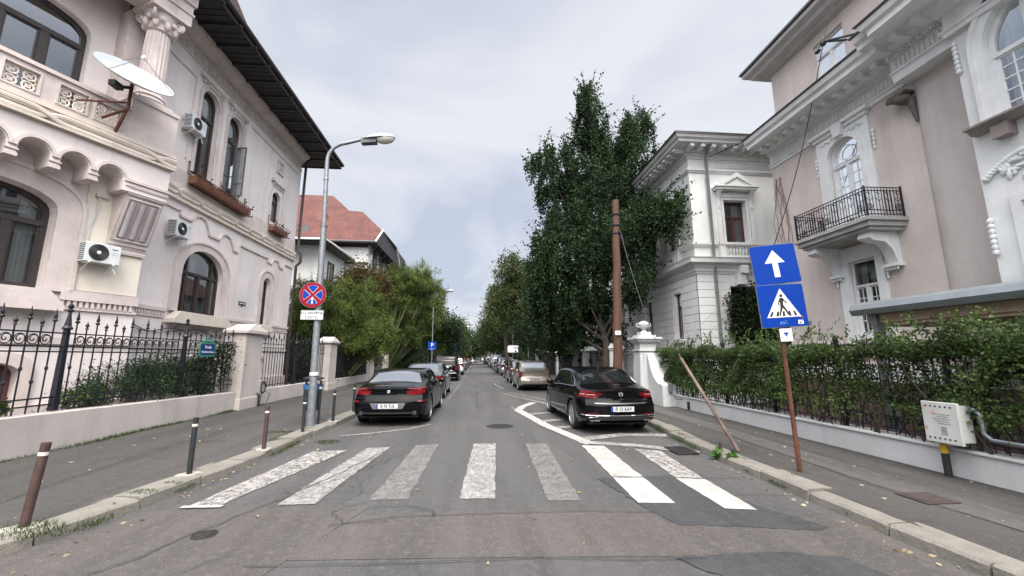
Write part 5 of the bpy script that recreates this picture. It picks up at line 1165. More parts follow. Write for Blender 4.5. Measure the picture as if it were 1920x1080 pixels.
def head(parent,x,y,z,s_=1,flip=1):
    b=MB(Matrix.Translation((x,y,z))@Matrix.Rotation(R(-6),4,'Y')@Matrix.Diagonal((s_*flip,s_,s_,1)))
    vs=[];pr=[(0,.08,.07),(.1,.12,.11),(.3,.15,.15),(.55,.17,.17),(.75,.15,.15),(.88,.07,.08)]
    for (u,wy,hz) in pr: vs+=[(u,wy*math.cos(k*PI/6),hz*math.sin(k*PI/6)) for k in range(7)]
    vs=[v for v in vs]; b.add(vs,[(i*7+k,i*7+k+1,(i+1)*7+k+1,(i+1)*7+k) for i in range(5) for k in range(6)]+[tuple(range(7)),tuple(35+k for k in range(6,-1,-1))]+[(i*7,(i+1)*7,(i+1)*7+6,i*7+6) for i in range(5)])
    h=b.build('lamp_head',M_galv,parent,smooth=50)
    b=MB(Matrix.Translation((x,y,z))@Matrix.Rotation(R(-6),4,'Y')@Matrix.Diagonal((s_*flip,s_,s_,1))); b.sph((.62,0,-.0),(.26,.15,.14),12,8); b.build('lamp_bowl',mat('bowl_plastic',(.50,.50,.46),.25),h,smooth=50)
    b=MB(Matrix.Translation((x,y,z))@Matrix.Rotation(R(-6),4,'Y')@Matrix.Diagonal((s_*flip,s_,s_,1))); b.box(.0,-.09,-.12,.40,.09,.0); b.build('gear_box',mat('grey_dark',(.07,.07,.075),.5),h)
head(LP,-3.1,10.2,7.36,.98)
b=MB(); b.lathe([(.098,1.28),(.10,1.30),(.098,1.36)],14,(-3.83,10.2,0)); b.build('sticker_band',SW,LP)
def disc(b,r,M,z0,z1,n=40,m=0): b.lathe([(r,z0),(r,z1)],n,M=M,m=m)
NS=thing('traffic_sign','round red and blue no stopping sign with worded plate on the lamp post','sign',(-3.95,10.1,3.0))
Mv=basis((-3.97,10.09,3.20),(1,.02,0))   # faces -y
b=MB(Mv); b.lathe([(.312,-.02),(.312,.0)],40); b.build('sign_back',M_galv,NS,smooth=40)
b=MB(Mv); b.lathe([(.305,0),(.305,.003)],40); b.build('disc',SR,NS)
for k in range(4):
    b=MB(Mv); a0=R(45+90*k+14); a1=R(135+90*k-14); r1=.232; n=10; mid=R(90+90*k)
    pts=[(.055*math.cos(mid),.055*math.sin(mid))]+[(r1*math.cos(a0+(a1-a0)*i/n),r1*math.sin(a0+(a1-a0)*i/n)) for i in range(n+1)]
    cxm=sum(p[0] for p in pts)/len(pts); cym=sum(p[1] for p in pts)/len(pts)
    big=[(cxm+(p[0]-cxm)*1.08,cym+(p[1]-cym)*1.08) for p in pts]
    b.slab(big,.003,.0045); b.build('white_edge',SW,NS)
    b=MB(Mv); b.slab(pts,.0045,.006); b.build('blue_field',SB,NS)
b=MB(Mv); b.slab([(-.012,-.19),(.012,-.19),(.012,-.1),(-.012,-.1)],.006,.0075); b.slab([(-.035,-.185),(.035,-.185),(0,-.225)],.006,.0076); b.slab([(-.035,-.105),(0,-.065),(.035,-.105)],.006,.0076); b.build('double_arrow',SW,NS)
b=MB(Matrix.Translation((-3.95,10.09,2.71))); b.box(-.265,-.0,-.115,.265,.015,.115); pp=b.build('plate',SW,NS,bevel=.004)
Mp=basis((-3.95,10.088,2.71),(1,0,0)); text('CU  EXCEPTIA',.085,'lettering',SK,Mp@Matrix.Translation((0,.045,.0)),pp,sx=.92,offset=.0015); text('C.D-T.C.',.085,'lettering',SK,Mp@Matrix.Translation((0,-.055,.0)),pp,sx=.95,offset=.0015)
b=MB(Mp); b.ring([(-.262,-.112),(.262,-.112),(.262,.112),(-.262,.112)],[(-.256,-.106),(.256,-.106),(.256,.106),(-.256,.106)],0,.001,0,Matrix(((1,0,0,0),(0,0,1,0),(0,1,0,0),(0,0,0,1)))) ; b.build('plate_edge',SK,pp)
# rubbish bin (hung between two posts)
RB=thing('rubbish_bin','dark rubbish bin with blue liner edge on a black frame behind the lamp post','rubbish bin',(-3.85,10.75,.12))
b=MB(); b.lathe([(.17,.42),(.20,.46),(.215,1.0),(.20,1.0)],20,(-4.05,10.8,0)); b.build('bin',mat('bin_green',(.03,.042,.045),.5,var=.2,vs=8),RB,smooth=50)
b=MB(); b.lathe([(.224,.93),(.228,1.04),(.20,1.04),(.20,.95)],20,(-4.05,10.8,0)); b.build('liner',mat('liner_blue',(.03,.12,.30),.5),RB,smooth=50)
b=MB(); b.tube([(-3.76,10.5,.1),(-3.76,10.5,1.15)],.028,10); b.tube([(-4.3,11.0,.1),(-4.3,11.0,1.15)],.028,10); b.tube([(-3.76,10.5,1.12),(-3.9,10.65,1.2),(-4.15,10.9,1.2),(-4.3,11.0,1.12)],.02,8); b.build('frame',M_bolk,RB,smooth=50)
b=MB(); b.add([( -4.05+.24*math.cos(a)*1.0,10.8+.24*math.sin(a),z) for z in (1.17,1.2) for a in [k*PI/8 for k in range(16)]]+[(-4.05,10.8,1.27)],[(k,(k+1)%16,16+(k+1)%16,16+k) for k in range(16)]+[(16+k,16+(k+1)%16,32) for k in range(16)]+[tuple(range(16))]); b.build('cover',M_bolk,RB,smooth=40)
b=MB(); b.lathe([(.0295,.95),(.0295,1.0)],10,(-3.76,10.5,0)); b.build('white_band',SW,RB)
# meter box with cables on the garden wall
t=thing('meter_box','small grey meter box with tangled black cables low on the pale garden wall','electric box',(-7.25,14.6,.3))
b=MB(); b.box(-7.17,14.35,.55,-7.05,14.62,.95); b.build('box',mat('box_grey',(.30,.31,.29),.5,var=.2,vs=8),t,bevel=.01)
b=MB(); 
for q in range(3): b.tube([(-7.04,14.5+(.13+.02*q)*math.cos(k*PI/7),.72+(.16+.02*q)*math.sin(k*PI/7)) for k in range(14)],.010,5,closed=True)
b.tube([(-7.05,14.45,.55),(-7.0,14.3,.35),(-7.05,14.4,.15)],.012,5); b.tube([(-7.05,14.6,.6),(-6.95,14.8,.5),(-7.0,14.7,.2)],.010,5); b.tube([(-7.1,14.4,.12),(-7.1,14.4,.5)],.03,6); b.build('cable_loop',M_black,t,smooth=50)
# right sign post with two blue signs
SP2=thing('sign_post','rusty leaning steel post carrying two blue signs and a small white plate','sign post',(4.57,5.69,.12))
top=Vector((4.50,5.71,3.42)); b=MB(); b.tube([(4.57,5.69,.1),Vector((4.57,5.69,.12)).lerp(top,.5),top],.031,12); b.build('post',mat('rusty_post',(.17,.06,.032),.8,.1,var=.85,vs=3.2,fine=.5,fs=28,bump=.3,stain=.7,stcol=(.025,.012,.012)),SP2,smooth=50)
def tri(pts,z0,z1,b): b.slab(pts,z0,z1)
def roundrect(w_,h_,r_,n=5):
    o=[]
    for cx_,cy_,a0 in ((w_/2-r_,h_/2-r_,0),(-w_/2+r_,h_/2-r_,90),(-w_/2+r_,-h_/2+r_,180),(w_/2-r_,-h_/2+r_,270)):
        for k in range(n+1): a=R(a0+90*k/n); o.append((cx_+r_*math.cos(a),cy_+r_*math.sin(a)))
    return o
def sgn(o,rot,w_,h_,label,name):
    t=thing(name,label,'sign',(o[0],o[1],o[2])); M=basis(o,(1,-.04,0))@Matrix.Rotation(R(rot),4,'Z')
    b=MB(M); b.slab(roundrect(w_,h_,.03),-.012,.0); b.build('sign_back',M_galv,t); b=MB(M); b.slab(roundrect(w_-.012,h_-.012,.027),0,.003); pl_=b.build('blue_plate',SB,t); return t,pl_,M
A1,p1,M1=sgn((4.51,5.655,3.11),6.5,.73,.61,'blue one way sign with white upward arrow, upper sign on the rusty post','traffic_sign')
b=MB(M1); b.slab([(-.045,-.2),(.045,-.2),(.045,.02),(.16,.02),(0,.22),(-.16,.02),(-.045,.02)],.003,.0045); b.build('arrow',SW,p1)
A2,p2,M2=sgn((4.545,5.645,2.475),3.5,.73,.645,'blue pedestrian crossing sign with stickers, lower sign on the rusty post','traffic_sign')
b=MB(M2); b.slab([(-.265,-.175),(.265,-.175),(0,.26)],.003,.0045); tr_=b.build('white_triangle',SW,p2)
b=MB(M2); z0,z1=.0045,.006
def limb(a,c,w0,w1):
    a=Vector(a);c=Vector(c);d=(c-a).normalized();n=Vector((-d.y,d.x)); b.slab([tuple(a+n*w0),tuple(a-n*w0),tuple(c-n*w1),tuple(c+n*w1)],z0,z1)
limb((0,.115),(-.01,-.0),.028,.022); limb((-.01,.01),(.045,-.07),.02,.014); limb((.045,-.07),(.075,-.14),.014,.01); limb((.075,-.14),(.10,-.135),.01,.008)
limb((-.01,.01),(-.03,-.07),.02,.014); limb((-.03,-.07),(-.065,-.14),.014,.01); limb((-.065,-.14),(-.045,-.145),.01,.008); limb((-.01,.11),(-.05,.05),.013,.009); limb((-.05,.05),(-.055,.0),.009,.007); limb((.01,.11),(.045,.06),.013,.009); limb((.045,.06),(.075,.03),.009,.007)
b.slab([(.0+.024*math.cos(k*PI/6),.148+.024*math.sin(k*PI/6)) for k in range(12)],z0,z1)
for x0,s0 in ((-.2,.03),(-.1,.015),(0.0,0),(.1,-.015),(.19,-.03)): b.slab([(x0-.022,-.158),(x0+.018,-.158),(x0+.018+s0,-.085),(x0-.012+s0,-.085)],z0,z1-.0008)
b.build('walker_symbol',SK,tr_)
b=MB(M2); b.slab([(.20,-.285),(.28,-.29),(.285,-.23),(.205,-.225)],.003,.0045); b.build('sticker',SW,p2); b=MB(M2); b.slab([(.215,-.28),(.235,-.25),(.255,-.275)],.0045,.0055);b.slab([(.245,-.245),(.27,-.235),(.275,-.25)],.0045,.0055); b.build('sticker_print',SK,p2)
b=MB(M2); b.slab([(.25,-.19),(.29,-.192),(.29,-.165),(.25,-.163)],.003,.0042); b.build('sticker',mat('sticker_red',(.25,.06,.05),.5),p2)
text('ao/.',.085,'scribble',mat('scribble_blue',(.10,.28,.55),.5),M2@Matrix.Translation((-.02,-.25,.003)),p2,ext=.001)
t=thing('plate','small white plate with a blue mark hanging under the crossing sign','sign',(4.55,5.65,2.0)); M3=basis((4.565,5.655,2.04),(1,-.04,0))@Matrix.Rotation(R(3),4,'Z')
b=MB(M3); b.slab(roundrect(.19,.19,.01),-.004,.002); pl3=b.build('white_plate',SW,t)
b=MB(M3); b.slab([(-.035,.01),(.035,.01),(.035,.035),(-.035,.035)],.002,.003); b.slab([(-.012,-.02),(.012,-.02),(.012,.01),(-.012,.01)],.002,.003); b.build('blue_mark',SB,pl3); text('1',.045,'lettering',SK,M3@Matrix.Translation((.01,-.055,.002)),pl3,ext=.001); text('N',.03,'lettering',SK,M3@Matrix.Translation((-.07,.07,.002)),pl3,ext=.001)
# leaning board
b=MB(); A=Vector((4.47,6.9,.13)); B_=Vector((4.86,8.9,1.75)); 
B_=Vector((5.05,10.4,1.70))
B_=Vector((4.23,8.2,1.69))
d=(B_-A); s_=Vector((1,0,0))*.028; n_=d.cross(s_).normalized()*.014
vs=[]
for p in (A,A.lerp(B_,.33),A.lerp(B_,.66),B_): vs+=[p-s_-n_,p+s_-n_,p+s_+n_,p-s_+n_]
b.add(vs,[(4*i+k,4*i+(k+1)%4,4*i+4+(k+1)%4,4*i+4+k) for i in range(3) for k in range(4)]+[(0,1,2,3),(15,14,13,12)]); 
b.tube([B_,B_+Vector((-.02,.05,.10))],.012,6)
b.build('leaning_stake',mat('weathered_board',(.15,.10,.08),.8,.1,var=.5,vs=4,bump=.1,stain=.4,stcol=(.35,.35,.36)),label='thin brown board stake leaning over the right pavement against the hedge',cat='stake')
# gas regulator cabinet
GB=thing('gas_cabinet','white gas regulator cabinet with vent holes on a black and yellow pipe','gas cabinet',(6.4,5.1,.12))
b=MB(); b.box(6.33,5.0,.60,6.52,5.38,1.08); b.build('cabinet',mat('cabinet_white',(.56,.57,.55),.5,var=.1,vs=4,stain=.3),GB,bevel=.015)
b=MB(); b.box(6.29,4.98,.57,6.33,5.42,1.11); b.build('door',mat('cabinet_white',(.6,.6,.6)),GB,bevel=.008)
FG=Frm(6.29,0,0,-1)
b=MB(FG.M)
for z in (1.05,.63):
    for k in range(6): 
        b=MB(FG.M); M=Matrix.Translation((5.06+k*.06,0,z))@Matrix.Rotation(-PI/2,4,'X'); b.lathe([(.013,-.002),(.013,.002)],10,M=M); b.build('vent_hole',M_black,GB)
b=MB(FG.M)
for k in range(5): b.box(5.08+.02*(k%2),.0,.82+k*.03,5.24+.03*(k%3),.0015,.835+k*.03)
b.box(5.14,0,.68,5.21,.0015,.79)
b.build('faded_notice',mat('faded_print',(.36,.35,.34),.7,var=.4,vs=30),GB)
b=MB(FG.M); b.sph((5.28,.0,.96),(.03,.002,.03),10,6); b.sph((5.39,0,1.03),(.014,.002,.035),8,5); b.sph((5.39,0,.75),(.02,.002,.03),8,5); b.build('faded_symbol',mat('faded_red',(.5,.28,.24),.7),GB)
b=MB(); b.tube([(6.42,5.32,.1),(6.42,5.32,.42)],.042,12); b.build('pipe_foot',M_rubber,GB,smooth=50)
b=MB(); b.tube([(6.42,5.32,.42),(6.42,5.32,.54)],.043,12); b.build('yellow_band',mat('gas_yellow',(.55,.36,.02),.5,var=.1),GB,smooth=50)
b=MB(); b.tube([(6.42,5.32,.54),(6.42,5.32,.62)],.035,12); b.tube([(6.46,5.02,1.02),(6.47,4.93,1.04),(6.48,4.88,.98),(6.48,4.87,.75),(6.48,4.8,.68),(6.48,3.0,.66)],.028,10); b.build('pipework',M_galv,GB,smooth=50)
# wooden utility pole
UP=thing('utility_pole','tall brown creosoted wooden pole behind the black sedan, cut off at the top','utility pole',(4.62,13.2,.12))
b=MB(); n=18; pts=[(4.60+.012*k+.012*math.sin(k*1.7),13.2,.1+7.05*k/n) for k in range(n+1)]; b.tube(pts,[.165-.0028*k for k in range(n+1)],18)
m_=mat('creosote_wood',(.095,.042,.027),.75,var=.45,vs=5,bump=.5,bs=14)
mp=m_.node_tree.nodes.new('ShaderNodeMapping'); mp.inputs['Scale'].default_value=(9,9,.6); 
for nd in [q for q in m_.node_tree.nodes if q.type=='TEX_NOISE']:
    src=nd.inputs['Vector'].links[0].from_socket; L(m_.node_tree,src,mp.inputs[0]); L(m_.node_tree,mp.outputs[0],nd.inputs['Vector']); nd.inputs['Scale'].default_value=.9
b.build('pole',m_,UP,smooth=50)
b=MB(); b.box(4.53,13.0,2.42,4.72,13.05,2.56); pq=b.build('number_plate',SW,UP,bevel=.01); text('18',.09,'lettering',SK,basis((4.625,12.998,2.49),(1,0,0)),pq)
for z in (6.6,6.2,5.9): b=MB(); b.lathe([(.15,z),(.155,z+.04),(.15,z+.06)],14,(4.80,13.2,0)); b.build('pole_band',M_iron,UP)
b=MB(); b.tube([(4.78,13.05,6.0),(4.9,13.02,5.9),(4.95,13.0,5.6)],.02,6); b.build('wire_clamp',M_iron,UP)
b=MB(); b.tube([(4.88,13.1,6.0)]+[(4.88+(6.2-4.88)*t,13.1+.6*t,6.0-3.7*t-.25*math.sin(PI*t)) for t in np.linspace(.1,1,10)],.012,5); b.build('guy_wire',M_grey,UP)
# wires over the right facade
b=MB(); b.tube([(10.0,9.0,10.3),(9.25,8.96,10.15),(9.2,8.0,9.55),(9.1,7.6,9.35)],.03,6); b.sph((9.25,8.96,10.1),.08,6,5); b.sph((9.3,9.2,10.05),(.06,.1,.05),6,5); b.build('cable_bracket',M_black,label='black cable bracket reaching out from the upper window of the rose house',cat='cable')
b=MB(); P0=Vector((9.25,8.96,10.1)); P1=Vector((9.3,11.8,4.9)); b.tube([P0]+[P0.lerp(P1,t)+Vector((0,-.12*math.sin(PI*t),-.2*math.sin(PI*t))) for t in np.linspace(.08,.95,12)]+[P1+Vector((0,.3,-2.6))],.012,5)
b.tube([P0,(9.8,8.6,12.4)],.008,4); b.build('overhead_cable',M_black,label='thin black cable sagging down in front of the rose house',cat='cable')
b=MB(); b.tube([(9.5,14.9,9.9),(10.6,14.4,10.3),(12.0,13.2,10.9)],.02,5); b.build('eaves_cable',M_black,label='short dark cable at the junction of villa cornice and rose house',cat='cable')
b=MB(); b.tube([(6.3,14.2,2.3)]+[(6.3+3.7*t,14.2+.9*t,2.1+2.2*t-.5*math.sin(PI*t)) for t in np.linspace(.1,1,8)],.010,4); b.tube([(6.5,14.2,1.9)]+[(6.5+3.7*t,14.2+.9*t,1.9+1.8*t-.4*math.sin(PI*t)) for t in np.linspace(.1,1,8)],.008,4); b.build('service_cable',M_grey,label='pair of thin grey cables rising from the gate pier to the villa',cat='cable')
# small box on the scroll pier
t=thing('junction_box','small grey junction box with a hanging cable on the foot of the gate pier scroll','electric box',(6.1,13.3,.4)); b=MB(); b.box(6.28,13.1,.58,6.42,13.17,.86); b.build('box',M_galv,t,bevel=.01); b=MB(); b.tube([(6.35,13.1,.58),(6.4,12.9,.38),(6.6,12.6,.4),(6.52,12.4,.3),(6.5,12.3,.16)],.012,5); b.box(6.46,12.28,.12,6.54,12.34,.36); b.build('cable',M_black,t)
# parking signs etc on the left further down
def smallsign(x,y,h,w_,hh,label,m,txt=None,txt2=None,ph=None,tcol=None):
    t=thing('parking_sign' if txt=='P' else 'traffic_sign',label,'sign',(x,y,.1)); b=MB(); b.tube([(x,y,.1),(x,y,ph or h)],.032,8); b.build('post',M_grey,t,smooth=50)
    b=MB(); b.box(x-w_/2,y-.05,h-hh,x+w_/2,y-.035,h); p=b.build('plate',m,t)
    if txt: text(txt,hh*.62,'lettering',tcol or SW,basis((x,y-.052,h-hh*.42),(1,0,0)),p,offset=.006)
    if txt2: text(txt2,hh*.17,'lettering',tcol or SW,basis((x,y-.052,h-hh*.87),(1,0,0)),p)
    return t
smallsign(-2.55,24.0,2.58,.47,.47,'blue parking sign with white P on a grey post before the bamboo',SB,'P','zona 0',ph=4.6)
t=smallsign(-2.35,42,3.1,.75,.8,'light blue sign on the lamp post beyond the black off-roader',mat('sign_sky',(.03,.25,.55),.4),ph=4)
b=MB(); b.box(-2.6,41.94,2.65,-2.1,41.95,2.95); b.build('pictogram',SW,t)
smallsign(4.45,50,3.1,1.3,.85,'white rectangular notice sign on a brown post by the row of parked cars',SW,ph=6.5)
smallsign(4.5,35.5,3.3,.42,.32,'small white plate high on a thin post right of the notice sign',SW,ph=8)
# further lamps on the left
def lampfar(x,y,h,label,arm=1.6):
    t=thing('street_lamp',label,'street lamp',(x,y,.1),0,'distant street lamps on the left pavement'); b=MB(); b.tube([(x,y,.1),(x,y,h-.8),(x+.15,y,h-.25),(x+arm*.5,y,h-.02),(x+arm,y,h)],.055,8); b.build('pole',M_galv,t,smooth=50); head(t,x+arm,y,h,1.0)
lampfar(-4.6,40,8.1,'street lamp just above the bamboo tops',1.4); lampfar(-3.3,60,7.2,'street lamp beyond the light blue sign',1.3); lampfar(-3.9,105,8.4,'most distant street lamp near the pale apartment block',1.5)
# ================= cars
def paintm(name,c,metal=.3,rough=.28,spec=.5):
    m=mat(name,c,rough,metal,coat=1.0,spec=spec,var=.06,vs=2); return m
CG=mat('car_glass',(.008,.009,.010),.03,spec=.7,coat=.3); CGL=mat('car_glass_light',(.10,.115,.13),.03,0,spec=1.0,coat=1.0)
M_tail=mat('tail_red',(.13,.003,.006),.2,coat=.3,spec=.3); M_tailw=mat('tail_clear',(.55,.42,.42),.15,coat=1); M_plate=mat('plate_white',(.5,.51,.52),.35); M_rim=mat('rim_silver',(.32,.33,.35),.25,.8); M_dark=mat('plastic_black',(.018,.018,.019),.55); M_rimd=mat('rim_dark',(.06,.06,.065),.3,.7)
def lerpt(T,x):
    if x<=T[0][0]: return T[0][1]
    for (a,va),(b_,vb) in zip(T[:-1],T[1:]):
        if x<=b_:
            t=(x-a)/(b_-a); return va+(vb-va)*t
    return T[-1][1]
def smo(T,x,h=.06):
    return sum(lerpt(T,x+k*h/2) for k in (-2,-1,0,1,2))/5
def car(name,label,x,y,rz,P,cpaint,glass=None,group=None,far=False,cat='car'):
    """rear bumper at local y=0, car points to +y, wheels on z=0"""
    t=thing(name,label,cat,(x,y,0),rz,group)
    Lg,W,H=P['L'],P['W'],P['H']; hw=W/2; ax=P['axles']; rw=P.get('rw',.33); arch_r=rw+.055
    top=P['top']; belt=P['belt']; cut=P.get('bot',.24)
    def plan(yy):  # half width along the length
        return hw*smo(P.get('plan',[(0,.86),(.12,.93),(.45,.985),(1.2,1),(Lg*.6,1),(Lg-1.0,.985),(Lg-.45,.93),(Lg-.12,.82),(Lg,.72)]),yy,.12)
    # stations
    ys=set([0,.02,.05,.09,.15,.22,.3,.4,.5,.62,.75]+[Lg-q for q in (0,.02,.05,.1,.17,.25,.35,.5,.65,.8)]); k=0
    while k<Lg: ys.add(round(k,3)); k+=.14
    for a in ax:
        for q in range(-8,9): ys.add(round(a+arch_r*math.sin(q*PI/16),3))
        ys.add(round(a+arch_r*1.001,3)); ys.add(round(a-arch_r*1.001,3))
    ys=sorted(q for q in ys if 0<=q<=Lg)
    rp=P['rear']  # rear profile: z -> inset in y
    fp=P.get('front',[(0,.18),(.3,.04),(.5,0),(.7,.06),(.9,.3)])
    NS,NT=11,12
    V=[];rows=[]
    for yy in ys:
        zt=smo(top,yy,.10); zs=smo(belt,yy,.16); zs=min(zs,zt-.004); h_=zt-zs; w_=plan(yy)
        zl=cut+ (.07*(1-yy/.3) if yy<.3 else 0)
        for a in ax:
            d=abs(yy-a)
            if d<arch_r: zl=max(zl,rw*1.0+math.sqrt(arch_r**2-d**2))
        row=[(0,cut+.02),(w_-.26,cut+.02),(w_-.255,zl)]
        for k in range(NS):
            q=k/(NS-1); z=zl+(zs-zl)*q
            zn=(z-.25)/(max(.3,zs)-.25)
            xo=w_*(.955+.045*math.sin(PI*min(1,max(0,zn*.85+.12))**1.0)) - (.035*max(0,zn-.8)/.2*w_ if zn>.8 else 0)
            if P.get('crease'): xo+=.010*math.exp(-((z-P['crease'])/.035)**2)
            if k==0: xo-=.012
            row.append((xo,z))
        xb=row[-1][0]; kk=min(1,max(0,(h_-.10)/.25))
        prC=[(.985,.10),(.968,.25),(.935,.42),(.90,.58),(.865,.74),(.83,.87),(.785,.95),(.70,.985),(.52,.996),(.28,1.0),(.12,1.0),(0,1.0)]
        prH=[(.975,.28),(.93,.5),(.86,.68),(.77,.80),(.66,.88),(.54,.93),(.42,.96),(.32,.98),(.22,.99),(.14,1),(.06,1),(0,1.0)]
        if P.get('boxy'): prC=[(.99,.1),(.98,.25),(.96,.42),(.94,.58),(.915,.74),(.895,.87),(.86,.95),(.76,.99),(.52,1),(.28,1.0),(.12,1.0),(0,1.0)]
        for (cx_,cz),(hx,hz) in zip(prC,prH):
            row.append((xb*(cx_*kk+hx*(1-kk)),zs+h_*(cz*kk+hz*(1-kk))))
        pts=[]
        fr=max(0,1-yy/.75)**1.5; ff=max(0,1-(Lg-yy)/.8)**1.5
        for (xx,zz) in row:
            u=(abs(xx)/hw); dy=fr*(lerpt(rp,zz)+P.get('rbow',.16)*u**2.6)-ff*(lerpt(fp,zz)+.24*u**2.4)
            pts.append((xx,yy+dy,zz))
        rows.append(pts)
    n=len(rows[0]); vs=[]; 
    for r_ in rows: vs+=[p for p in r_]+[(-p[0],p[1],p[2]) for p in r_[-2:0:-1]]
    m_=n+n-2; fs=[]
    for i in range(len(rows)-1):
        for j in range(m_): fs.append((i*m_+j,i*m_+(j+1)%m_,(i+1)*m_+(j+1)%m_,(i+1)*m_+j))
    b=MB(); b.add(vs,fs)
    # end caps as grids
    for ri,(pr_,sg) in ((0,(rp,1)),(len(rows)-1,(fp,-1))):
        r_=rows[ri]; yy=ys[ri]; g=[]; idx=[2]+list(range(3,n))
        cols=10; base=len(b.v); vv=[]
        for j in idx:
            xx,_,zz=r_[j]
            for c in range(cols+1):
                X=-xx+2*xx*c/cols; u=abs(X)/hw
                vv.append((X,yy+(lerpt(pr_,zz)+ (P.get('rbow',.16)*u**2.6 if sg==1 else .24*u**2.4))*sg,zz))
        b.add(vv,[(a*(cols+1)+c,a*(cols+1)+c+1,(a+1)*(cols+1)+c+1,(a+1)*(cols+1)+c) for a in range(len(idx)-1) for c in range(cols)])
    import bmesh
    bm=bmesh.new(); tm=bpy.data.meshes.new('x'); tm.from_pydata(b.v,[],b.f); bm.from_mesh(tm); bmesh.ops.remove_doubles(bm,verts=bm.verts,dist=.0015); bmesh.ops.recalc_face_normals(bm,faces=bm.faces); bm.to_mesh(tm)
    for p in tm.polygons: p.use_smooth=True
    tm.set_sharp_from_angle(angle=R(38)); tm.materials.append(cpaint)
    body=bpy.data.objects.new('body',tm); tm.name='body'; col.objects.link(body); body.parent=t; ROOT[body.name]=ROOT[t.name]
    bvh=BVHTree.FromBMesh(bm); bm.free()
    def cast(o,d):
        h=bvh.ray_cast(Vector(o),Vector(d)); return h
    def proj(mode,a,bb,off):
        if mode=='rear': h=cast((a,-3,bb),(0,1,0))
        elif mode=='front': h=cast((a,Lg+3,bb),(0,-1,0))
        elif mode=='top': h=cast((a,bb,4),(0,0,-1))
        else: s=1 if mode=='R' else -1; h=cast((s*3,a,bb),(-s,0,0))
        if h[0] is None: return None
        nn=h[1]
        if mode=='rear' and nn.y>0 or mode=='front' and nn.y<0 or mode=='top' and nn.z<0: nn=-nn
        if mode in 'RL' and nn.x*(1 if mode=='R' else -1)<0: nn=-nn
        return h[0]+nn*off
    def patch(nm,mode,lo,hi,mt,nu=14,nv=6,off=.006,parent=None,sm=True,into=None):
        """lo/hi: polylines with equal counts of (a,b) points"""
        b=MB() if into is None else into
        def samp(Pl,q):
            q*=len(Pl)-1; i=min(int(q),len(Pl)-2); f=q-i; return (Pl[i][0]+(Pl[i+1][0]-Pl[i][0])*f,Pl[i][1]+(Pl[i+1][1]-Pl[i][1])*f)
        vs=[];ok=True
        for j in range(nv+1):
            for i in range(nu+1):
                p=samp(lo,i/nu); q=samp(hi,i/nu); f=j/nv
                r_=proj(mode,p[0]+(q[0]-p[0])*f,p[1]+(q[1]-p[1])*f,off)
                if r_ is None: r_=Vector(vs[-1]) if vs else Vector((0,0,0))
                vs.append(tuple(r_))
        fs=[(j*(nu+1)+i,j*(nu+1)+i+1,(j+1)*(nu+1)+i+1,(j+1)*(nu+1)+i) for j in range(nv) for i in range(nu)]
        # skirt
        ed=[i for i in range(nu+1)]+[(j+1)*(nu+1)-1 for j in range(1,nv+1)]+[nv*(nu+1)+i for i in range(nu-1,-1,-1)]+[j*(nu+1) for j in range(nv-1,0,-1)]
        cen=Vector((0,Lg/2,.7)); k0=len(vs)
        for e_ in ed: v=Vector(vs[e_]); d={'rear':Vector((0,1,0)),'front':Vector((0,-1,0)),'top':Vector((0,0,-1)),'R':Vector((-1,0,0)),'L':Vector((1,0,0))}[mode]; vs.append(tuple(v+d*(off+.01)))
        ne=len(ed); fs+=[(ed[i],ed[(i+1)%ne],k0+(i+1)%ne,k0+i) for i in range(ne)]
        b.add(vs,fs)
        if into is None: return b.build(nm,mt,parent or t,smooth=40 if sm else 0,local=True)
    def line(b,mode,pts,r=.004,off=.001,n=4,sub=6):
        P_=[]
        for a,c in zip(pts[:-1],pts[1:]):
            for k in range(sub):
                q=proj(mode,a[0]+(c[0]-a[0])*k/sub,a[1]+(c[1]-a[1])*k/sub,off)
                if q is not None: P_.append(q)
        q=proj(mode,*pts[-1],off); 
        if q is not None: P_.append(q)
        if len(P_)>1: b.tube(P_,r,n)
    car.ctx=dict(patch=patch,line=line,proj=proj,t=t,body=body,L=Lg,W=W,H=H)
    g=glass or CG
    mats=MT
    # windows
    if 'rwin' in P:
        lo,hi=P['rwin']; patch('rear_window','rear',lo,hi,P.get('rglass') or g,16,10,.004)
    if 'fwin' in P: lo,hi=P['fwin']; patch('windscreen','front',lo,hi,g,12,8,.004)
    for s_ in 'RL':
        for nm,lo,hi in P['swin']: patch(nm,s_,lo,hi,g,14,6,.004)
    if not far or P.get('trim'):
        b=MB()
        for s_ in 'RL':
            for pl in P.get('seams',[]): line(b,s_,pl,.0035,-.0005)
        for pl in P.get('rseams',[]): line(b,'rear',pl,.0035,-.0005,sub=10)
        if b.v: b.build('panel_gaps',M_black,body,local=True)
        b=MB()
        for s_ in 'RL':
            for pl in P.get('chromelines',[]): line(b,s_,pl,.007,.004)
        for pl in P.get('rchrome',[]): line(b,'rear',pl,.010,.005,sub=10)
        if b.v: b.build('chrome_strip',P.get('chromemat',M_chrome),body,local=True,smooth=50)
        for s_ in 'RL':
            for (a,z) in P.get('handles',[]):
                p=proj(s_,a,z,.02)
                if p is not None: b=MB(); b.tube([p+Vector((0,-.09,0)),p+Vector((0,-.03,.006)),p+Vector((0,.07,.006)),p+Vector((0,.10,-.004))],.012,6); b.build('door_handle',cpaint,t,local=True,smooth=50)
    # lower valance
    for (nm,mode,lo,hi,mt,off) in P.get('patches',[]): patch(nm,mode,lo,hi,mt,12,4,off)
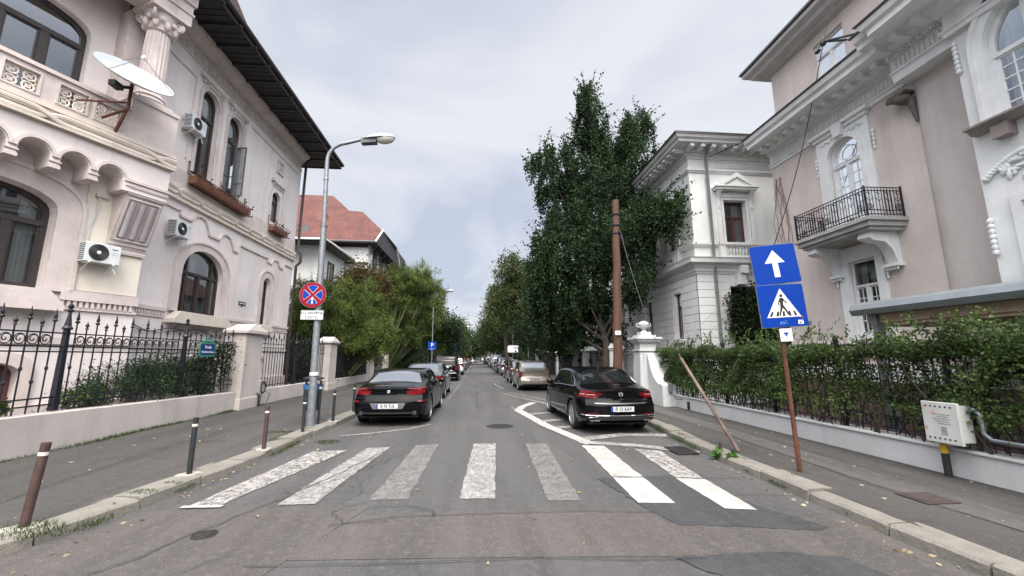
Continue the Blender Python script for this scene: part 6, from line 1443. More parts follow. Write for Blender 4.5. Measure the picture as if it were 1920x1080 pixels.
    # mirrors
    for s_ in (1,-1):
        q=proj('R' if s_>0 else 'L',P['mirror'][0],P['mirror'][1]-.06,0)
        if q is None: continue
        b=MB(); b.sph((q.x+s_*.13,q.y,q.z+.07),(.105,.06,.075),10,8); b.tube([(q.x-s_*.03,q.y+.02,q.z),(q.x+s_*.07,q.y+.01,q.z+.03)],.025,6); b.build('wing_mirror',P.get('mirmat',cpaint),t,local=True,smooth=60)
    # lights
    for sgn_ in (1,-1):
        b=MB()
        for lo,hi in P['tail']: patch('',  'rear',[(sgn_*a,z) for a,z in lo],[(sgn_*a,z) for a,z in hi],None,10,5,.010,into=b)
        tl=b.build('tail_light',M_tail,t,local=True,smooth=40)
        if P.get('tailw'):
            b=MB()
            for lo,hi in P['tailw']: patch('','rear',[(sgn_*a,z) for a,z in lo],[(sgn_*a,z) for a,z in hi],None,6,3,.013,into=b)
            b.build('clear_lens',M_tailw,tl,local=True,smooth=40)
        if P.get('sidetail') :
            b=MB(); lo,hi=P['sidetail']; patch('','R' if sgn_>0 else 'L',lo,hi,None,6,4,.010,into=b); b.build('side_tail_lens',M_tail,tl,local=True,smooth=40)
        b=MB(); patch('','front',[(sgn_*.5*hw,.62),(sgn_*.9*hw,.66)],[(sgn_*.55*hw,.72),(sgn_*.9*hw,.78)],None,6,4,.008,into=b); b.build('headlight',M_rim,t,local=True)
    # plate
    px_,pz,pt=P['plate']; q=proj('rear',0,pz,.012)
    b=MB(); b.box(-.26+px_,q.y-.012,pz-.055,.26+px_,q.y,pz+.055); pl_=b.build('number_plate',M_plate,t,local=True)
    b=MB(); b.box(-.26+px_,q.y-.014,pz-.055,-.225+px_,q.y-.012,pz+.055); b.build('country_band',mat('plate_blue',(.01,.05,.35),.4),pl_,local=True)
    if pt:
        M=basis((px_+.015,q.y-.013,pz),(1,0,0)); ROOT['_tmp']=Matrix.Identity(4)
        r0=ROOT[pl_.name]; ROOT[pl_.name]=Matrix.Identity(4); text(pt,.105,'lettering',M_black,M,pl_,sx=.86,offset=.0022,ext=.001); ROOT[pl_.name]=r0
    # wheels
    for a in ax:
        for s_ in (1,-1):
            xo=plan(a)-.012; tw=.22; M=Matrix.Translation((s_*xo,a,rw))@Matrix.Rotation(s_*PI/2,4,'Y')
            b=MB(M); b.lathe([(rw*.68,-tw),(rw*.9,-tw),(rw*.985,-tw+.02),(rw,-tw+.05),(rw,-.05),(rw*.985,-.018),(rw*.93,-.002),(rw*.74,.0),(rw*.70,-.012),(rw*.68,-.03)],28); wh=b.build('wheel',M_rubber,t,local=True,smooth=40)
            b=MB(M); b.lathe([(rw*.70,-.012),(rw*.715,-.004),(rw*.69,-.0),(rw*.67,-.02),(rw*.64,-.09)],28); b.lathe([(.05,-.05),(.06,-.02),(.04,-.01),(.001,-.008)],12)
            ns=P.get('spokes',5)
            for k in range(ns):
                an=2*PI*k/ns; 
                for dv in ((-.09,.09) if ns<=6 else (0,)):
                    c,s2=math.cos(an+dv),math.sin(an+dv); c0,s0=math.cos(an),math.sin(an)
                    b.tube([(.04*c0,.04*s0,-.03),(rw*.4*c,rw*.4*s2,-.018),(rw*.69*c,rw*.69*s2,-.022)],[.02,.015,.017],5)
            b.build('rim',P.get('rimmat',M_rim),wh,local=True,smooth=50)
            b=MB(M); b.lathe([(rw*.66,-.10),(rw*.66,-.09),(.0005,-.088)],20); b.build('brake_disc',M_black,wh,local=True)
    # underside
    b=MB(); b.box(-hw*.75,.25,cut-.03,hw*.75,Lg-.3,cut+.03); b.build('underbody',M_black,t,local=True)
    return t
def sedan(L_,W,H,tail,plate,tr=.98,**k):
    """generic saloon"""
    d=dict(L=L_,W=W,H=H,axles=(k.get('ra',1.02),L_-.86),rw=.33,
      top=[(0,tr-.06),(.06,tr),(.55,tr+.05),(.72,tr+.085),(1.0,tr+.19),(1.35,H-.10),(1.7,H-.03),(2.1,H),(2.6,H-.01),(2.95,H-.06),(3.3,H-.2),(3.75,1.02),(L_-.5,.86),(L_-.15,.74),(L_,.62)],
      belt=[(0,tr-.10),(.7,tr-.03),(1.5,tr-.03),(3.3,tr-.08),(3.8,.90),(L_-.4,.78),(L_,.56)],
      rear=[(0,.10),(.25,.07),(.32,.02),(.55,0),(.64,.03),(.70,.06),(.86,.09),(tr-.03,.05),(tr+.1,.05),(2,.05)],
      rwin=([(-.64,tr+.06),(-.3,tr+.09),(0,tr+.095),(.3,tr+.09),(.64,tr+.06)],[(-.52,H-.10),(-.25,H-.055),(0,H-.045),(.25,H-.055),(.52,H-.10)]),
      fwin=([(-.66,.98),(0,1.04),(.66,.98)],[(-.52,H-.1),(0,H-.06),(.52,H-.1)]),
      swin=[('rear_side_window',[(1.12,tr+.03),(2.28,tr)],[(1.62,H-.14),(2.24,H-.09)]),('front_side_window',[(2.34,tr),(3.46,tr-.05)],[(2.30,H-.09),(2.92,H-.14)])],
      seams=[[(2.31,.34),(2.33,.7),(2.31,H-.1)],[(3.42,.36),(3.50,.6),(3.46,.92)],[(1.28,.72),(1.22,.9),(1.2,.97)],[(.8,tr-.02),(.35,tr-.06)]],
      rseams=[[(-.70,.80),(-.56,.66),(0,.64),(.56,.66),(.70,.80)]],
      chromelines=[[(1.1,tr+.015),(2.3,tr-.01),(3.46,tr-.06)]],
      handles=[(1.5,tr-.13),(2.5,tr-.15)],mirror=(3.2,tr+.0),tail=tail,plate=plate)
    d.update(k); return d
P_blk=mat('paint_black',(.003,.003,.004),.12,0,spec=.12,coat=.2); P_grey=paintm('paint_graphite',(.075,.078,.082),.6,.3); P_beige=paintm('paint_beige',(.27,.245,.205),.6,.32); P_white=paintm('paint_white',(.62,.63,.63),0,.3); P_silver=paintm('paint_silver',(.36,.38,.40),.7,.3); P_red=paintm('paint_red',(.28,.02,.02),.2,.3); P_blue=paintm('paint_blue',(.02,.04,.09),.4,.3); P_brown=paintm('paint_brown',(.06,.045,.04),.5,.3)
# --- black coupe saloon, left
H=1.39
pc=sedan(4.9,1.90,H,[([(.50,.765),(.86,.80)],[(.42,.875),(.60,.885),(.86,.94)]),([(.72,.60),(.90,.61)],[(.72,.635),(.90,.645)])] ,(0,.51,'B 76 TUL'),tr=.96,
   rwin=([(-.70,1.035),(-.35,1.065),(0,1.07),(.35,1.065),(.70,1.035)],[(-.56,H-.13),(-.25,H-.08),(0,H-.07),(.25,H-.08),(.56,H-.13)]),
   rglass=CGL,rimmat=M_rim,spokes=5,rw=.345,rbow=.20,crease=.74,
   tailw=None,
   sidetail=([(.12,.82),(.36,.86)],[(.12,.93),(.36,.935)]),
   rear=[(0,.12),(.25,.09),(.30,.03),(.50,.0),(.60,.0),(.69,.035),(.74,.07),(.86,.085),(.93,.05),(.965,.0),(1.1,0),(2,0)],
   swin=[('rear_side_window',[(.95,.985),(2.28,.955)],[(1.5,H-.15),(2.24,H-.10)]),('front_side_window',[(2.34,.955),(3.5,.90)],[(2.30,H-.10),(2.95,H-.16)])],
   chromelines=[],rseams=[[(-.60,.93),(-.62,.74),(-.5,.695),(0,.69),(.5,.695),(.62,.74),(.60,.93)],[(-.9,.70),(-.62,.72)],[(.62,.72),(.9,.70)]],
   patches=[('plate_recess','rear',[(-.36,.44),(.36,.44)],[(-.44,.585),(.44,.585)],mat('recess_grey',(.16,.165,.175),.35,.3),.004),('diffuser','rear',[(-.6,.28),(.6,.28)],[(-.68,.36),(.68,.36)],M_dark,.004)])
BM=car('black_coupe_car','glossy black four door coupe with red tail lights, first parked car on the left',-2.18,10.62,R(-1.2),pc,P_blk)
c=car.ctx
for s_ in (-1,1):
    b=MB(); q=c['proj']('rear',s_*.66,.34,.0); b.lathe([(.042,-.06),(.042,.02),(.034,.02),(.034,-.05)],18,M=Matrix.Translation(q)@Matrix.Rotation(PI/2,4,'X')); b.build('exhaust_pipe',M_chrome,BM,local=True,smooth=50)
    b=MB(); b.lathe([(.033,-.03),(.033,-.02),(.001,-.02)],14,M=Matrix.Translation(q)@Matrix.Rotation(PI/2,4,'X')); b.build('exhaust_bore',M_black,BM,local=True)
def badge(body,q,r_,kind):
    M=basis((q.x,q.y-.004,q.z),(1,0,0)); b=MB(M); b.lathe([(r_,0),(r_,.006),(r_*.86,.008),(r_*.86,.004)],24) ; bd=b.build('badge',M_chrome,body,local=True,smooth=40)
    if kind=='round':
        for k,mm in ((0,M_plate),(1,mat('badge_blue',(.02,.16,.45),.3)),(2,M_plate),(3,MT['badge_blue'])):
            b=MB(M); b.slab([(0,0)]+[(r_*.6*math.cos(PI/2*k+PI/2*i/6),r_*.6*math.sin(PI/2*k+PI/2*i/6)) for i in range(7)],.006,.009); b.build('badge_quarter',mm,bd,local=True)
        b=MB(M); b.ring([(r_*.86*math.cos(k*PI/12),r_*.86*math.sin(k*PI/12)) for k in range(24)],[(r_*.62*math.cos(k*PI/12),r_*.62*math.sin(k*PI/12)) for k in range(24)],.005,.0085,0,Matrix(((1,0,0,0),(0,0,1,0),(0,1,0,0),(0,0,0,1)))); b.build('badge_ring',M_black,bd,local=True)
    elif kind=='vw':
        b=MB(M); b.lathe([(r_*.84,.003),(r_*.84,.005),(.001,.005)],20); b.build('badge_field',M_black,bd,local=True)
        b=MB(M); k=r_/1.0
        for pts in ([(-.33,.78),(0,.12),(.33,.78)],[(-.78,.3),(-.38,-.72),(0,.0),(.38,-.72),(.78,.3)]): b.tube([(x_*k,y_*k,.008) for x_,y_ in pts],.09*r_,5)
        b.build('letter_strokes',M_chrome,bd,local=True)
badge(c['body'],c['proj']('rear',0,.845,.002),.043,'round')
# --- black saloon, right
H=1.46
pp_=sedan(4.77,1.84,H,[([(.54,.815),(.62,.795),(.88,.82)],[(.40,.905),(.60,.945),(.88,.95)])],(.0,.565,'IF 13 XAV'),tr=1.0,ra=1.03,
   rbow=.20,spokes=10,rimmat=M_rim,crease=.80,rw=.34,
   tailw=[([(.58,.868),(.84,.868)],[(.58,.882),(.84,.886)])],sidetail=([(.12,.84),(.34,.87)],[(.12,.94),(.34,.945)]),
   rear=[(0,.12),(.25,.09),(.33,.02),(.50,.0),(.66,.0),(.72,.05),(.86,.085),(.95,.04),(.985,.0),(1.1,0),(2,0)],
   rwin=([(-.66,1.065),(-.33,1.09),(0,1.095),(.33,1.09),(.66,1.065)],[(-.50,H-.11),(-.25,H-.065),(0,H-.055),(.25,H-.065),(.50,H-.11)]),
   chromelines=[[(.98,1.015),(2.3,.985),(3.5,.93)],[(.98,1.02),(1.25,1.2),(1.6,H-.115),(2.2,H-.075),(2.9,H-.12)],[(1.4,.30),(3.4,.30)]],
   rchrome=[[(-.86,.43),(-.7,.425),(0,.42),(.7,.425),(.86,.43)]],
   rseams=[[(-.58,.94),(-.62,.76),(-.5,.70),(0,.69),(.5,.70),(.62,.76),(.58,.94)]],
   patches=[('bumper_shelf','rear',[(-.6,.675),(0,.66),(.6,.675)],[(-.62,.70),(0,.69),(.62,.70)],mat('shelf_sheen',(.06,.062,.07),.25,.3),.006),('diffuser','rear',[(-.62,.29),(.62,.29)],[(-.78,.40),(.78,.40)],M_dark,.006)])
PS=car('black_saloon_car','glossy black saloon with chrome window line, first parked car on the right',3.28,9.15,R(1.8),pp_,P_blk)
c=car.ctx
for s_ in (-1,1):
    b=MB(); q=c['proj']('rear',s_*.62,.345,.004)
    if q: b.tube([(q.x-.14,q.y-.01,q.z+.04),(q.x+.14,q.y-.01+.02*s_,q.z+.04),(q.x+.10,q.y-.01+.02*s_,q.z-.03),(q.x-.10,q.y-.01,q.z-.03)],.008,5,closed=True); b.build('exhaust_trim',M_chrome,PS,local=True)
    b=MB(); c['patch']('','rear',[(s_*.5,.445),(s_*.84,.455)],[(s_*.5,.465),(s_*.84,.475)],None,6,2,.009,into=b); b.build('reflector',M_tail,PS,local=True)
badge(c['body'],c['proj']('rear',0,.885,.002),.055,'vw')
b=MB(); q=c['proj']('top',0,1.75,0); b.add([(-.02,1.62,q.z-.01),(.02,1.62,q.z-.01),(0,1.85,q.z-.01),(0,1.64,q.z+.07)],[(0,1,3),(1,2,3),(2,0,3),(0,2,1)]); b.build('antenna_fin',P_blk,PS,local=True)
for s_,tx in ((-.55,'PASSAT'),(.55,'BLUEMOTION')):
    q=c['proj']('rear',s_,.765,.003); r0=ROOT[c['body'].name]; ROOT[c['body'].name]=Matrix.Identity(4); text(tx,.026,'lettering',M_chrome,basis((s_,q.y-.002,.765),(1,0,0)),c['body'],ext=.001); ROOT[c['body'].name]=r0
# --- beige saloon
H=1.53
lg=sedan(4.25,1.74,H,[([(.72,.66),(.84,.68)],[(.66,.95),(.80,.95)])],(0,.56,'B 30 LZP'),tr=1.06,ra=.80,rw=.30,spokes=6,rbow=.10,
   rear=[(0,.12),(.25,.08),(.33,.0),(.50,.0),(.60,.01),(.66,.08),(.86,.09),(1.0,.07),(1.07,.05),(1.1,.05),(2,.05)],chromelines=[],
   patches=[('plate_recess','rear',[(-.34,.49),(.34,.49)],[(-.34,.63),(.34,.63)],P_beige,.003),('rear_handle_strip','rear',[(-.5,.95),(.5,.95)],[(-.5,.965),(.5,.965)],M_dark,.006),('lower_valance','rear',[(-.6,.27),(.6,.27)],[(-.7,.36),(.7,.36)],M_dark,.005)],
   rglass=CGL,rseams=[[(-.64,.94),(-.62,.70),(0,.69),(.62,.70),(.64,.94)]],rchrome=[],)
lg['top']=[(0,1.0),(.06,1.04),(.5,1.09),(.62,1.12),(.9,1.30),(1.15,H-.08),(1.5,H-.02),(1.9,H),(2.3,H-.02),(2.6,H-.07),(2.9,H-.2),(3.3,1.06),(3.9,.88),(4.25,.62)]
lg['belt']=[(0,.94),(.6,1.0),(1.3,1.0),(2.9,.95),(3.3,.93),(3.9,.80),(4.25,.56)]
lg['rwin']=([(-.60,1.12),(0,1.14),(.60,1.12)],[(-.52,H-.10),(0,H-.06),(.52,H-.10)])
lg['swin']=[('rear_side_window',[(1.0,1.06),(1.95,1.03)],[(1.35,H-.12),(1.92,H-.09)]),('front_side_window',[(2.0,1.03),(3.0,.98)],[(1.98,H-.09),(2.52,H-.14)])]
lg['seams']=[[(1.98,.34),(1.99,.7),(1.97,H-.1)],[(2.95,.36),(3.0,.6),(3.0,.94)]]; lg['handles']=[(1.25,.90),(2.15,.88)]; lg['mirror']=(2.85,1.0)
car('beige_saloon_car','beige metallic saloon with tall narrow tail lights behind the black saloon',3.05,20.9,R(1.0),lg,P_beige)
# --- grey saloon left (ahead of the coupe)
H=1.47
gs=sedan(4.85,1.86,H,[([(.55,.80),(.88,.83)],[(.50,.92),(.88,.95)])],(0,.78,''),tr=1.02,rglass=CGL,rimmat=M_rim,spokes=8)
g=car('grey_saloon_car','dark grey saloon parked just ahead of the black coupe on the left',-2.22,16.9,R(-.8),gs,P_grey)
b=MB(); b.tube([(0,1.75,H-.03),(0,1.55,H+.10)],.008,5); b.build('aerial',M_black,g,local=True)
# --- generic off-roader / hatch profiles
def suv(L_=4.75,W=1.9,H=1.75,tail=None,plate=(0,.95,''),**k):
    d=dict(L=L_,W=W,H=H,axles=(.95,L_-.9),rw=.37,boxy=True,bot=.30,rbow=.12,
      top=[(0,H-.42),(.05,H-.22),(.14,H-.09),(.3,H-.03),(.8,H),(2.0,H),(2.7,H-.05),(3.1,H-.18),(3.6,1.20),(4.1,1.08),(L_-.2,.98),(L_,.8)],
      belt=[(0,1.08),(1,1.10),(3.1,1.05),(3.6,1.05),(L_-.2,.9),(L_,.7)],
      rear=[(0,.14),(.3,.10),(.40,.0),(.62,.0),(.70,.05),(1.0,.07),(1.12,.09),(H-.4,.2),(H-.1,.34),(3,.34)],
      rwin=([(-.70,1.16),(0,1.18),(.70,1.16)],[(-.62,H-.20),(0,H-.16),(.62,H-.20)]),
      fwin=([(-.7,1.2),(0,1.22),(.7,1.2)],[(-.6,H-.15),(0,H-.1),(.6,H-.15)]),
      swin=[('rear_quarter_window',[(.35,1.15),(1.1,1.13)],[(.55,H-.18),(1.1,H-.13)]),('rear_side_window',[(1.17,1.13),(2.1,1.11)],[(1.17,H-.13),(2.08,H-.12)]),('front_side_window',[(2.17,1.11),(3.25,1.06)],[(2.15,H-.12),(2.8,H-.2)])],
      seams=[[(2.13,.42),(2.14,H-.1)],[(3.2,.42),(3.25,1.0)],[(1.15,.8),(1.13,1.1)]],rseams=[[(-.75,1.05),(-.74,.72),(0,.71),(.74,.72),(.75,1.05)]],
      handles=[(1.4,1.0),(2.4,.98)],mirror=(3.05,1.12),tail=tail or [([(.74,.78),(.90,.80)],[(.70,1.06),(.88,1.08)])],plate=plate)
    d.update(k); return d
def hatch(H=1.48,L_=4.2,W=1.77,tail=None,**k):
    d=suv(L_,W,H,tail or [([(.60,.80),(.84,.82)],[(.58,.96),(.82,.98)])],(0,.56,''),bot=.22,rw=.31)
    d.update(axles=(.80,L_-.82),top=[(0,.98),(.06,1.08),(.2,1.22),(.45,H-.08),(.8,H-.02),(1.5,H),(2.0,H-.03),(2.4,H-.12),(3.0,1.04),(3.5,.90),(L_-.1,.74),(L_,.6)],belt=[(0,.90),(.5,.97),(2.6,.92),(3.0,.9),(3.6,.8),(L_,.55)],
      rear=[(0,.12),(.25,.08),(.34,0),(.6,0),(.68,.05),(.95,.08),(1.3,.2),(3,.3)],
      rwin=([(-.62,1.04),(0,1.06),(.62,1.04)],[(-.52,H-.15),(0,H-.11),(.52,H-.15)]),
      fwin=([(-.6,1.05),(0,1.07),(.6,1.05)],[(-.52,H-.15),(0,H-.1),(.52,H-.15)]),
      swin=[('rear_side_window',[(.75,1.03),(1.75,1.0)],[(1.0,H-.15),(1.73,H-.11)]),('front_side_window',[(1.82,1.0),(2.75,.96)],[(1.8,H-.11),(2.3,H-.17)])],
      seams=[[(1.78,.32),(1.78,H-.1)],[(2.7,.34),(2.75,.9)]],rseams=[[(-.6,.95),(-.6,.68),(0,.67),(.6,.68),(.6,.95)]],handles=[(1.1,.9),(2.0,.88)],mirror=(2.6,1.0),spokes=6); d.update(k); return d
sv=suv(4.78,1.92,1.80,plate=(0,1.0,''),rchrome=[[(-.8,.58),(0,.575),(.8,.58)],[(-.45,1.08),(.45,1.08)]],rimmat=M_rim,rglass=mat('tinted_rear_glass',(.012,.013,.014),.12,spec=.2))
car('black_offroader','black boxy off-roader with chrome strip, third parked car on the left',-2.2,29.6,0,sv,P_blk)
car('white_crossover','white crossover with dark rear glass, fourth parked car on the left',-2.1,39.5,0,suv(4.5,1.85,1.62),P_white)
def farcar(kind,label,x,y,pm,rz=0,group=None): 
    d=dict(s=sedan(4.6,1.8,1.46,[([(.5,.78),(.86,.8)],[(.45,.92),(.86,.94)])],(0,.58,''),tr=1.0),h=hatch(),v=suv(4.5,1.85,1.66),w=hatch(1.50,4.6,1.8))[kind]
    return car('parked_car',label,x,y,rz,d,pm,group=group,far=True)
FAR='cars parked along the kerb further down the street'
protoR=[('w','silver topped dark estate car right ahead of the beige saloon',3.1,26.6,P_grey),('h','dark hatchback, third car beyond the beige saloon row start',3.2,32.2,P_blk),('v','blue-black sport utility with red lights in the middle of the right row',3.05,43.0,P_blue),('s','silver saloon in the right row, half hidden',3.15,37.6,P_silver)]
Rr=[farcar(k,l,x,y,p,0,FAR) for k,l,x,y,p in protoR]
Ll=[farcar('s','grey-black saloon beyond the white crossover',-2.1,52,P_grey,0,FAR),farcar('h','small red hatchback in the distance on the left',-2.1,74,P_red,0,FAR)]
seq=[(0,49.5,'dark estate, fifth in the right row after the beige saloon'),(3,55.5,'silver saloon, sixth in the right row after the beige saloon'),(2,61.5,'blue-black sport utility, seventh in the right row'),(1,67.5,'black hatchback, eighth in the right row'),(3,73.5,'silver saloon, ninth in the right row'),(0,80,'dark estate, tenth in the right row'),(1,87,'black hatchback, eleventh in the right row'),(3,95,'silver saloon, twelfth in the right row'),(2,104,'blue-black sport utility, thirteenth in the right row'),(0,114,'dark estate, last but one car visible in the right row'),(1,126,'black hatchback, last car visible in the right row')]
for i,y,l in seq: copy_tree(Rr[i],(3.1+.08*((i*7+int(y))%3-1),y,0),0,l)
for i,y,l in [(0,60,'grey-black saloon, sixth in the left row'),(0,67,'grey-black saloon just before the red hatchback'),(1,84,'second small red hatchback further off on the left'),(0,92,'grey-black saloon behind the second red hatchback'),(0,103,'last grey-black saloon visible on the left')]: copy_tree(Ll[i],(-2.1,y,0),0,l)
wv=farcar('v','white van-like car far off where the left row ends',-1.5,118,P_white,0,FAR)
# ================= vegetation
def leafmat(name,c,c2,rough=.5,trans=.35,var=.5):
    m=bpy.data.materials.new(name); m.use_nodes=True; nt=m.node_tree; nt.nodes.clear()
    o=N(nt,'ShaderNodeOutputMaterial'); geo=N(nt,'ShaderNodeNewGeometry')
    mx=N(nt,'ShaderNodeMix',data_type='RGBA'); L(nt,geo.outputs['Random Per Island'],mx.inputs[0]); mx.inputs[6].default_value=(*c,1); mx.inputs[7].default_value=(*c2,1)
    t=N(nt,'ShaderNodeTexNoise'); t.inputs['Scale'].default_value=.9; t.inputs['Detail'].default_value=4; L(nt,geo.outputs['Position'],t.inputs['Vector'])
    r=N(nt,'ShaderNodeMapRange'); L(nt,t.outputs[0],r.inputs[0]); r.inputs[1].default_value=.35; r.inputs[2].default_value=.65; r.inputs[3].default_value=1-var; r.inputs[4].default_value=1.15
    sc_=N(nt,'ShaderNodeVectorMath',operation='SCALE'); L(nt,mx.outputs[2],sc_.inputs[0]); L(nt,r.outputs[0],sc_.inputs['Scale'])
    b=N(nt,'ShaderNodeBsdfPrincipled'); L(nt,sc_.outputs[0],b.inputs['Base Color']); b.inputs['Roughness'].default_value=rough; b.inputs['Specular IOR Level'].default_value=.14
    tr=N(nt,'ShaderNodeBsdfTranslucent'); L(nt,sc_.outputs[0],tr.inputs[0]); ms=N(nt,'ShaderNodeMixShader'); ms.inputs[0].default_value=trans; L(nt,b.outputs[0],ms.inputs[1]); L(nt,tr.outputs[0],ms.inputs[2]); L(nt,ms.outputs[0],o.inputs[0])
    return m
def leaves(name,C,size,m,parent=None,aspect=.5,droop=.4,seed=1,sizev=.4,flat=0,curl=.15,origin=None,**tg):
    """one small folded leaf face pair at every point of C (n,3)"""
    rs=np.random.RandomState(seed); n=len(C); s=size*(1+sizev*(rs.rand(n)-.5)*2)
    d=rs.normal(size=(n,3)); d[:,2]=d[:,2]*(1-flat)-droop*1.6; d/=np.linalg.norm(d,axis=1)[:,None]+1e-9
    r=rs.normal(size=(n,3)); x=np.cross(d,r); x/=np.linalg.norm(x,axis=1)[:,None]+1e-9
    nn=np.cross(x,d)
    s_=s[:,None]; a=C-d*s_*.5; t=C+d*s_*.5; l=C+x*s_*aspect*.5+nn*s_*curl; rr=C-x*s_*aspect*.5+nn*s_*curl
    V=np.stack([a,l,t,rr],1).reshape(-1,3)
    if parent is not None: o0=np.array(ROOT[parent.name].to_translation())
    else: o0=np.array([V[:,0].mean(),V[:,1].mean(),V[:,2].min()])
    V=V-o0
    me=bpy.data.meshes.new(name); me.vertices.add(4*n); me.vertices.foreach_set('co',V.astype(np.float32).ravel())
    i=np.arange(n)*4; F_=np.stack([i,i+1,i+2,i,i+2,i+3],1).reshape(-1)
    me.loops.add(6*n); me.loops.foreach_set('vertex_index',F_.astype(np.int32)); me.polygons.add(2*n)
    me.polygons.foreach_set('loop_start',np.arange(0,6*n,3).astype(np.int32)); me.polygons.foreach_set('loop_total',np.full(2*n,3,np.int32)); me.update(calc_edges=True); me.materials.append(m)
    o=bpy.data.objects.new(name,me); col.objects.link(o)
    if parent is not None: o.parent=parent; ROOT[o.name]=ROOT[parent.name]
    else: o.location=tuple(o0); ROOT[o.name]=Matrix.Translation(Vector(o0))
    tag(o,**tg); return o
def clumps(blobs,per,leaf,seed,cs=.32,vz=1.0,hang=0.,depth=None,inner=.35,sprig=0,sprigl=1.0):
    """scatter clumps of leaves over ellipsoids (x,y,z,rx,rz); hang stretches clumps downward"""
    rs=np.random.RandomState(seed); P=[]
    for (x,y,z,rx,rz) in blobs:
        nb=max(3,int(per*rx*rz)); ry=depth or rx
        d=rs.normal(size=(nb,3)); d/=np.linalg.norm(d,axis=1)[:,None]; q=(inner+(1.08-inner)*rs.rand(nb)**.45)
        c=np.array([x,y,z])+d*q[:,None]*np.array([rx,ry,rz])
        for k in range(nb):
            n=int(leaf*(.5+rs.rand())); g=rs.normal(size=(n,3))*cs*(.6+.8*rs.rand())*np.array([1,1,vz])
            if hang: g[:,2]-=np.abs(rs.rand(n))*hang*(.4+rs.rand()); g[:,:2]*=(1-.35*rs.rand())
            P.append(c[k]+g)
            if sprig and rs.rand()<sprig:
                o_=d[k]*np.array([1,1,.5])+np.array([0,0,.55])+rs.normal(size=3)*.3; o_/=np.linalg.norm(o_); t_=np.linspace(0,1,14)[:,None]
                P.append(c[k]+o_*t_*(.45+.5*rs.rand())*sprigl+rs.normal(size=(14,3))*.035)
    return np.concatenate(P)
def trunk(name,m,root,x,y,h,r,limbs,seed=1,parent=None):
    rs=random.Random(seed); b=MB(); h=h*.6; n=8
    b.tube([(x+rs.uniform(-.06,.06)*k,y+rs.uniform(-.05,.05)*k,h*k/n) for k in range(n+1)],[r*(1.15 if k==0 else 1)*(1-.6*k/n) for k in range(n+1)],10)
    for (tx,ty,tz) in limbs:
        z0=min(tz-.6,h*.9)*rs.uniform(.5,.85); p0=Vector((x,y,max(.6,z0))); p1=Vector((tx,ty,tz)); mid=p0.lerp(p1,.5)+Vector((rs.uniform(-.3,.3),rs.uniform(-.3,.3),-.15))
        b.tube([p0,mid,p1],[r*.4,r*.2,r*.05],7)
    return b.build('trunk',m,parent,smooth=60)
M_bark=mat('bark',(.060,.045,.036),.9,var=.5,vs=6,bump=.5,bs=12)
def tree(name,label,blobs,per,leaf,size,m,seed,cat='tree',group=None,tr=.2,aspect=.5,droop=.4,base=None,**k):
    x=sum(b_[0] for b_ in blobs)/len(blobs); y=sum(b_[1] for b_ in blobs)/len(blobs)
    if base: x,y=base
    t=thing(name,label,cat,(x,y,0),0,group)
    zt=max(b_[2] for b_ in blobs); trunk('trunk',M_bark,t,x,y,zt,tr,[(b_[0],b_[1],b_[2]) for b_ in blobs],seed,t)
    C=clumps(blobs,per,leaf,seed,**k); C=C[C[:,2]>.15]; leaves('crown',C,size,m,t,aspect,droop,seed)
    return t,len(C)
LG=leafmat('ginkgo_leaf',(.016,.036,.015),(.040,.070,.028),var=.5,rough=.7,trans=.2); LDk=leafmat('dark_leaf',(.016,.032,.014),(.040,.065,.028),var=.5); LYe=leafmat('yellowish_leaf',(.036,.058,.020),(.095,.115,.042),var=.4)
LBm=leafmat('bamboo_leaf',(.075,.12,.026),(.20,.26,.075),var=.6); LBr=leafmat('bronze_leaf',(.055,.060,.022),(.11,.075,.035),var=.4); LMd=leafmat('mid_leaf',(.035,.060,.022),(.085,.12,.045),var=.4)
LHd=leafmat('hedge_leaf',(.045,.085,.026),(.13,.19,.065),var=.5,rough=.5); LJu=leafmat('juniper_leaf',(.018,.045,.018),(.055,.095,.04),var=.3); LGr=leafmat('grass_blade',(.03,.065,.015),(.075,.11,.03),var=.3)
GK=[(5.7, 19.5, 15.59, 0.59, 0.9), (5.83, 19.5, 14.34, 0.94, 0.95), (5.82, 20, 13.38, 1.14, 0.96), (8.64, 20, 14.61, 0.87, 0.79), (8.35, 20, 13.1, 1.1, 1.08), (2.99, 18.5, 11.59, 0.64, 0.51), (4.0, 19, 11.61, 0.66, 0.64), (4.95, 19.3, 11.27, 0.73, 0.77), (3.29, 18.5, 10.06, 0.53, 1.01), (6.32, 19.5, 10.92, 1.38, 1.26), (7.89, 20, 11.52, 1.19, 1.4), (4.25, 18.5, 8.18, 1.21, 1.2), (3.18, 18.5, 6.44, 0.82, 1.31), (5.92, 19, 7.99, 1.65, 1.68), (7.81, 19.5, 9.07, 1.44, 1.05), (7.77, 15.9, 8.38, 0.81, 0.53), (7.79, 14.9, 7.61, 0.34, 0.5), (7.38, 17, 7.14, 0.69, 0.85), (7.04, 16.9, 5.68, 0.53, 0.83), (4.4, 18.5, 5.68, 1.45, 1.57), (3.06, 19, 4.46, 0.77, 1.36), (5.83, 20, 4.91, 1.18, 1.28), (4.29, 20, 3.81, 1.26, 1.14), (2.69, 18.5, 5.4, 0.4, 0.92), (6.47, 18.3, 7.11, 0.79, 1.34), (4.88, 19.5, 10.13, 1.13, 1.06), (6.98, 20, 12.56, 0.66, 1.26), (7.6, 16.4, 8.3, 0.84, 0.65), (7.48, 17.4, 8.29, 0.87, 0.89), (6.62, 20, 3.56, 0.72, 0.81), (7.23, 18.2, 4.78, 0.41, 0.51)]
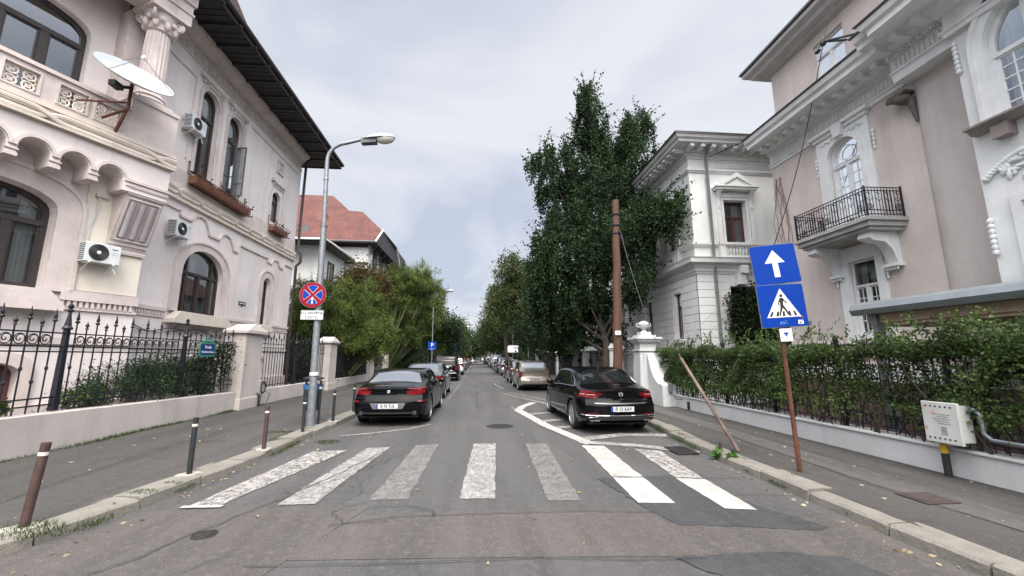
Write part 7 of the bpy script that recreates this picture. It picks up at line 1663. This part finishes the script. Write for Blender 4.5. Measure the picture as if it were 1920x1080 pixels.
DARKR=[(3.99, 26, 3.73, 1.4, 1.74), (5.51, 25, 3.0, 1.52, 0.99), (5.2, 41, 5.97, 1.33, 3.32), (5.79, 41, 9.86, 1.23, 2.28), (7.03, 27, 2.75, 1.1, 0.89)]
LITER=[(3.05, 38, 9.75, 1.13, 1.47), (2.03, 38, 7.15, 1.02, 1.33), (3.3, 38, 7.17, 1.43, 2.06), (3.54, 42, 5.5, 1.12, 1.22)]
R2=[(2.68, 66, 7.63, 1.57, 2.63), (3.98, 66, 9.39, 1.76, 3.01), (2.6, 70, 4.78, 1.83, 2.29), (5.31, 72, 6.29, 2.28, 3.23), (7.61, 74, 5.95, 2.35, 3.91)]
R3=[(1.43, 95, 5.26, 1.48, 2.22), (2.51, 90, 6.24, 1.41, 2.59)]
R4=[(1.12, 150, 4.41, 1.36, 1.92), (1.94, 140, 5.49, 1.45, 2.53)]
BAM1=[(-9.9, 24, 5.01, 0.82, 1.09), (-9.05, 24, 5.49, 0.74, 0.88), (-9.36, 24, 3.79, 1.32, 1.38), (-9.85, 24, 2.58, 0.87, 1.2), (-8.36, 24, 4.1, 1.19, 1.55)]
BAM2=[(-7.67, 25, 4.86, 1.19, 1.37), (-7.86, 24.5, 3.22, 1.36, 1.41), (-6.66, 25.5, 4.27, 1.12, 2.0), (-6.15, 25, 2.95, 1.25, 1.27)]
BRT=[(-8.09, 28, 6.89, 1.06, 0.89), (-7.42, 28, 6.35, 1.13, 1.03), (-8.83, 28, 6.32, 0.77, 0.82)]
BAM3=[(-6.84, 35, 7.77, 1.71, 1.78), (-5.33, 36, 8.21, 1.49, 1.65), (-5.85, 37, 5.7, 2.18, 2.73), (-7.05, 36, 5.34, 1.55, 2.55), (-4.17, 37, 6.44, 1.25, 2.37), (-3.97, 39, 4.41, 1.2, 2.14)]
WISP=[(-5.02, 36, 9.82, 0.66, 0.58), (-3.86, 36.5, 8.82, 0.67, 1.08), (-3.39, 37, 7.68, 0.58, 1.09), (-6.14, 35, 9.19, 0.55, 0.66)]
L2=[(-2.88, 40, 3.97, 0.83, 1.87), (-2.46, 44, 3.35, 0.67, 1.42)]
L3=[(-2.52, 62, 4.02, 0.8, 2.08), (-2.83, 58, 5.36, 0.67, 1.36)]
L4=[(-1.97, 100, 4.15, 1.03, 2.31), (-2.72, 90, 5.06, 0.92, 2.32)]
L5=[(-1.38, 150, 3.83, 1.16, 2.3)]
IVYG=[(10.47, 15.0, 3.67, 0.55, 0.96), (9.98, 15, 3.14, 0.26, 1.26), (10.97, 15, 3.14, 0.31, 1.06)]
# counts are printed nowhere; every tree is a thing with its own trunk and crown
tree('ginkgo_tree','tall dark green tree with ragged spire and drooping boughs before the white villa',GK,38,150,.10,LG,3,tr=.20,aspect=.9,droop=.5,base=(6.15,19.2),cs=.125,vz=1.3,hang=.95,inner=.0,depth=1.15,sprig=.8,sprigl=.95)
tree('dark_shrub_tree','dark low tree under the drooping boughs beside the gate pillars',DARKR,20,140,.17,LDk,5,tr=.15,cs=.35,hang=.4,depth=1.5)
tree('street_tree','loose yellowish green tree beyond the beige saloon on the right',LITER,14,130,.22,LYe,7,tr=.22,cs=.42,depth=1.8,group='street trees on the right')
tree('street_tree','mid green tree behind the white notice sign on the right',R2,10,150,.3,LMd,9,tr=.2,cs=.6,depth=3,group='street trees on the right')
tree('street_tree','dark green tree second to last in the right row',R3,6,200,.4,LDk,11,tr=.2,cs=.8,depth=5,group='street trees on the right')
tree('street_tree','faint last tree of the right row at the vanishing point',R4,5,200,.5,LMd,13,tr=.2,cs=1.,depth=6,group='street trees on the right')
def bamboo(label,blobs,seed,m=LBm,per=46,leaf=130,size=.15,gr='bamboo clumps along the left garden wall'):
    x=sum(b_[0] for b_ in blobs)/len(blobs); y=sum(b_[1] for b_ in blobs)/len(blobs); t=thing('bamboo',label,'bamboo',(x,y,0),0,gr)
    rs=random.Random(seed); b=MB()
    for bl in blobs:
        for k in range(7):
            x0=bl[0]+rs.uniform(-.5,.5); tx=x0+rs.uniform(-.7,.7); b.tube([(min(x0,-7.85-rs.random()*.5),bl[1],0),((x0+tx)/2,bl[1]+rs.uniform(-.2,.2),bl[2]*.7),(tx,bl[1]+rs.uniform(-.5,.5),bl[2]+bl[4]*.7)],[.03,.022,.008],5)
    b.build('canes',mat('cane_green',(.09,.11,.04),.5,var=.3),t,smooth=60)
    C=clumps(blobs,per,leaf,seed,cs=.20,vz=.7,hang=.3,inner=.05,depth=.9,sprig=.5,sprigl=.6); C=C[C[:,2]>.15]; leaves('foliage',C,size,m,t,.24,.55,seed,flat=.4)
bamboo('feathery bamboo clump against the end of the left mansion',BAM1,21); bamboo('yellow green bamboo clump behind the no stopping sign and the second pillar',BAM2,22)
bamboo('biggest bamboo clump drooping over the pavement behind the parking sign',BAM3,23,LBm)
bamboo('thin wispy bamboo shoots rising against the sky above the big clump',WISP,24,LBm,16,40,.15)
tree('bronze_tree','small bronze green tree in front of the red roofed house',BRT,26,140,.16,LBr,25,tr=.14,cs=.3,depth=.9)
tree('dark_garden_tree','dark evergreen mass under the bamboo behind the far iron fence',[(-9.9,26.5,2.2,2.2,2.0),(-8.9,27.5,2.6,1.2,2.4),(-8.7,33,2.4,1.0,2.2),(-7.6,37.5,2.6,1.2,2.4),(-6.9,41,2.6,1.2,2.4),(-8.8,23.5,1.6,1.4,1.2)],16,140,.17,LDk,26,tr=.15,cs=.35,depth=1.2)
tree('street_tree','dark green tree on the left beyond the parking sign',L2,14,150,.24,LDk,27,tr=.18,cs=.5,depth=2.5,group='street trees on the left')
tree('street_tree','green tree on the left behind the light blue sign',L3,12,150,.32,LMd,28,tr=.2,cs=.6,depth=4,group='street trees on the left')
tree('street_tree','distant green tree on the left under the pale apartment block',L4,8,200,.42,LDk,29,tr=.2,cs=.8,depth=6,group='street trees on the left')
tree('street_tree','last small tree on the left at the vanishing point',L5,8,200,.5,LMd,30,tr=.2,cs=.9,depth=6,group='street trees on the left')
tree('garden_tree','dark low garden tree beyond the white villa behind the gate pillars',[(8.6,33.5,2.0,1.6,2.0),(9.0,37,2.6,1.8,2.4),(8.4,41,2.2,1.6,2.2),(8.8,46,2.6,1.8,2.6)],7,150,.2,LDk,81,tr=.2,cs=.4,depth=2.2)
tree('garden_tree','dark garden tree mass filling the gap under the right row of street trees',[(8.4,56,2.6,2.4,2.8),(8.4,66,2.8,2.4,3.0),(8.4,78,2.8,2.4,3.0),(8.4,92,3,2.4,3.2),(8,110,3,2.4,3.4)],4,200,.32,LDk,82,tr=.2,cs=.6,depth=5.5)
tree('garden_tree','dark garden tree mass behind the left row of street trees',[(-8.6,50,2.8,2.0,3.0),(-8.2,60,2.8,2.2,3.0),(-8,72,3,2.2,3.2),(-7.6,86,3,2.2,3.2),(-7.2,104,3,2.2,3.4)],4,200,.32,LDk,83,tr=.2,cs=.6,depth=5.5)
# hedge on the right fence
rs=np.random.RandomState(5)
def hd(n,y0,y1,z0,z1,x0=6.42,x1=7.05): return np.stack([x0+(x1-x0)*rs.rand(n),y0+(y1-y0)*rs.rand(n),z0+(z1-z0)*rs.rand(n)],1)
P=[hd(32000,3.0,14.2,1.70,1.96,6.42,6.92),hd(34000,8.2,14.1,.82,1.8,6.44,6.85),hd(9500,5.3,8.4,.95,1.8,6.46,6.85),hd(22000,2.2,5.4,.75,2.2,6.42,6.95),hd(4200,5.0,14.0,.66,.95)]
H=np.concatenate(P); bump=.05*np.sin(H[:,1]*2.3)+.04*np.sin(H[:,1]*5.1+1)+.05*np.sin(H[:,1]*11.7)
H[:,2]+=np.where(H[:,2]>1.6,bump,0); H[:,0]+=.05*np.sin(H[:,1]*3.7+H[:,2]*5)+.03*np.sin(H[:,1]*9+H[:,2]*8)
gap=np.sin(H[:,1]*4.1+2*np.sin(H[:,2]*3.3))*np.sin(H[:,2]*6.2+1.5*np.sin(H[:,1]*2.7)); keep=(rs.rand(len(H))<np.where(gap<-.35,.35,1.0)); H=H[keep]
spr=[]
for k in range(130):
    y0=3+11*rs.rand()**1.3; n=26; t_=np.linspace(0,1,n); hh=.1+.28*rs.rand()*(1.6 if abs(y0-7.4)<.5 else 1); spr.append(np.stack([6.6+.3*rs.normal()+.1*t_,y0+(.25*rs.normal())*t_+.02*rs.normal(size=n),2.05+hh*t_+.015*rs.normal(size=n)],1))
for k in range(70):
    y0=4.5+9.5*rs.rand(); n=20; t_=np.linspace(0,1,n); spr.append(np.stack([6.42+.05*rs.normal()+.02*rs.normal(size=n),y0+.1*rs.normal()*t_+.02*rs.normal(size=n),1.0-.4*t_*rs.rand()],1))
H=np.concatenate([H]+spr)
HG=thing('hedge','long green climber hedge overgrowing the iron fence on the right pavement','hedge',(6.7,8.5,.5))
leaves('foliage',H,.044,LHd,HG,.75,.35,6)
b=MB(); rr=random.Random(3)
for k in range(90):
    y=3+11*rr.random(); x=6.6+rr.uniform(-.1,.25); pts=[(x,y,.5)]; 
    for q in range(5): x+=rr.uniform(-.06,.06); y+=rr.uniform(-.22,.22); pts.append((x,y,.5+.32*(q+1)))
    b.tube(pts,[.014,.013,.011,.009,.007,.005],5)
b.build('stems',M_bark,HG)
# ivy on the dark opening, vines on the rose house corner
C=clumps(IVYG,30,90,41,cs=.16,hang=.35,depth=.25,inner=.1); leaves('ivy',C,.09,LDk,None,.8,.5,42,label='dark ivy hanging over the dark opening of the white villa',cat='ivy')
b=MB(); rr=random.Random(8)
for k in range(7):
    y=12.0+rr.uniform(-.18,.18); z=7.6; x=9.98; pts=[(x,y,z)]
    for q in range(12): z-=rr.uniform(.12,.3); y+=rr.uniform(-.09,.09); pts.append((x-.02*rr.random(),y,z))
    b.tube(pts,.009,4)
b.build('dry_vine',mat('dry_vine',(.17,.10,.075),.9),label='dry reddish vine stems hanging at the far corner of the rose house',cat='vine')
# shrub behind the left fence
def shr(name,label,bl,per,leaf,size,m,seed,asp=.3,dr=-.1,hang=0,cat='shrub',cs=.12):
    t=thing(name,label,cat,(bl[0][0],bl[0][1],.5)); b=MB(); rr=random.Random(seed)
    for B_ in bl:
        for k in range(5): b.tube([(B_[0],B_[1],.3),(B_[0]+rr.uniform(-.3,.3)*B_[3],B_[1]+rr.uniform(-.5,.5)*B_[3],B_[2]+B_[4]*.5)],[.02,.006],4)
    b.build('stems',M_bark,t); C=clumps(bl,per,leaf,seed,cs=cs,hang=hang,depth=.35,inner=.1); leaves('foliage',C,size,m,t,asp,dr,seed)
shr('juniper_shrub','bushy dark green shrub behind the nearest iron fence',[(-7.95,9.7,1.05,.5,.35),(-7.95,10.5,1.25,.6,.42),(-7.95,11.3,1.3,.65,.48),(-8.0,12.1,1.2,.6,.5),(-7.95,12.8,1.1,.5,.45),(-7.9,9.1,.85,.35,.2)],130,90,.07,LJu,51)
shr('climbing_vine','dark climbing plant on the iron fence beside the first pointed pillar',[(-7.55,12.7,1.6,.28,.5),(-7.55,13.1,1.7,.22,.45),(-7.55,12.4,1.9,.2,.2)],90,50,.06,LDk,52,.8,.4,cat='climber')
shr('weed_plant','leafy weeds at the foot of the nearest iron fence',[(-7.7,8.6,.95,.25,.10),(-7.7,8.95,.98,.2,.12),(-7.7,7.6,.92,.3,.05)],120,40,.07,LHd,53,.7,.1,cat='weeds',cs=.06)
# grass tufts: blades, one mass
def tufts(label,spots,m,seed,kind='stuff',name='grass'):
    rs=np.random.RandomState(seed); Vs=[]; Fs=[]; k=0
    for (x,y,z,rx,ry,n,h) in spots:
        for i in range(n):
            a=rs.rand()*2*PI; q=math.sqrt(rs.rand()); px_=x+rx*q*math.cos(a); py_=y+ry*q*math.sin(a); hh=h*(.4+.8*rs.rand())*(1.1-q*.6); lx,ly=rs.normal(size=2)*hh*.55; w_=.0035
            t=rs.rand()*PI; dx_,dy_=w_*math.cos(t),w_*math.sin(t)
            Vs+=[(px_-dx_,py_-dy_,z),(px_+dx_,py_+dy_,z),(px_+lx*.4+dx_*.7,py_+ly*.4+dy_*.7,z+hh*.6),(px_+lx*.4-dx_*.7,py_+ly*.4-dy_*.7,z+hh*.6),(px_+lx,py_+ly,z+hh)]; Fs+=[(k,k+1,k+2,k+3),(k+3,k+2,k+4)]; k+=5
    b=MB(); b.v=Vs; b.f=Fs; b.mi=[0]*len(Fs); return b.build(name,m,recalc=False,kind=kind)
sp=[(-4.18,4.5,.10,.30,.22,420,.09),(-4.0,4.85,.03,.22,.3,380,.08),(-4.5,4.3,.12,.25,.1,160,.05),(-3.95,5.55,.12,.16,.1,140,.05),(-3.80,6.0,.03,.10,.22,220,.07),(-3.85,5.9,.12,.12,.06,90,.04),(-3.6,8.6,.03,.12,.5,420,.07),(-3.52,8.2,.02,.08,.5,200,.05),(-3.0,8.95,.0,.24,.22,300,.06),(-3.9,9.0,.12,.15,.5,200,.05),(-3.75,9.9,.12,.2,.2,120,.06),(-4.2,9.5,.12,.35,.12,200,.05),(-5.0,8.6,.12,.4,.06,90,.04),
 (4.18,8.4,.03,.08,.55,350,.09),(4.1,7.7,.03,.07,.25,150,.07),(4.3,9.4,.03,.08,.5,250,.12),(4.1,6.1,.03,.07,.25,220,.06),(4.08,5.45,.03,.07,.22,260,.06),(4.08,4.45,.03,.05,.12,120,.05),(4.35,5.55,.12,.06,.08,60,.04),(4.3,8.5,.12,.08,.2,80,.05)]
for y in np.arange(6.0,13.3,.16): sp.append((-7.25+.03*math.sin(y*3),y,.12,.05+.06*abs(math.sin(y*.9)),.10,int(25+60*abs(math.sin(y*.75+.6))),.05+.05*abs(math.sin(y*.75+.6))))
for y in np.arange(15,28,.4): sp.append((-7.22,y,.12,.05,.15,18,.06))
tufts('',sp,LGr,61)
shr('broadleaf_weed','bright green broad leaved weed growing at the kerb beside the drain',[(4.12,6.85,.12,.08,.05)],900,20,.08,leafmat('weed_leaf',(.035,.10,.02),(.08,.17,.035),var=.2),62,.95,-.1,cat='weed',cs=.04)
# fallen leaves and litter along the kerbs
rs=np.random.RandomState(9); Cc_=[]
for k in range(150): y=3+11*rs.rand(); Cc_.append((-3.62-.05*(10-y)*.3*(y<8)+.25*rs.rand()**2,y,.012))
for k in range(120): y=2.5+9*rs.rand(); Cc_.append((4.0-.28*rs.rand()**2,y,.012))
for k in range(90): Cc_.append((-7.2+3.3*rs.rand()**1.6,4+10*rs.rand(),.128))
for k in range(70): Cc_.append((4.5+2*rs.rand(),2.5+10*rs.rand(),.13))
for k in range(50): Cc_.append((-3.2+7*rs.rand(),3+9*rs.rand(),.02))
leaves('fallen_leaves',np.array(Cc_),.05,leafmat('dry_leaf',(.20,.14,.07),(.42,.38,.26),var=.2),None,.5,0,10,.6,flat=1.0,curl=.05,kind='stuff')
# unseen house blocks added behind the viewer to cut back light and darken reflections
for x0,x1,lb in ((-24,-6,'plain unseen house block added behind the viewer on the left to darken reflections'),(8,24,'plain unseen house block added behind the viewer on the right to darken reflections')):
    t=thing('house',lb,'house',((x0+x1)/2,-24,0)); b=MB(); b.box(x0,-32,0,x1,-20,11.5); b.build('wall',M_pinkg,t); b=MB()
    for r_ in range(3):
        for k in range(5): u=x0+1.2+(x1-x0-2)*k/5; b.box(u,-20.0,1.2+r_*3.6,u+1.2,-19.95,3.2+r_*3.6)
    b.build('windows',CG,t); b=MB(); b.frus(x0-.6,-32.6,x1+.6,-19.4,11.5,x0+4,-28,x1-4,-24,15); b.build('roof',M_tiled,t)
tree('unseen_tree','big unseen tree added behind the viewer to darken reflections',[(0,-30,7,5,4),(5,-31,6,4,4),(-4,-31,6,4,3.5),(0,-31,2.5,6,2)],2,120,.35,LDk,71,tr=.3,cs=.7,depth=3)  # tree added out of frame, keeps bright sky out of the car paint
